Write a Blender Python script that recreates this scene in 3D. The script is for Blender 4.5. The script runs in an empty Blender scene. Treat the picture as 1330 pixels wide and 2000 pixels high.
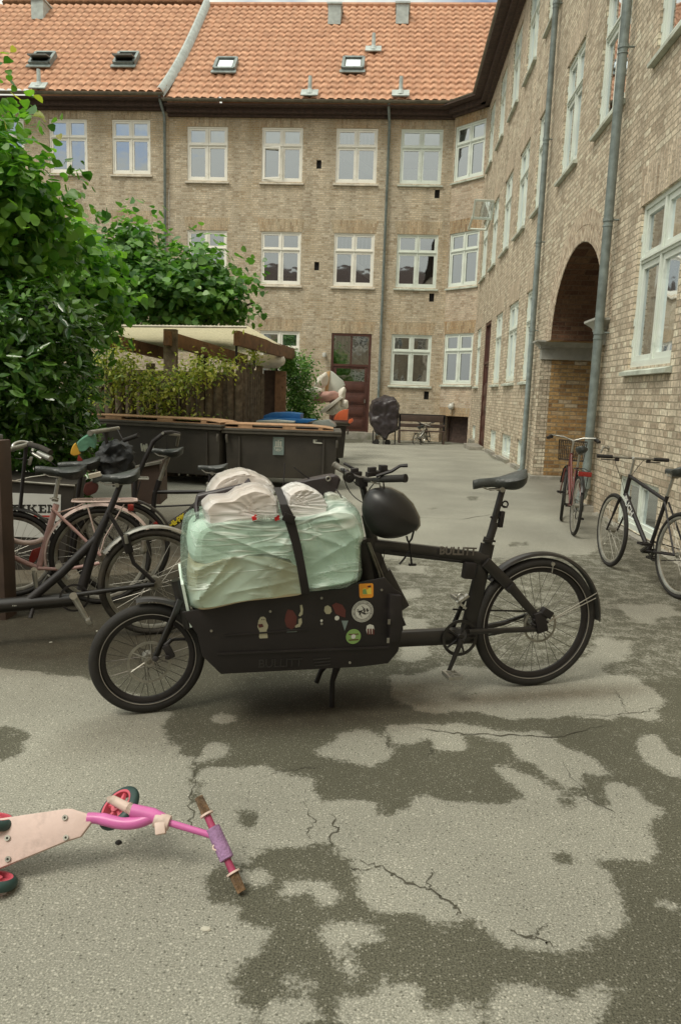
import bpy, math, random
import numpy as np
from mathutils import Vector, Matrix, noise as mnoise
random.seed(7); rng = np.random.default_rng(11)
PI = math.pi
S = bpy.context.scene
COL = S.collection
# ------------------------------------------------------------------ camera
FPX = 1440.0; CX, CY = 665.0, 1000.0; EYE = 1.52          # focal length and centre in photo pixels, eye height in metres
_Y = np.array([97.5, -228, FPX]); _Y /= np.linalg.norm(_Y)
_D = np.array([-302, (FPX*FPX-302*97.5)/228, FPX]); _D /= np.linalg.norm(_D)
RC = np.array([np.cross(_Y, -_D), _Y, -_D])                # camera (right, down, forward) -> world
CAM = np.array([0, 0, EYE])
cam = bpy.data.objects.new('camera', bpy.data.cameras.new('camera')); COL.objects.link(cam)
cam.matrix_world = Matrix([[RC[0,0], -RC[0,1], -RC[0,2], 0], [RC[1,0], -RC[1,1], -RC[1,2], 0], [RC[2,0], -RC[2,1], -RC[2,2], EYE], [0,0,0,1]])
cam.data.sensor_fit = 'VERTICAL'; cam.data.sensor_height = 36; cam.data.lens = FPX/2000*36
cam.data.clip_start = .05; cam.data.clip_end = 500
S.camera = cam
# ------------------------------------------------------------------ sky and light
W = bpy.data.worlds.new('World'); S.world = W; W.use_nodes = True
nt = W.node_tree; nt.nodes.clear(); nl = nt.links.new
wo = nt.nodes.new('ShaderNodeOutputWorld'); bg = nt.nodes.new('ShaderNodeBackground')
sky = nt.nodes.new('ShaderNodeTexSky'); sky.sky_type = 'NISHITA'; sky.sun_disc = False
SUN_EL, SUN_AZ = 57, 225
sky.sun_elevation = math.radians(SUN_EL); sky.sun_rotation = math.radians(SUN_AZ); sky.air_density = 1.2; sky.dust_density = 1.5
tc = nt.nodes.new('ShaderNodeTexCoord'); nz = nt.nodes.new('ShaderNodeTexNoise'); nz.inputs['Scale'].default_value = 3.2; nz.inputs['Detail'].default_value = 6
nz.inputs['Roughness'].default_value = .55
mp = nt.nodes.new('ShaderNodeMapping'); mp.inputs['Scale'].default_value = (1, 1, 2.2); mp.inputs['Location'].default_value = (.35, .2, .1)
cr = nt.nodes.new('ShaderNodeValToRGB'); cr.color_ramp.elements[0].position = .33; cr.color_ramp.elements[1].position = .47
mx = nt.nodes.new('ShaderNodeMix'); mx.data_type = 'RGBA'; mx.inputs['B'].default_value = (1, 1, 1, 1)
nl(tc.outputs['Generated'], mp.inputs['Vector']); nl(mp.outputs['Vector'], nz.inputs['Vector']); nl(nz.outputs['Fac'], cr.inputs['Fac'])
sx = nt.nodes.new('ShaderNodeSeparateXYZ'); nl(tc.outputs['Generated'], sx.inputs['Vector'])      # overcast sky: three times brighter overhead than at the horizon
mz = nt.nodes.new('ShaderNodeMapRange'); mz.inputs['From Min'].default_value = 0; mz.inputs['From Max'].default_value = 1; mz.inputs['To Min'].default_value = 4.8; mz.inputs['To Max'].default_value = 12.5; nl(sx.outputs['Z'], mz.inputs['Value'])
vz = nt.nodes.new('ShaderNodeVectorMath'); vz.operation = 'SCALE'; vz.inputs[0].default_value = (1.0, 1.0, .88); nl(mz.outputs['Result'], vz.inputs['Scale']); nl(vz.outputs['Vector'], mx.inputs['B'])
nl(cr.outputs['Color'], mx.inputs['Factor']); nl(sky.outputs['Color'], mx.inputs['A']); nl(mx.outputs['Result'], bg.inputs['Color'])
bg.inputs['Strength'].default_value = .1; nl(bg.outputs['Background'], wo.inputs['Surface'])
sl = bpy.data.lights.new('sun', 'SUN'); sl.energy = 1.6; sl.angle = math.radians(20); sl.color = (1, .95, .82)
sun = bpy.data.objects.new('sun', sl); COL.objects.link(sun)
_a = math.radians(SUN_AZ); _e = math.radians(SUN_EL)
sd = Vector((math.sin(_a)*math.cos(_e), math.cos(_a)*math.cos(_e), math.sin(_e)))
sun.rotation_euler = sd.to_track_quat('Z', 'Y').to_euler()
S.view_settings.view_transform = 'Standard'; S.view_settings.look = 'None'; S.view_settings.exposure = 0.35; S.view_settings.gamma = 1
S.cycles.max_bounces = 7; S.cycles.transparent_max_bounces = 24

# ------------------------------------------------------------------ measuring helpers (photo pixel -> metres)
def ray(px, py): return RC @ np.array([px-CX, py-CY, FPX])
def gnd(px, py, z=0.0):
    d = ray(px, py); t = (z-EYE)/d[2]; return CAM + t*d
def onplane(px, py, n, p0):
    d = ray(px, py); n = np.array(n, float); t = n@(np.array(p0, float)-CAM)/(n@d); return CAM + t*d
def atY(px, py, Y): return onplane(px, py, (0, 1, 0), (0, Y, 0))
# ------------------------------------------------------------------ materials
MATS = {}
def node_mat(name):
    m = bpy.data.materials.new(name); m.use_nodes = True
    b = m.node_tree.nodes['Principled BSDF']; return m, m.node_tree.nodes, m.node_tree.links.new, b
def c4(c): return (c[0], c[1], c[2], 1)
def simple(name, col, rough=.5, metal=0.0, var=.25, scale=6.0, bump=.0, bscale=60.0, spec=.5, coat=0.0, dirt=None, dscale=2.5, dpos=(.55, .7)):
    """base colour with two octaves of wear, an optional second dirt colour, and fine bump"""
    if name in MATS: return MATS[name]
    m, N, L, b = node_mat(name)
    t = N.new('ShaderNodeTexCoord'); n = N.new('ShaderNodeTexNoise'); n.inputs['Scale'].default_value = scale; n.inputs['Detail'].default_value = 5
    L(t.outputs['Object'], n.inputs['Vector'])
    r = N.new('ShaderNodeMapRange'); r.inputs['From Min'].default_value = .3; r.inputs['From Max'].default_value = .7
    r.inputs['To Min'].default_value = 1-var; r.inputs['To Max'].default_value = 1+var; L(n.outputs['Fac'], r.inputs['Value'])
    x = N.new('ShaderNodeVectorMath'); x.operation = 'SCALE'; x.inputs[0].default_value = col; L(r.outputs['Result'], x.inputs['Scale'])
    out = x.outputs['Vector']
    if dirt:
        n2 = N.new('ShaderNodeTexNoise'); n2.inputs['Scale'].default_value = dscale; n2.inputs['Detail'].default_value = 7; n2.inputs['Roughness'].default_value = .65
        L(t.outputs['Object'], n2.inputs['Vector']); r2 = N.new('ShaderNodeMapRange'); r2.inputs['From Min'].default_value = dpos[0]; r2.inputs['From Max'].default_value = dpos[1]
        L(n2.outputs['Fac'], r2.inputs['Value']); k = N.new('ShaderNodeMix'); k.data_type = 'RGBA'; L(r2.outputs['Result'], k.inputs['Factor'])
        L(out, k.inputs['A']); k.inputs['B'].default_value = c4(dirt); out = k.outputs['Result']
    L(out, b.inputs['Base Color'])
    r3 = N.new('ShaderNodeMapRange'); r3.inputs['To Min'].default_value = max(.03, rough-.12); r3.inputs['To Max'].default_value = min(1, rough+.15)
    L(n.outputs['Fac'], r3.inputs['Value']); L(r3.outputs['Result'], b.inputs['Roughness'])
    b.inputs['Metallic'].default_value = metal; b.inputs['Specular IOR Level'].default_value = spec; b.inputs['Coat Weight'].default_value = coat
    if bump:
        n3 = N.new('ShaderNodeTexNoise'); n3.inputs['Scale'].default_value = bscale; n3.inputs['Detail'].default_value = 4; L(t.outputs['Object'], n3.inputs['Vector'])
        bp = N.new('ShaderNodeBump'); bp.inputs['Strength'].default_value = bump; bp.inputs['Distance'].default_value = .01; L(n3.outputs['Fac'], bp.inputs['Height']); L(bp.outputs['Normal'], b.inputs['Normal'])
    MATS[name] = m; return m

def brick_mat(name, axis, c1, c2, mortar, tint=(.30, .17, .07), tamt=.5, zlo=None, soldier=False, squash=True, dist=.01, pale=(.50, .42, .30)):
    """bricks laid along a horizontal axis vector; tint = warmer old bricks in patches"""
    m, N, L, b = node_mat(name)
    t = N.new('ShaderNodeTexCoord'); 
    nd = N.new('ShaderNodeTexNoise'); nd.inputs['Scale'].default_value = 5; nd.inputs['Detail'].default_value = 3; L(t.outputs['Object'], nd.inputs['Vector'])
    vs = N.new('ShaderNodeVectorMath'); vs.operation = 'MULTIPLY_ADD'; vs.inputs[1].default_value = (dist*2,)*3; L(nd.outputs['Color'], vs.inputs[0]); L(t.outputs['Object'], vs.inputs[2])
    d = N.new('ShaderNodeVectorMath'); d.operation = 'DOT_PRODUCT'; d.inputs[1].default_value = axis; L(vs.outputs['Vector'], d.inputs[0])
    sp = N.new('ShaderNodeSeparateXYZ'); L(vs.outputs['Vector'], sp.inputs['Vector'])
    cb = N.new('ShaderNodeCombineXYZ')
    if soldier: L(sp.outputs['Z'], cb.inputs['X']); L(d.outputs['Value'], cb.inputs['Y'])
    else: L(d.outputs['Value'], cb.inputs['X']); L(sp.outputs['Z'], cb.inputs['Y'])
    bk = N.new('ShaderNodeTexBrick'); L(cb.outputs['Vector'], bk.inputs['Vector'])
    bk.inputs['Scale'].default_value = 1; bk.inputs['Brick Width'].default_value = .24; bk.inputs['Row Height'].default_value = .074
    bk.inputs['Mortar Size'].default_value = .007; bk.inputs['Mortar Smooth'].default_value = .25; bk.inputs['Bias'].default_value = 0
    bk.offset = .5; bk.squash = .5 if squash else 1; bk.squash_frequency = 2
    bk.inputs['Color1'].default_value = (0, 0, 0, 1); bk.inputs['Color2'].default_value = (1, 1, 1, 1); bk.inputs['Mortar'].default_value = (.5, .5, .5, 1)
    ramp = N.new('ShaderNodeValToRGB'); e = ramp.color_ramp.elements; e[0].position = .0; e[0].color = c4(c2); e[1].position = 1; e[1].color = c4(pale)
    a = ramp.color_ramp.elements.new(.45); a.color = c4(c1); a = ramp.color_ramp.elements.new(.8); a.color = c4([x*1.12 for x in c1])
    L(bk.outputs['Color'], ramp.inputs['Fac'])
    n1 = N.new('ShaderNodeTexNoise'); n1.inputs['Scale'].default_value = .8; n1.inputs['Detail'].default_value = 8; n1.inputs['Roughness'].default_value = .62; L(t.outputs['Object'], n1.inputs['Vector'])
    r1 = N.new('ShaderNodeMapRange'); r1.inputs['From Min'].default_value = .48; r1.inputs['From Max'].default_value = .7; r1.inputs['To Max'].default_value = tamt; L(n1.outputs['Fac'], r1.inputs['Value'])
    fac = r1.outputs['Result']
    if zlo is not None:      # weathered brick near the eaves: a real stain, tied to height
        sz = N.new('ShaderNodeSeparateXYZ'); L(t.outputs['Object'], sz.inputs['Vector'])
        rz = N.new('ShaderNodeMapRange'); rz.inputs['From Min'].default_value = zlo; rz.inputs['From Max'].default_value = zlo+1.2; rz.inputs['To Max'].default_value = .7; L(sz.outputs['Z'], rz.inputs['Value'])
        ad = N.new('ShaderNodeMath'); ad.operation = 'MULTIPLY_ADD'; ad.use_clamp = True; L(rz.outputs['Result'], ad.inputs[0]); L(n1.outputs['Fac'], ad.inputs[1]); L(fac, ad.inputs[2]); fac = ad.outputs['Value']
    k = N.new('ShaderNodeMix'); k.data_type = 'RGBA'; L(fac, k.inputs['Factor']); L(ramp.outputs['Color'], k.inputs['A']); k.inputs['B'].default_value = c4(tint)
    n2 = N.new('ShaderNodeTexNoise'); n2.inputs['Scale'].default_value = 22; n2.inputs['Detail'].default_value = 4; L(t.outputs['Object'], n2.inputs['Vector'])
    r2 = N.new('ShaderNodeMapRange'); r2.inputs['From Min'].default_value = .3; r2.inputs['From Max'].default_value = .7; r2.inputs['To Min'].default_value = .72; r2.inputs['To Max'].default_value = 1.25; L(n2.outputs['Fac'], r2.inputs['Value'])
    sc = N.new('ShaderNodeVectorMath'); sc.operation = 'SCALE'; L(k.outputs['Result'], sc.inputs[0]); L(r2.outputs['Result'], sc.inputs['Scale'])
    ms_ = N.new('ShaderNodeMapping'); ms_.inputs['Scale'].default_value = (2.6, 2.6, .22); L(t.outputs['Object'], ms_.inputs['Vector']); n4 = N.new('ShaderNodeTexNoise'); n4.inputs['Scale'].default_value = 1; n4.inputs['Detail'].default_value = 6; L(ms_.outputs['Vector'], n4.inputs['Vector'])
    r4 = N.new('ShaderNodeMapRange'); r4.inputs['From Min'].default_value = .34; r4.inputs['From Max'].default_value = .62; r4.inputs['To Min'].default_value = .80; r4.inputs['To Max'].default_value = 1.06; L(n4.outputs['Fac'], r4.inputs['Value']); sc4 = N.new('ShaderNodeVectorMath'); sc4.operation = 'SCALE'; L(sc.outputs['Vector'], sc4.inputs[0]); L(r4.outputs['Result'], sc4.inputs['Scale']); sc = sc4
    k2 = N.new('ShaderNodeMix'); k2.data_type = 'RGBA'; L(bk.outputs['Fac'], k2.inputs['Factor']); L(sc.outputs['Vector'], k2.inputs['A']); k2.inputs['B'].default_value = c4(mortar)
    L(k2.outputs['Result'], b.inputs['Base Color']); b.inputs['Roughness'].default_value = .9; b.inputs['Specular IOR Level'].default_value = .2
    iv = N.new('ShaderNodeMath'); iv.operation = 'MULTIPLY_ADD'; iv.inputs[1].default_value = -1.0; L(bk.outputs['Fac'], iv.inputs[0]); L(n2.outputs['Fac'], iv.inputs[2])
    bp = N.new('ShaderNodeBump'); bp.inputs['Strength'].default_value = .9; bp.inputs['Distance'].default_value = .012; L(iv.outputs['Value'], bp.inputs['Height']); L(bp.outputs['Normal'], b.inputs['Normal'])
    MATS[name] = m; return m

def leaf_mat(name, c1, c2, rough=.45, trans=.35):
    m, N, L, b = node_mat(name)
    g = N.new('ShaderNodeNewGeometry'); ramp = N.new('ShaderNodeValToRGB'); e = ramp.color_ramp.elements
    e[0].color = c4(c1); e[1].color = c4(c2); a = e.new(.9); a.color = c4([c2[0]*1.5, c2[1]*1.15, c2[2]*1.1]); L(g.outputs['Random Per Island'], ramp.inputs['Fac'])
    t = N.new('ShaderNodeTexCoord'); n = N.new('ShaderNodeTexNoise'); n.inputs['Scale'].default_value = 1.6; n.inputs['Detail'].default_value = 3; L(t.outputs['Object'], n.inputs['Vector'])
    r = N.new('ShaderNodeMapRange'); r.inputs['From Min'].default_value = .3; r.inputs['From Max'].default_value = .7; r.inputs['To Min'].default_value = .7; r.inputs['To Max'].default_value = 1.3; L(n.outputs['Fac'], r.inputs['Value'])
    sc = N.new('ShaderNodeVectorMath'); sc.operation = 'SCALE'; L(ramp.outputs['Color'], sc.inputs[0]); L(r.outputs['Result'], sc.inputs['Scale'])
    L(sc.outputs['Vector'], b.inputs['Base Color']); b.inputs['Roughness'].default_value = rough
    tr = N.new('ShaderNodeBsdfTranslucent'); sc2 = N.new('ShaderNodeVectorMath'); sc2.operation = 'MULTIPLY'; sc2.inputs[1].default_value = (1.2, 1.5, .5); L(sc.outputs['Vector'], sc2.inputs[0]); L(sc2.outputs['Vector'], tr.inputs['Color'])
    ms = N.new('ShaderNodeMixShader'); ms.inputs['Fac'].default_value = trans; L(b.outputs['BSDF'], ms.inputs[1]); L(tr.outputs['BSDF'], ms.inputs[2])
    L(ms.outputs['Shader'], N['Material Output'].inputs['Surface']); MATS[name] = m; return m

def glass_mat():
    m, N, L, b = node_mat('window_glass')
    b.inputs['Base Color'].default_value = (.6, .65, .65, 1); 
    tr = N.new('ShaderNodeBsdfTransparent'); tr.inputs['Color'].default_value = (.62, .66, .64, 1)
    gl = N.new('ShaderNodeBsdfGlossy'); gl.inputs['Roughness'].default_value = .03; gl.inputs['Color'].default_value = (.9, .95, 1, 1)
    t = N.new('ShaderNodeTexCoord'); n = N.new('ShaderNodeTexNoise'); n.inputs['Scale'].default_value = 1.6; L(t.outputs['Object'], n.inputs['Vector'])
    bp = N.new('ShaderNodeBump'); bp.inputs['Strength'].default_value = .25; bp.inputs['Distance'].default_value = .02; L(n.outputs['Fac'], bp.inputs['Height']); L(bp.outputs['Normal'], gl.inputs['Normal'])
    fr = N.new('ShaderNodeFresnel'); fr.inputs['IOR'].default_value = 1.9
    mu = N.new('ShaderNodeMath'); mu.operation = 'MULTIPLY_ADD'; mu.inputs[1].default_value = 1.4; mu.inputs[2].default_value = .32; mu.use_clamp = True; L(fr.outputs['Fac'], mu.inputs[0])
    ms = N.new('ShaderNodeMixShader'); L(mu.outputs['Value'], ms.inputs['Fac']); L(tr.outputs['BSDF'], ms.inputs[1]); L(gl.outputs['BSDF'], ms.inputs[2])
    L(ms.outputs['Shader'], N['Material Output'].inputs['Surface']); MATS['window_glass'] = m; return m

def plastic_film(name, tint, clear, rough=.16, rot=.6, white=(.80, .84, .78)):
    """thin milky plastic film, cloudy along stretched diagonal folds and clear between them"""
    m, N, L, b = node_mat(name)
    t = N.new('ShaderNodeTexCoord'); fac = []
    for i, (ang, sc, dist, dt) in enumerate(((rot, (1.3, 2, 9), .9, 3), (-.55, (1.2, 2, 7), 1.2, 2), (.15, (3.0, 3, 3.0), .6, 3))):
        mp = N.new('ShaderNodeMapping'); mp.inputs['Rotation'].default_value = (0, ang, 0); mp.inputs['Scale'].default_value = sc; mp.inputs['Location'].default_value = (i*3.1, 0, i*1.7); L(t.outputs['Object'], mp.inputs['Vector'])
        n = N.new('ShaderNodeTexNoise'); n.inputs['Scale'].default_value = 1; n.inputs['Detail'].default_value = dt; n.inputs['Roughness'].default_value = .5; n.inputs['Distortion'].default_value = dist; L(mp.outputs['Vector'], n.inputs['Vector'])
        if i < 2:      # ridge: bright crease where the noise crosses its mean
            a = N.new('ShaderNodeMath'); a.operation = 'SUBTRACT'; a.inputs[1].default_value = .5; L(n.outputs['Fac'], a.inputs[0]); a2 = N.new('ShaderNodeMath'); a2.operation = 'ABSOLUTE'; L(a.outputs['Value'], a2.inputs[0])
            r = N.new('ShaderNodeMapRange'); r.inputs['From Min'].default_value = 0; r.inputs['From Max'].default_value = .03; r.inputs['To Min'].default_value = .75; r.inputs['To Max'].default_value = 0; L(a2.outputs['Value'], r.inputs['Value']); fac.append(r.outputs['Result'])
        else: fac.append(n.outputs['Fac'])
    mx_ = N.new('ShaderNodeMath'); mx_.operation = 'MAXIMUM'; L(fac[0], mx_.inputs[0]); L(fac[1], mx_.inputs[1])
    gate = N.new('ShaderNodeMapRange'); gate.inputs['From Min'].default_value = .42; gate.inputs['From Max'].default_value = .62; L(fac[2], gate.inputs['Value'])
    cr_ = N.new('ShaderNodeMath'); cr_.operation = 'MULTIPLY'; L(mx_.outputs['Value'], cr_.inputs[0]); L(gate.outputs['Result'], cr_.inputs[1])
    base = N.new('ShaderNodeMix'); base.data_type = 'RGBA'; L(gate.outputs['Result'], base.inputs['Factor']); base.inputs['A'].default_value = c4([x*.78 for x in tint]); base.inputs['B'].default_value = c4([min(.85, x*1.2) for x in tint])
    k = N.new('ShaderNodeMix'); k.data_type = 'RGBA'; L(cr_.outputs['Value'], k.inputs['Factor']); L(base.outputs['Result'], k.inputs['A']); k.inputs['B'].default_value = c4(white); L(k.outputs['Result'], b.inputs['Base Color'])
    b.inputs['Roughness'].default_value = rough; b.inputs['Specular IOR Level'].default_value = .8
    hs_ = N.new('ShaderNodeMath'); hs_.operation = 'MULTIPLY_ADD'; hs_.inputs[1].default_value = .6; L(mx_.outputs['Value'], hs_.inputs[0]); L(fac[2], hs_.inputs[2])
    bp = N.new('ShaderNodeBump'); bp.inputs['Strength'].default_value = .55; bp.inputs['Distance'].default_value = .012; L(hs_.outputs['Value'], bp.inputs['Height']); L(bp.outputs['Normal'], b.inputs['Normal'])
    r = N.new('ShaderNodeMath'); r.operation = 'MULTIPLY_ADD'; r.use_clamp = True; r.inputs[1].default_value = -clear*.8; r.inputs[2].default_value = clear; L(cr_.outputs['Value'], r.inputs[0])
    r2 = N.new('ShaderNodeMath'); r2.operation = 'MULTIPLY_ADD'; r2.use_clamp = True; r2.inputs[1].default_value = -clear*.4; L(gate.outputs['Result'], r2.inputs[0]); L(r.outputs['Value'], r2.inputs[2])
    tr = N.new('ShaderNodeBsdfTransparent'); tr.inputs['Color'].default_value = (.88, .965, .915, 1) if tint[1] > tint[0]*1.2 else (.95, .95, .94, 1)
    ms = N.new('ShaderNodeMixShader'); L(r2.outputs['Value'], ms.inputs['Fac']); L(b.outputs['BSDF'], ms.inputs[1]); L(tr.outputs['BSDF'], ms.inputs[2]); L(ms.outputs['Shader'], N['Material Output'].inputs['Surface'])
    MATS[name] = m; return m

# ------------------------------------------------------------------ mesh builder
class MB:
    def __init__(s): s.v = []; s.f = []
    def add(s, vs, fs):
        o = len(s.v); s.v += [tuple(map(float, p)) for p in vs]; s.f += [tuple(i+o for i in f) for f in fs]; return s
    def quad(s, a, b, c, d): return s.add([a, b, c, d], [(0, 1, 2, 3)])
    def box(s, x0, x1, y0, y1, z0, z1):
        return s.add([(x0,y0,z0),(x1,y0,z0),(x1,y1,z0),(x0,y1,z0),(x0,y0,z1),(x1,y0,z1),(x1,y1,z1),(x0,y1,z1)],
                     [(0,3,2,1),(4,5,6,7),(0,1,5,4),(1,2,6,5),(2,3,7,6),(3,0,4,7)])
    def obox(s, c, ax, ay, az, hx, hy, hz):
        c = Vector(c); ax, ay, az = Vector(ax).normalized()*hx, Vector(ay).normalized()*hy, Vector(az).normalized()*hz
        return s.add([c+i*ax+j*ay+k*az for k in (-1, 1) for i, j in ((-1,-1),(1,-1),(1,1),(-1,1))], [(0,3,2,1),(4,5,6,7),(0,1,5,4),(1,2,6,5),(2,3,7,6),(3,0,4,7)])
    def tube(s, pts, r, n=10, cap=True, flat=1.0):
        pts = [Vector(p) for p in pts]; rs = r if isinstance(r, (list, tuple)) else [r]*len(pts)
        vs, fs = [], []; up = None
        for i, p in enumerate(pts):
            d = (pts[min(i+1, len(pts)-1)]-pts[max(i-1, 0)]).normalized()
            if up is None: up = Vector((0, 0, 1)) if abs(d.z) < .9 else Vector((1, 0, 0))
            a = d.cross(up).normalized(); bb = a.cross(d).normalized(); up = bb
            for k in range(n):
                t = 2*PI*k/n; vs.append(p+a*math.cos(t)*rs[i]*flat+bb*math.sin(t)*rs[i])
        for i in range(len(pts)-1):
            for k in range(n):
                fs.append((i*n+k, i*n+(k+1) % n, (i+1)*n+(k+1) % n, (i+1)*n+k))
        if cap: fs.append(tuple(range(n-1, -1, -1))); fs.append(tuple((len(pts)-1)*n+k for k in range(n)))
        return s.add(vs, fs)
    def cyl(s, a, b, r, n=16, r2=None): return s.tube([a, b], [r, r if r2 is None else r2], n)
    def ring(s, c, R, prof, axis='y', n=64, a0=0, a1=2*PI):
        """revolve profile [(radial offset, axial)] about the y axis through c, in the x-z plane"""
        full = abs(a1-a0-2*PI) < 1e-6; m = n if full else n+1; k = len(prof); vs = []
        for i in range(m):
            t = a0+(a1-a0)*i/n
            for (dr, ya) in prof: vs.append((c[0]+(R+dr)*math.cos(t), c[1]+ya, c[2]+(R+dr)*math.sin(t)))
        fs = []
        for i in range(n):
            j = (i+1) % m
            for q in range(k): fs.append((i*k+q, i*k+(q+1) % k, j*k+(q+1) % k, j*k+q))
        if not full: fs += [tuple(range(k-1, -1, -1)), tuple((m-1)*k+q for q in range(k))]
        return s.add(vs, fs)
    def torus(s, c, R, r, n=64, k=10, flat=1.0, a0=0, a1=2*PI): return s.ring(c, R, [(r*math.cos(2*PI*q/k), r*flat*math.sin(2*PI*q/k)) for q in range(k)], n=n, a0=a0, a1=a1)
    def prism(s, poly, y0, y1):
        """poly [(x,z)] extruded along y"""
        n = len(poly); vs = [(p[0], y0, p[1]) for p in poly]+[(p[0], y1, p[1]) for p in poly]
        fs = [tuple(range(n)), tuple(range(2*n-1, n-1, -1))]+[(i, (i+1) % n+0, (i+1) % n+n, i+n)[::-1] for i in range(n)]
        return s.add(vs, fs)
    def lathe(s, c, prof, n=20, sx=1, sy=1):
        vs = []; k = len(prof)
        for i in range(n):
            t = 2*PI*i/n
            for (r, z) in prof: vs.append((c[0]+r*math.cos(t)*sx, c[1]+r*math.sin(t)*sy, c[2]+z))
        fs = [(i*k+q, ((i+1) % n)*k+q, ((i+1) % n)*k+q+1, i*k+q+1) for i in range(n) for q in range(k-1)]
        return s.add(vs, fs)
    def build(s, name, mat, parent=None, smooth=False, bevel=0.0, mesh_only=False):
        me = bpy.data.meshes.new(name); me.from_pydata(s.v, [], s.f)
        import bmesh
        bm = bmesh.new(); bm.from_mesh(me); bmesh.ops.recalc_face_normals(bm, faces=bm.faces)
        if bevel: bmesh.ops.bevel(bm, geom=[e for e in bm.edges if e.is_manifold and e.calc_face_angle(0) > .6], offset=bevel, segments=2, affect='EDGES', profile=.6, clamp_overlap=True)
        bm.to_mesh(me); bm.free()
        if smooth or bevel:
            me.shade_smooth(); me.set_sharp_from_angle(angle=math.radians(42))
        me.materials.append(mat if not isinstance(mat, str) else MATS[mat])
        return me if mesh_only else link(name, me, parent)
def link(name, me, parent=None):
    o = bpy.data.objects.new(name, me); COL.objects.link(o)
    if parent is not None: o.parent = parent
    return o
def tag(o, label=None, cat=None, group=None, kind=None):
    if label: o['label'] = label
    if cat: o['category'] = cat
    if group: o['group'] = group
    if kind: o['kind'] = kind
    return o
def thing(name, label, cat, loc=(0, 0, 0), rz=0.0, group=None, rot=None):
    o = bpy.data.objects.new(name, None); COL.objects.link(o); o.location = loc; o.empty_display_size = .1
    o.rotation_euler = rot if rot else (0, 0, rz); return tag(o, label, cat, group)
def copy_tree(o, parent=None):
    c = o.copy(); COL.objects.link(c); c.parent = parent
    for ch in list(o.children): copy_tree(ch, c)
    return c
def np_mesh(name, V, F, mat, parent=None, smooth=False):
    """V (n,3), F (m,k) numpy"""
    me = bpy.data.meshes.new(name); me.vertices.add(len(V)); me.vertices.foreach_set('co', V.astype(np.float32).ravel())
    k = F.shape[1]; me.loops.add(F.size); me.loops.foreach_set('vertex_index', F.astype(np.int32).ravel()); me.polygons.add(len(F))
    me.polygons.foreach_set('loop_start', np.arange(0, F.size, k, dtype=np.int32)); me.polygons.foreach_set('loop_total', np.full(len(F), k, dtype=np.int32))
    me.update(calc_edges=True); me.validate()
    if smooth: me.shade_smooth()
    me.materials.append(MATS[mat] if isinstance(mat, str) else mat); return link(name, me, parent)
def text_mesh(name, body, mat, parent, size, origin, xdir, zdir, extrude=.001, bold=.0, align='CENTER', font_shear=0.0):
    cu = bpy.data.curves.new('t', 'FONT'); cu.body = body; cu.size = size; cu.extrude = extrude; cu.offset = bold; cu.align_x = align; cu.align_y = 'CENTER'; cu.shear = font_shear
    ob = bpy.data.objects.new('t', cu); COL.objects.link(ob); bpy.context.view_layer.update()
    me = bpy.data.meshes.new_from_object(ob.evaluated_get(bpy.context.evaluated_depsgraph_get())); bpy.data.objects.remove(ob)
    me.materials.clear(); me.materials.append(MATS[mat]); o = link(name, me, parent)
    x = Vector(xdir).normalized(); z = Vector(zdir).normalized(); n = x.cross(z)
    o.matrix_local = Matrix(((x.x, z.x, n.x, origin[0]), (x.y, z.y, n.y, origin[1]), (x.z, z.z, n.z, origin[2]), (0, 0, 0, 1))); return o

# material library
simple('white_paint', (.84, .82, .74), .45, var=.06, scale=3, dirt=(.45, .42, .34), dpos=(.6, .8), bump=.05)
simple('green_white_paint', (.72, .77, .70), .45, var=.08, scale=3, dirt=(.36, .42, .36), dpos=(.6, .8), bump=.05)
simple('sill_pale', (.66, .60, .50), .7, var=.15, dirt=(.30, .30, .24), dpos=(.5, .8), bump=.2)
simple('sill_green', (.54, .58, .50), .55, var=.18, dirt=(.24, .26, .2), dpos=(.5, .75), bump=.15)
simple('zinc', (.23, .27, .26), .5, metal=.35, var=.22, scale=9, dirt=(.13, .15, .14), dpos=(.5, .75), bump=.1)
simple('lead_flashing', (.42, .47, .45), .6, metal=.1, var=.2, scale=5, bump=.3, bscale=12)
simple('old_gutter', (.17, .15, .11), .6, var=.3, dirt=(.09, .085, .06), bump=.1)
simple('dark_eave', (.075, .048, .038), .85, var=.4, scale=10, bump=.3)
simple('brown_door_paint', (.085, .03, .02), .5, var=.2, scale=5, dirt=(.045, .02, .015))
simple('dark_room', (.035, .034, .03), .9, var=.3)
simple('curtain_cloth', (.70, .76, .69), .9, var=.12, scale=20)
simple('blind_cloth', (.74, .80, .72), .9, var=.06)
simple('black_void', (.012, .01, .009), .9, var=.3)
simple('concrete', (.30, .28, .24), .9, var=.2, scale=12, bump=.5, dirt=(.16, .16, .11), dpos=(.45, .7))
simple('stucco_grey', (.42, .42, .38), .85, var=.12, scale=8, bump=.3, dirt=(.25, .24, .19), dpos=(.5, .75))
simple('black_metal', (.016, .014, .013), .33, var=.25, scale=12, spec=.6, dirt=(.035, .028, .02), dscale=9, dpos=(.6, .8))
simple('matt_black', (.013, .010, .010), .55, var=.25, scale=8, dirt=(.030, .024, .02), dscale=5, dpos=(.6, .8), bump=.05)
simple('rubber', (.018, .016, .014), .75, var=.3, scale=18, bump=.25, bscale=120, dirt=(.05, .045, .035), dscale=10, dpos=(.6, .85))
simple('worn_rubber', (.035, .03, .024), .85, var=.35, scale=18, bump=.4, bscale=120, dirt=(.08, .065, .045), dscale=8, dpos=(.5, .8))
simple('silver', (.50, .49, .45), .32, metal=.85, var=.15, scale=14, dirt=(.2, .17, .13), dscale=12, dpos=(.55, .8))
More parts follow.
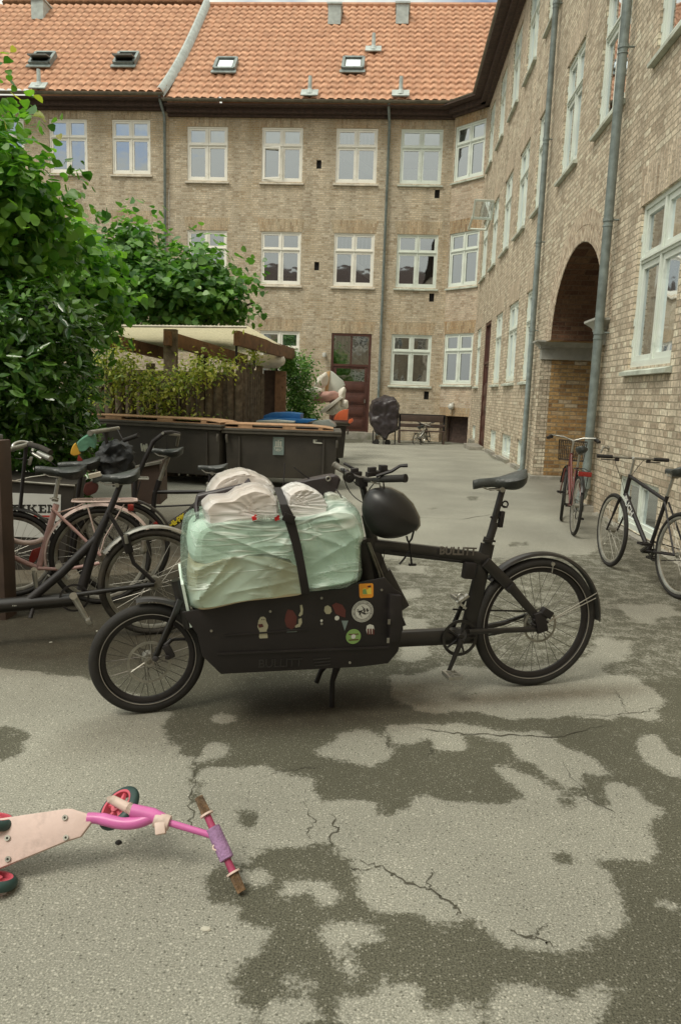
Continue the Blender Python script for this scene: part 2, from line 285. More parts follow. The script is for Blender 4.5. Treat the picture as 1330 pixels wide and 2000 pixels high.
simple('dull_alloy', (.30, .29, .25), .45, metal=.6, var=.25, scale=14, dirt=(.14, .10, .07), dscale=10, dpos=(.5, .75))
simple('spoke_steel', (.09, .08, .07), .4, metal=.7, var=.3)
simple('pale_spoke', (.42, .40, .35), .4, metal=.6, var=.2)
simple('leather_black', (.045, .05, .047), .38, var=.3, scale=25, bump=.3, bscale=90, dirt=(.09, .09, .08), dscale=14, dpos=(.6, .85))
simple('cream_stripe', (.45, .40, .32), .6)
simple('pink_paint', (.50, .31, .285), .4, var=.12, dirt=(.3, .16, .13), dscale=8, dpos=(.6, .8))
simple('pale_pink', (.66, .51, .46), .4, var=.12, dirt=(.36, .24, .2), dscale=8, dpos=(.58, .8))
simple('red_paint', (.13, .028, .024), .35, var=.2, dirt=(.08, .02, .015), dscale=9, coat=.3)
simple('reflector_red', (.26, .028, .022), .25, var=.1)
simple('reflector_orange', (.55, .14, .03), .3, var=.1)
simple('bin_black', (.040, .034, .028), .62, var=.18, scale=3, dirt=(.065, .055, .042), dscale=1.6, dpos=(.45, .75), bump=.08)
simple('bin_rim', (.085, .075, .06), .6, var=.25, scale=6)
simple('pallet_wood', (.46, .28, .16), .8, var=.2, scale=9, bump=.3, dirt=(.25, .14, .08), dscale=6, dpos=(.5, .75))
simple('blue_plastic', (.02, .14, .38), .4, var=.15, dirt=(.1, .25, .42), dscale=4)
simple('orange_plastic', (.62, .13, .05), .4, var=.12)
simple('grey_plastic', (.16, .17, .16), .5, var=.2)
simple('off_white', (.66, .62, .54), .7, var=.12, scale=4, bump=.3, bscale=14)
simple('mattress_cloth', (.52, .54, .48), .85, var=.12, scale=5, bump=.4, bscale=20)
simple('pink_cloth', (.42, .24, .20), .9, var=.15, bump=.3)
simple('tan_panel', (.55, .35, .18), .8, var=.15)
simple('brown_beam', (.20, .105, .055), .75, var=.3, scale=10, bump=.3, dirt=(.06, .035, .02), dscale=5)
simple('weathered_log', (.12, .09, .06), .9, var=.4, scale=12, bump=.6, bscale=40, dirt=(.20, .17, .12), dscale=6, dpos=(.5, .8))
simple('bark', (.07, .055, .04), .95, var=.35, scale=18, bump=.9, bscale=40)
simple('tarp', (.03, .022, .024), .4, var=.3, scale=4, bump=.4, bscale=10)
simple('cardboard', (.50, .40, .27), .8, var=.12, scale=6, bump=.1)
simple('foam_white', (.66, .76, .68), .8, var=.1)
simple('red_tie', (.6, .02, .02), .4)
simple('sign_white', (.66, .66, .62), .5, var=.06)
simple('ink_black', (.02, .018, .016), .6)
simple('ink_red', (.42, .04, .03), .6)
simple('yellow_ink', (.62, .50, .03), .5)
simple('grey_ink', (.05, .045, .04), .5)
simple('pale_ink', (.48, .48, .42), .5)
simple('wicker', (.05, .035, .025), .8, var=.5, scale=30, bump=.8, bscale=60)
simple('brown_panel', (.075, .048, .035), .7, var=.25, dirt=(.06, .035, .025))
simple('scooter_pink', (.62, .15, .40), .35, var=.1, scale=14, dirt=(.45, .1, .28), dscale=12, dpos=(.6, .85))
simple('scooter_board', (.66, .50, .45), .55, var=.1, scale=10, dirt=(.40, .30, .27), dscale=9, dpos=(.5, .72), bump=.12)
simple('scooter_white', (.72, .56, .49), .5, var=.1, dirt=(.45, .36, .3), dscale=10)
simple('dark_teal_rubber', (.025, .06, .055), .5, var=.3, bump=.1)
simple('rim_pink', (.60, .10, .14), .4, var=.15)
simple('grip_worn', (.20, .12, .06), .7, var=.4, scale=25, bump=.8, bscale=70, dirt=(.09, .06, .035), dscale=20, dpos=(.45, .6))
simple('lilac_foam', (.34, .20, .36), .95, var=.18, scale=30, bump=.6, bscale=130)
simple('skirt_pink', (.36, .05, .12), .5)
simple('moss', (.07, .085, .02), .95, var=.4, scale=14, bump=.8, bscale=50)
simple('stone_light', (.5, .48, .4), .8, var=.2)
simple('green_film', (.10, .24, .16), .35, var=.3, scale=14, bump=.6, bscale=30)
simple('yellow_film', (.65, .36, .04), .4, var=.2)
simple('navy_cloth', (.016, .018, .02), .6, var=.4, scale=14, bump=.6, bscale=30)
simple('lamp_opal', (.55, .55, .5), .3, var=.1)
simple('sticker_orange', (.75, .30, .03), .4, var=.06); simple('sticker_green', (.20, .33, .10), .4, var=.1); simple('sticker_white', (.55, .55, .50), .5, var=.1)
simple('sticker_cream', (.34, .32, .22), .5, var=.1); simple('sticker_red', (.09, .022, .018), .5, var=.3); simple('sticker_yellow', (.7, .55, .08), .5)
simple('dull_stripe', (.24, .22, .19), .6); simple('crest_blue', (.17, .22, .21), .5, var=.15)
simple('film_lid', (.24, .26, .24), .35, var=.2)
glass_mat()
plastic_film('wrap_green', (.52, .67, .58), .74); plastic_film('bag_white', (.92, .86, .80), .22, rough=.25, rot=.2, white=(.92, .90, .86)); plastic_film('bag_clear', (.66, .70, .62), .45, rough=.2)
simple('bag_content', (.88, .70, .60), .8, var=.25, scale=12)
BA = dict(c1=(.56, .475, .355), c2=(.42, .335, .235), mortar=(.50, .45, .35), pale=(.66, .58, .45))
brick_mat('brick_back', (1, 1, 0), **BA, tint=(.46, .33, .18), tamt=.5, zlo=9.9)
brick_mat('brick_chamfer', (1, 1, 0), c1=(.56, .46, .35), c2=(.42, .32, .23), mortar=(.49, .43, .34), tint=(.52, .39, .26), tamt=.5, zlo=10.2, pale=(.58, .50, .38))
brick_mat('brick_side', (1, 1, 0), c1=(.62, .53, .405), c2=(.42, .34, .25), mortar=(.33, .29, .21), tint=(.56, .45, .34), tamt=.6, dist=.008, pale=(.74, .68, .53))
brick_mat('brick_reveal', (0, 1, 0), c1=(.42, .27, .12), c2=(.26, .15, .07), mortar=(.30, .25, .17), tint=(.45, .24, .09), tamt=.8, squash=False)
brick_mat('brick_vault', (0, 1, 0), c1=(.14, .075, .045), c2=(.09, .045, .03), mortar=(.16, .11, .075), tint=(.20, .11, .05), tamt=.5, squash=False, pale=(.20, .12, .07))  # darker than the passage brick: shade inside the vault put into the colour
brick_mat('soldier_back', (1, 1, 0), c1=(.52, .42, .29), c2=(.38, .28, .18), mortar=(.44, .39, .29), tint=(.50, .34, .20), tamt=.8, soldier=True, squash=False)
brick_mat('soldier_chamfer', (1, 1, 0), c1=(.46, .34, .21), c2=(.32, .21, .12), mortar=(.36, .31, .23), tint=(.46, .27, .12), tamt=.8, soldier=True, squash=False)
brick_mat('soldier_side', (1, 1, 0), c1=(.60, .50, .38), c2=(.42, .33, .24), mortar=(.44, .39, .30), tint=(.56, .44, .32), tamt=.6, soldier=True, squash=False)

# ------------------------------------------------------------------ ground
def asphalt_mat():
    m, N, L, b = node_mat('asphalt')
    t = N.new('ShaderNodeTexCoord'); at = N.new('ShaderNodeAttribute'); at.attribute_name = 'wear'
    n = N.new('ShaderNodeTexNoise'); n.inputs['Scale'].default_value = 9; n.inputs['Detail'].default_value = 9; n.inputs['Roughness'].default_value = .72; L(t.outputs['Object'], n.inputs['Vector'])
    nb = N.new('ShaderNodeTexNoise'); nb.inputs['Scale'].default_value = .9; nb.inputs['Detail'].default_value = 4; L(t.outputs['Object'], nb.inputs['Vector'])
    a = N.new('ShaderNodeMath'); a.operation = 'MULTIPLY_ADD'; a.inputs[1].default_value = 1.0; L(n.outputs['Fac'], a.inputs[0]); L(at.outputs['Fac'], a.inputs[2])
    nf = N.new('ShaderNodeTexNoise'); nf.inputs['Scale'].default_value = 70; nf.inputs['Detail'].default_value = 4; L(t.outputs['Object'], nf.inputs['Vector'])
    a0 = a; a = N.new('ShaderNodeMath'); a.operation = 'MULTIPLY_ADD'; a.inputs[1].default_value = .62; L(nf.outputs['Fac'], a.inputs[0]); L(a0.outputs['Value'], a.inputs[2])
    r = N.new('ShaderNodeMapRange'); r.interpolation_type = 'SMOOTHSTEP'; r.inputs['From Min'].default_value = 1.18; r.inputs['From Max'].default_value = 1.44; L(a.outputs['Value'], r.inputs['Value'])
    # light worn surface
    g1 = N.new('ShaderNodeTexNoise'); g1.inputs['Scale'].default_value = 170; g1.inputs['Detail'].default_value = 5; g1.inputs['Roughness'].default_value = .7; L(t.outputs['Object'], g1.inputs['Vector'])
    lr = N.new('ShaderNodeValToRGB'); e = lr.color_ramp.elements; e[0].position = .33; e[0].color = (.10, .10, .075, 1); e[1].position = .68; e[1].color = (.66, .64, .54, 1); q = e.new(.43); q.color = (.225, .222, .185, 1); q = e.new(.55); q.color = (.315, .31, .26, 1); L(g1.outputs['Fac'], lr.inputs['Fac'])
    # dark asphalt with light chippings
    vo = N.new('ShaderNodeTexVoronoi'); vo.inputs['Scale'].default_value = 115; L(t.outputs['Object'], vo.inputs['Vector'])
    dr = N.new('ShaderNodeValToRGB'); e = dr.color_ramp.elements; e[0].position = .36; e[0].color = (.03, .03, .02, 1); e[1].position = .62; e[1].color = (.15, .145, .105, 1); L(g1.outputs['Fac'], dr.inputs['Fac'])
    vr = N.new('ShaderNodeMapRange'); vr.inputs['From Min'].default_value = .16; vr.inputs['From Max'].default_value = .42; vr.inputs['To Min'].default_value = 1; vr.inputs['To Max'].default_value = 0; L(vo.outputs['Distance'], vr.inputs['Value'])
    vc = N.new('ShaderNodeSeparateColor'); L(vo.outputs['Color'], vc.inputs['Color']); gt = N.new('ShaderNodeMath'); gt.operation = 'GREATER_THAN'; gt.inputs[1].default_value = .74; L(vc.outputs['Red'], gt.inputs[0])
    mu = N.new('ShaderNodeMath'); mu.operation = 'MULTIPLY'; L(vr.outputs['Result'], mu.inputs[0]); L(gt.outputs['Value'], mu.inputs[1])
    dk = N.new('ShaderNodeMix'); dk.data_type = 'RGBA'; L(mu.outputs['Value'], dk.inputs['Factor']); L(dr.outputs['Color'], dk.inputs['A']); dk.inputs['B'].default_value = (.27, .26, .21, 1)
    v2 = N.new('ShaderNodeTexVoronoi'); v2.inputs['Scale'].default_value = 88; L(t.outputs['Object'], v2.inputs['Vector']); s2 = N.new('ShaderNodeSeparateColor'); L(v2.outputs['Color'], s2.inputs['Color'])
    sh = N.new('ShaderNodeMapRange'); sh.inputs['From Min'].default_value = .2; sh.inputs['From Max'].default_value = .42; sh.inputs['To Min'].default_value = 1; sh.inputs['To Max'].default_value = 0; L(v2.outputs['Distance'], sh.inputs['Value'])
    cr2 = N.new('ShaderNodeValToRGB'); cr2.color_ramp.interpolation = 'CONSTANT'; e = cr2.color_ramp.elements; e[0].color = (.07, .068, .05, 1); e[1].position = .14; e[1].color = (.27, .262, .215, 1); q = e.new(.55); q.color = (.34, .33, .28, 1); q = e.new(.84); q.color = (.56, .54, .46, 1); L(s2.outputs['Green'], cr2.inputs['Fac'])
    lm = N.new('ShaderNodeMix'); lm.data_type = 'RGBA'; lf = N.new('ShaderNodeMath'); lf.operation = 'MULTIPLY'; lf.inputs[1].default_value = .75; L(sh.outputs['Result'], lf.inputs[0]); L(lf.outputs['Value'], lm.inputs['Factor']); L(lr.outputs['Color'], lm.inputs['A']); L(cr2.outputs['Color'], lm.inputs['B'])
    k = N.new('ShaderNodeMix'); k.data_type = 'RGBA'; L(r.outputs['Result'], k.inputs['Factor']); L(dk.outputs['Result'], k.inputs['A']); L(lm.outputs['Result'], k.inputs['B'])
    # moss, grime and painted-in shade attribute
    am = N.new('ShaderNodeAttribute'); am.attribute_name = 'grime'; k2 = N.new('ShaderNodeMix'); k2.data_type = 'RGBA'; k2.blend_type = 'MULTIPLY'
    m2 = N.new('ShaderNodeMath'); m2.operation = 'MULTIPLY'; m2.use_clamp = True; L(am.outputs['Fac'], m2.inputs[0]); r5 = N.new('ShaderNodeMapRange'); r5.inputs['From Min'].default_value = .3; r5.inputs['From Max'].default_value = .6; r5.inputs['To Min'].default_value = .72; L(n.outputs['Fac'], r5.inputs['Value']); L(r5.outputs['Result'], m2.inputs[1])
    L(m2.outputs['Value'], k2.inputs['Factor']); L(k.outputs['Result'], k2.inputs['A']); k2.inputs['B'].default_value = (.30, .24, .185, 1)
    rb = N.new('ShaderNodeMapRange'); rb.inputs['From Min'].default_value = .3; rb.inputs['From Max'].default_value = .7; rb.inputs['To Min'].default_value = .8; rb.inputs['To Max'].default_value = 1.15; L(nb.outputs['Fac'], rb.inputs['Value'])
    sc = N.new('ShaderNodeVectorMath'); sc.operation = 'SCALE'; L(k2.outputs['Result'], sc.inputs[0]); L(rb.outputs['Result'], sc.inputs['Scale'])
    L(sc.outputs['Vector'], b.inputs['Base Color']); b.inputs['Roughness'].default_value = .85; b.inputs['Specular IOR Level'].default_value = .35
    bp = N.new('ShaderNodeBump'); bp.inputs['Strength'].default_value = .35; bp.inputs['Distance'].default_value = .004; L(g1.outputs['Fac'], bp.inputs['Height']); L(bp.outputs['Normal'], b.inputs['Normal'])
    MATS['asphalt'] = m
asphalt_mat()
def A1(p): return [(x/2, 1330+y/2) for x, y in p]
def A2(p): return [(665+x/2, 1330+y/2) for x, y in p]
def A3(p): return [(665+x/2, 860+y/2) for x, y in p]
LIGHT = [
 [(-40,1300),(200,1330),(330,1395),(322,1420),(335,1455),(350,1475),(370,1480),(372,1530),(368,1565),(400,1590),(440,1600),(455,1590),(470,1620),(500,1640),(498,1660),(470,1680),(440,1690),(405,1705),(400,1730),(410,1745),(385,1762),(430,1765),(460,1780),(475,1800),(505,1810),(485,1830),(500,1860),(480,1890),(440,1895),(425,1925),(470,1935),(485,1970),(480,2040),(-60,2040)],
 A1([(1340,465),(1245,470),(1220,400),(1160,380),(1080,350),(1010,325),(930,345),(860,340),(790,330),(790,440),(800,480),(880,530),(930,495),(1020,490),(1010,540),(980,590),(1030,630),(1110,650),(1200,640),(1270,620),(1340,640)]),
 A2([(-10,460),(70,460),(120,480),(140,530),(200,530),(260,500),(300,470),(330,445),(360,445),(370,470),(440,470),(560,490),(670,480),(720,440),(640,380),(595,340),(660,335),(720,370),(800,400),(900,440),(960,450),(990,490),(1050,500),(1045,420),(1025,380),(1080,390),(1150,430),(1240,495),(1275,515),(1210,530),(1190,570),(1215,620),(1230,660),(1220,720),(1140,690),(1060,685),(990,705),(1040,760),(1050,810),(1080,860),(1120,900),(1110,940),(1040,990),(950,1030),(830,1060),(760,1060),(680,1030),(620,990),(560,945),(480,920),(430,935),(350,930),(290,900),(200,900),(110,890),(60,840),(60,770),(30,690),(-10,660)]),
 A1([(780,290),(810,245),(870,245),(895,295),(840,310),(780,310)]), A1([(1100,800),(1170,770),(1250,780),(1330,860),(1270,890),(1230,840),(1190,820),(1110,840)]),
 A1([(1240,980),(1300,920),(1370,920),(1380,1000),(1330,1050),(1270,1030)]), A1([(1000,980),(1040,960),(1075,990),(1060,1040),(1010,1030)]),
 A1([(1120,1170),(1180,1150),(1250,1190),(1210,1220),(1140,1200)]), A1([(1020,1360),(1060,1260),(1180,1240),(1250,1290),(1290,1360)]),
 A1([(940,740),(1030,740),(1080,785),(1050,805),(980,800)]), A1([(890,580),(960,600),(1000,640),(980,690),(940,660)]),
 A1([(820,140),(900,130),(940,150),(860,175)]), A1([(1250,270),(1330,220),(1330,300),(1280,305)]),
 A2([(160,180),(250,170),(340,165),(480,170),(590,190),(700,200),(780,200),(860,250),(960,290),(1010,320),(1040,370),(930,350),(940,410),(860,400),(800,350),(700,300),(660,240),(600,225),(520,210),(450,190),(500,275),(430,275),(350,270),(340,220),(300,215),(285,245),(230,250),(190,220)]),
 A2([(-20,200),(100,195),(180,240),(215,285),(120,340),(60,320),(-20,290)]), A2([(1160,220),(1220,200),(1250,250),(1300,290),(1350,310),(1350,370),(1280,370),(1210,330),(1140,260)]),
 A2([(200,-20),(1120,-20),(1240,50),(1250,100),(1220,160),(1100,130),(1000,155),(900,130),(760,150),(640,145),(500,115),(360,95),(230,85),(200,40)]),
 A2([(50,980),(120,960),(150,1010),(100,1030),(50,1020)]), A2([(-10,1060),(50,1070),(60,1110),(20,1150),(-10,1150)]),
 A2([(150,1230),(230,1180),(300,1220),(350,1270),(360,1360),(-30,1360),(-10,1220),(80,1260)]), A2([(400,1320),(460,1240),(520,1290),(540,1360),(390,1360)]),
 A2([(580,1230),(680,1180),(780,1210),(840,1270),(950,1240),(1020,1190),(1050,1240),(980,1290),(990,1360),(560,1360),(610,1280)]), A2([(1220,860),(1280,850),(1310,890),(1260,890)]),
 A3([(1080,640),(1180,650),(1250,640),(1330,680),(1220,690),(1210,720),(1140,690)]), A3([(620,900),(900,870),(1000,830),(1000,770),(1130,800),(1090,860),(1010,870),(1000,900),(1230,1000),(1240,1060),(300,1060),(200,960),(400,880)]),
 [(-60,860),(1330,860),(1190,1040),(1150,1080),(1000,1090),(780,1090),(660,1080),(-60,1150)], A3([(220,490),(330,490),(320,520),(240,515)]), A3([(210,590),(300,580),(310,610),(240,620)]), A3([(230,700),(310,700),(350,760),(340,830),(240,880)]),
]
DARK = [A2([(810,690),(840,655),(900,660),(940,700),(910,720),(850,715)]), A2([(840,490),(860,450),(920,455),(910,515)]), [(-20,1420),(50,1418),(55,1450),(30,1480),(-20,1490)], A3([(640,395),(740,395),(735,415),(650,415)]),
 A3([(570,50),(700,30),(730,70),(640,85),(590,75)]), A3([(330,262),(390,262),(385,270),(335,270)]), A3([(490,215),(540,218),(535,238),(495,235)]), A2([(480,40),(540,45),(535,60),(490,55)]), A2([(300,215),(340,220),(345,245),(300,245)])]
def pip(P, poly):
    x, y = P[..., 0], P[..., 1]; ins = np.zeros(x.shape, bool); n = len(poly)
    for i in range(n):
        x0, y0 = poly[i]; x1, y1 = poly[(i+1) % n]
        if y0 == y1: continue
        c = ((y0 > y) != (y1 > y)) & (x < (x1-x0)*(y-y0)/(y1-y0)+x0); ins ^= c
    return ins
def build_ground():
    xs = np.concatenate([[-120, -60, -30, -18, -12, -8, -6, -5, -4.4], np.arange(-4, 3.6, .035), [3.8, 4.2, 5, 7, 10, 20, 60, 120]])
    ys = np.concatenate([[-120, -40, -12, -4, 0, .6], np.arange(1.1, 6.6, .035), np.arange(6.6, 12, .09), np.arange(12, 30, .35), [32, 40, 60, 120]])
    X, Y = np.meshgrid(xs, ys); P = np.stack([X, Y], -1); m = np.zeros(X.shape)
    for poly in LIGHT: m = np.maximum(m, pip(P, [gnd(*q)[:2] for q in poly]).astype(float))
    for poly in DARK: m = np.where(pip(P, [gnd(*q)[:2] for q in poly]), 0, m)
    for _ in range(1):
        k = m.copy(); k[1:-1, 1:-1] = (m[1:-1, 1:-1]*2+m[:-2, 1:-1]+m[2:, 1:-1]+m[1:-1, :-2]+m[1:-1, 2:])/6; m = k
    # grime: moss against the right wall, painted-in shade under the left bikes and cargo bike, damp trail to its right
    g = np.zeros(X.shape)
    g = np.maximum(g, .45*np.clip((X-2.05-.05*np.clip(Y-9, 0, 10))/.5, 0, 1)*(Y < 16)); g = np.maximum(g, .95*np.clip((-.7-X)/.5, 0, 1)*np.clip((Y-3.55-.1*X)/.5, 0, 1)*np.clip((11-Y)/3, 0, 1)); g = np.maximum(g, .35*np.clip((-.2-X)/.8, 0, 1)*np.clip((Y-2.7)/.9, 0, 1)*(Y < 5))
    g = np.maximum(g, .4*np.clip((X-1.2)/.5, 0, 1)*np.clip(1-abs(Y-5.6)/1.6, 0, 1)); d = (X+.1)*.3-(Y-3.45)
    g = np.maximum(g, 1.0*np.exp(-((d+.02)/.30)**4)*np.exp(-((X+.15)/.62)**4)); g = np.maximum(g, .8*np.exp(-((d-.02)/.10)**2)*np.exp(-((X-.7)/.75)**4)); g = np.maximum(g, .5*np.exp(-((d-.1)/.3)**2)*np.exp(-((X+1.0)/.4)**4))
    Z = -.15*np.clip((Y-21)/6, 0, 1)
    V = np.stack([X, Y, Z], -1).reshape(-1, 3); ny, nx = X.shape; idx = np.arange(ny*nx).reshape(ny, nx)
    F = np.stack([idx[:-1, :-1], idx[:-1, 1:], idx[1:, 1:], idx[1:, :-1]], -1).reshape(-1, 4)
    o = np_mesh('ground', V, F, 'asphalt'); tag(o, kind='structure')
    base = .28+.17*np.clip((Y-3.7)/.5, 0, 1)*(X > -.9)
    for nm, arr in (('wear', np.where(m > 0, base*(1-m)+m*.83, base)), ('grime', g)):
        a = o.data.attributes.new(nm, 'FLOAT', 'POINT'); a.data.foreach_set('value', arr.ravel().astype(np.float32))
build_ground()
simple('crack_dark', (.075, .07, .05), .95)
def crack(pts, w):
    b = MB(); P = [gnd(*q) for q in pts]; Q = []
    for i in range(len(P)-1):
        for k in range(8):
            p = P[i]*(1-k/8)+P[i+1]*k/8; Q.append(Vector(p)+Vector((random.uniform(-.012, .012), random.uniform(-.012, .012), 0)))
    Q.append(Vector(P[-1])); vs = []
    for i, p in enumerate(Q):
        d = (Q[min(i+1, len(Q)-1)]-Q[max(i-1, 0)]).normalized(); n = Vector((-d.y, d.x, 0)); ww = w*random.uniform(.2, .85)*(1-abs(2*i/len(Q)-1)**4)
        vs += [p+n*ww+Vector((0, 0, .003)), p-n*ww+Vector((0, 0, .003))]
    b.add(vs, [(2*i, 2*i+1, 2*i+3, 2*i+2) for i in range(len(Q)-1)]); tag(b.build('asphalt_crack', 'crack_dark'), kind='structure')
crack([(690,1675),(745,1695),(790,1720),(850,1745),(885,1770),(900,1790)], .006); crack([(990,1810),(1040,1832),(1090,1848)], .005)
crack([(640,1660),(655,1620),(650,1590)], .004); crack([(1090,1745-260),(1150,1560),(1200,1590)], .004); crack([(800,1420),(870,1432),(960,1436),(1080,1440),(1200,1415)], .006)
for pts_, w_ in (([(745,1695),(700,1702),(672,1696)], .003), ([(850,1745),(838,1722),(842,1700)], .0025), ([(500,1520),(560,1505),(640,1498)], .003), ([(745,1415),(755,1430),(762,1450),(748,1470)], .003), ([(835,1440),(842,1465),(838,1478)], .003), ([(1040,1832),(1052,1815),(1080,1808)], .0025), ([(1195,1340),(1215,1370),(1225,1395)], .003), ([(590,1560),(612,1600),(600,1640)], .0028), ([(382,1470),(380,1520),(372,1580),(376,1640)], .0035), ([(960,1300),(1000,1315),(1060,1310)], .003), ([(820,1290),(860,1300),(930,1296)], .003), ([(1290,1380),(1250,1392),(1180,1398),(1110,1392)], .003)): crack(pts_, w_)
crack([(700,952),(830,958),(960,965)], .008); crack([(700,1022),(800,1010),(900,1015),(990,1000)], .008)
tag(MB().box(-30, 3.4, 24.6, 26.6, -.4, -.135).build('gutter_paving', 'concrete'), kind='structure') if False else None

# ------------------------------------------------------------------ buildings
def place(o, root, x, y, z, rz=0.0):
    o.location = Vector((x, y, z))-root.location; o.rotation_euler = (0, 0, rz); return o
def wall_mesh(L, z0, z1, ops, reveal=.16, grid=None):
    """wall in its own frame: x along, y inward; openings (u0,u1,z0,z1) get brick reveals"""
    b = MB(); us = sorted({0, L}|{o[0] for o in ops}|{o[1] for o in ops}); zs = sorted({z0, z1}|{o[2] for o in ops}|{o[3] for o in ops})
    for i in range(len(us)-1):
        for j in range(len(zs)-1):
            cu, cz = (us[i]+us[i+1])/2, (zs[j]+zs[j+1])/2
            if any(o[0] < cu < o[1] and o[2] < cz < o[3] for o in ops): continue
            b.quad((us[i], 0, zs[j]), (us[i+1], 0, zs[j]), (us[i+1], 0, zs[j+1]), (us[i], 0, zs[j+1]))
    for (a, c, e, g) in [o[:4] for o in ops]:
        r = reveal; b.quad((a, 0, e), (a, r, e), (a, r, g), (a, 0, g)); b.quad((c, 0, e), (c, 0, g), (c, r, g), (c, r, e)); b.quad((a, 0, g), (a, r, g), (c, r, g), (c, 0, g)); b.quad((a, 0, e), (c, 0, e), (c, r, e), (a, r, e))
    return b
WC = {}
def window_meshes(w, h, paint):
    key = (round(w, 2), round(h, 2), paint)
    if key in WC: return WC[key]
    fr = MB(); of, sa, mu, tr = .055, .07, .05, .06; zt = h*.66; y0, y1 = .035, .12
    if h < 1: of, sa, mu = .05, .045, .04
    fr.box(0, w, y0, y1, 0, of+.02).box(0, w, y0, y1, h-of, h).box(0, of, y0, y1, of+.02, h-of).box(w-of, w, y0, y1, of+.02, h-of)
    fr.box(w/2-mu/2, w/2+mu/2, y0, y1, of+.02, h-of)
    rows = [(of+.02, h-of)] if h < 1 else [(of+.02, zt-tr/2), (zt+tr/2, h-of)]
    if h >= 1: fr.box(of, w/2-mu/2, y0, y1, zt-tr/2, zt+tr/2).box(w/2+mu/2, w-of, y0, y1, zt-tr/2, zt+tr/2).box(of, w-of, y0-.02, y0-.001, zt+tr/2-.03, zt+tr/2-.005)
    pn = MB()
    for (c0, c1) in ((of, w/2-mu/2), (w/2+mu/2, w-of)):
        for (r0, r1) in rows:
            ys0, ys1 = y0+.022, y1-.01; fr.box(c0+.004, c1-.004, ys0, ys1, r0+.004, r0+sa).box(c0+.004, c1-.004, ys0, ys1, r1-sa, r1-.004).box(c0+.004, c0+sa, ys0, ys1, r0+sa, r1-sa).box(c1-sa, c1-.004, ys0, ys1, r0+sa, r1-sa)
            pn.quad((c0+sa, y0+.05, r0+sa), (c1-sa, y0+.05, r0+sa), (c1-sa, y0+.05, r1-sa), (c0+sa, y0+.05, r1-sa))
    if h > 1:
        for zz in (.25, .5, h*.78):     # hinges
            for xx in (.008, w-.03): fr.box(xx, xx+.022, y0-.012, y0-.001, zz, zz+.09)
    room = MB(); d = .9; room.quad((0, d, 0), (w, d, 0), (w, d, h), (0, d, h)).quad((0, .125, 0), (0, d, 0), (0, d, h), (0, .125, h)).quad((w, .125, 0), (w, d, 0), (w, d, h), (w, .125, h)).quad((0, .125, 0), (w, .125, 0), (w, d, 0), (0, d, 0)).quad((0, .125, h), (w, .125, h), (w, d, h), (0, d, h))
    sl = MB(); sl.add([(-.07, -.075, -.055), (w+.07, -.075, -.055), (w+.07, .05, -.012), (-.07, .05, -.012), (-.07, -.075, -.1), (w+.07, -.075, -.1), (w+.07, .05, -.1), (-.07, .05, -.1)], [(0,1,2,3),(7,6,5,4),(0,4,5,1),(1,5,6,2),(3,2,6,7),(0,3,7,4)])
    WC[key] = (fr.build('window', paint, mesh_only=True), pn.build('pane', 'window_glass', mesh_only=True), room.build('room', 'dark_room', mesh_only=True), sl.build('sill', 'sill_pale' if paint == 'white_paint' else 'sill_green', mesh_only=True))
    return WC[key]
def window(root, base, rz, u, z, w, h, paint='white_paint', kind='', sill=True, label=None):
    f, p, r, s = window_meshes(w, h, paint); dx, dy = math.cos(rz), math.sin(rz)
    o = link('window', f, root); place(o, root, base[0]+dx*u, base[1]+dy*u, z, rz); link('pane', p, o); link('room', r, o)
    if sill: link('sill', s, o)
    if label: o['label'] = label
    if 'b' in kind:
        b = MB()
        for (x0, x1) in ((.08, w/2-.05), (w/2+.05, w-.08)): b.box(x0, x1, .13, .14, h*.70, h-.06)
        b.build('blind', 'blind_cloth', o)
    if 'c' in kind:
        b = MB(); n = 40
        for (x0, x1) in ((.1, w/2-.04), (w/2+.04, w-.1)):
            b.add([(x0+(x1-x0)*i/n, .2+.02*math.sin(i*1.7), zz) for i in range(n+1) for zz in (.1, h*.30)], [(2*i, 2*i+2, 2*i+3, 2*i+1) for i in range(n)])
        b.build('curtain', 'curtain_cloth', o, smooth=True)
    if 'd' in kind:
        b = MB(); n = 14
        for (x0, x1) in ((.07, .28), (w-.28, w-.07)):
            b.add([(x0+(x1-x0)*i/n, .22+.03*math.sin(i*1.9), zz) for i in range(n+1) for zz in (.08, h-.06)], [(2*i, 2*i+2, 2*i+3, 2*i+1) for i in range(n)])
        b.build('curtain', 'curtain_cloth', o, smooth=True)
    if 's' in kind:
        b = MB(); b.obox((w*.55, .5, h*.42), (1, 0, -.62), (0, 1, 0), (.62, 0, 1), w*.62, .04, .13)
        for i in range(9): b.box(.12+i*.15, .135+i*.15, .4, .415, h*.45, h*.95)
        b.build('staircase', 'stucco_grey', o)
    if 'p' in kind:
        b = MB()
        for i in range(26):
            x, zz, r0 = random.uniform(.15, w-.15), random.uniform(.12, .42), .05
            b.obox((x, .2, zz), (random.uniform(-1, 1), .2, random.uniform(-1, 1)), (0, 1, 0), (random.uniform(-1, 1), 0, random.uniform(-1, 1)), .05, .004, .025)
        b.build('pot_plant', 'moss', o)
    if 'o' in kind:      # bottom-left casement standing ajar
        b = MB(); q = .06; W2 = w/2-.09; H2 = h*.66-.12
        for args in ((0, W2, 0, .035, 0, q), (0, W2, 0, .035, H2-q, H2), (0, q, 0, .035, q, H2-q), (W2-q, W2, 0, .035, q, H2-q)): b.box(*args)
        sh = b.build('casement', paint, o); sh.location = (.06, .01, .085); sh.rotation_euler = (0, 0, -.22)
        MB().quad((q, .018, q), (W2-q, .018, q), (W2-q, .018, H2-q), (q, .018, H2-q)).build('casement_pane', 'window_glass', sh) if False else None
    return o
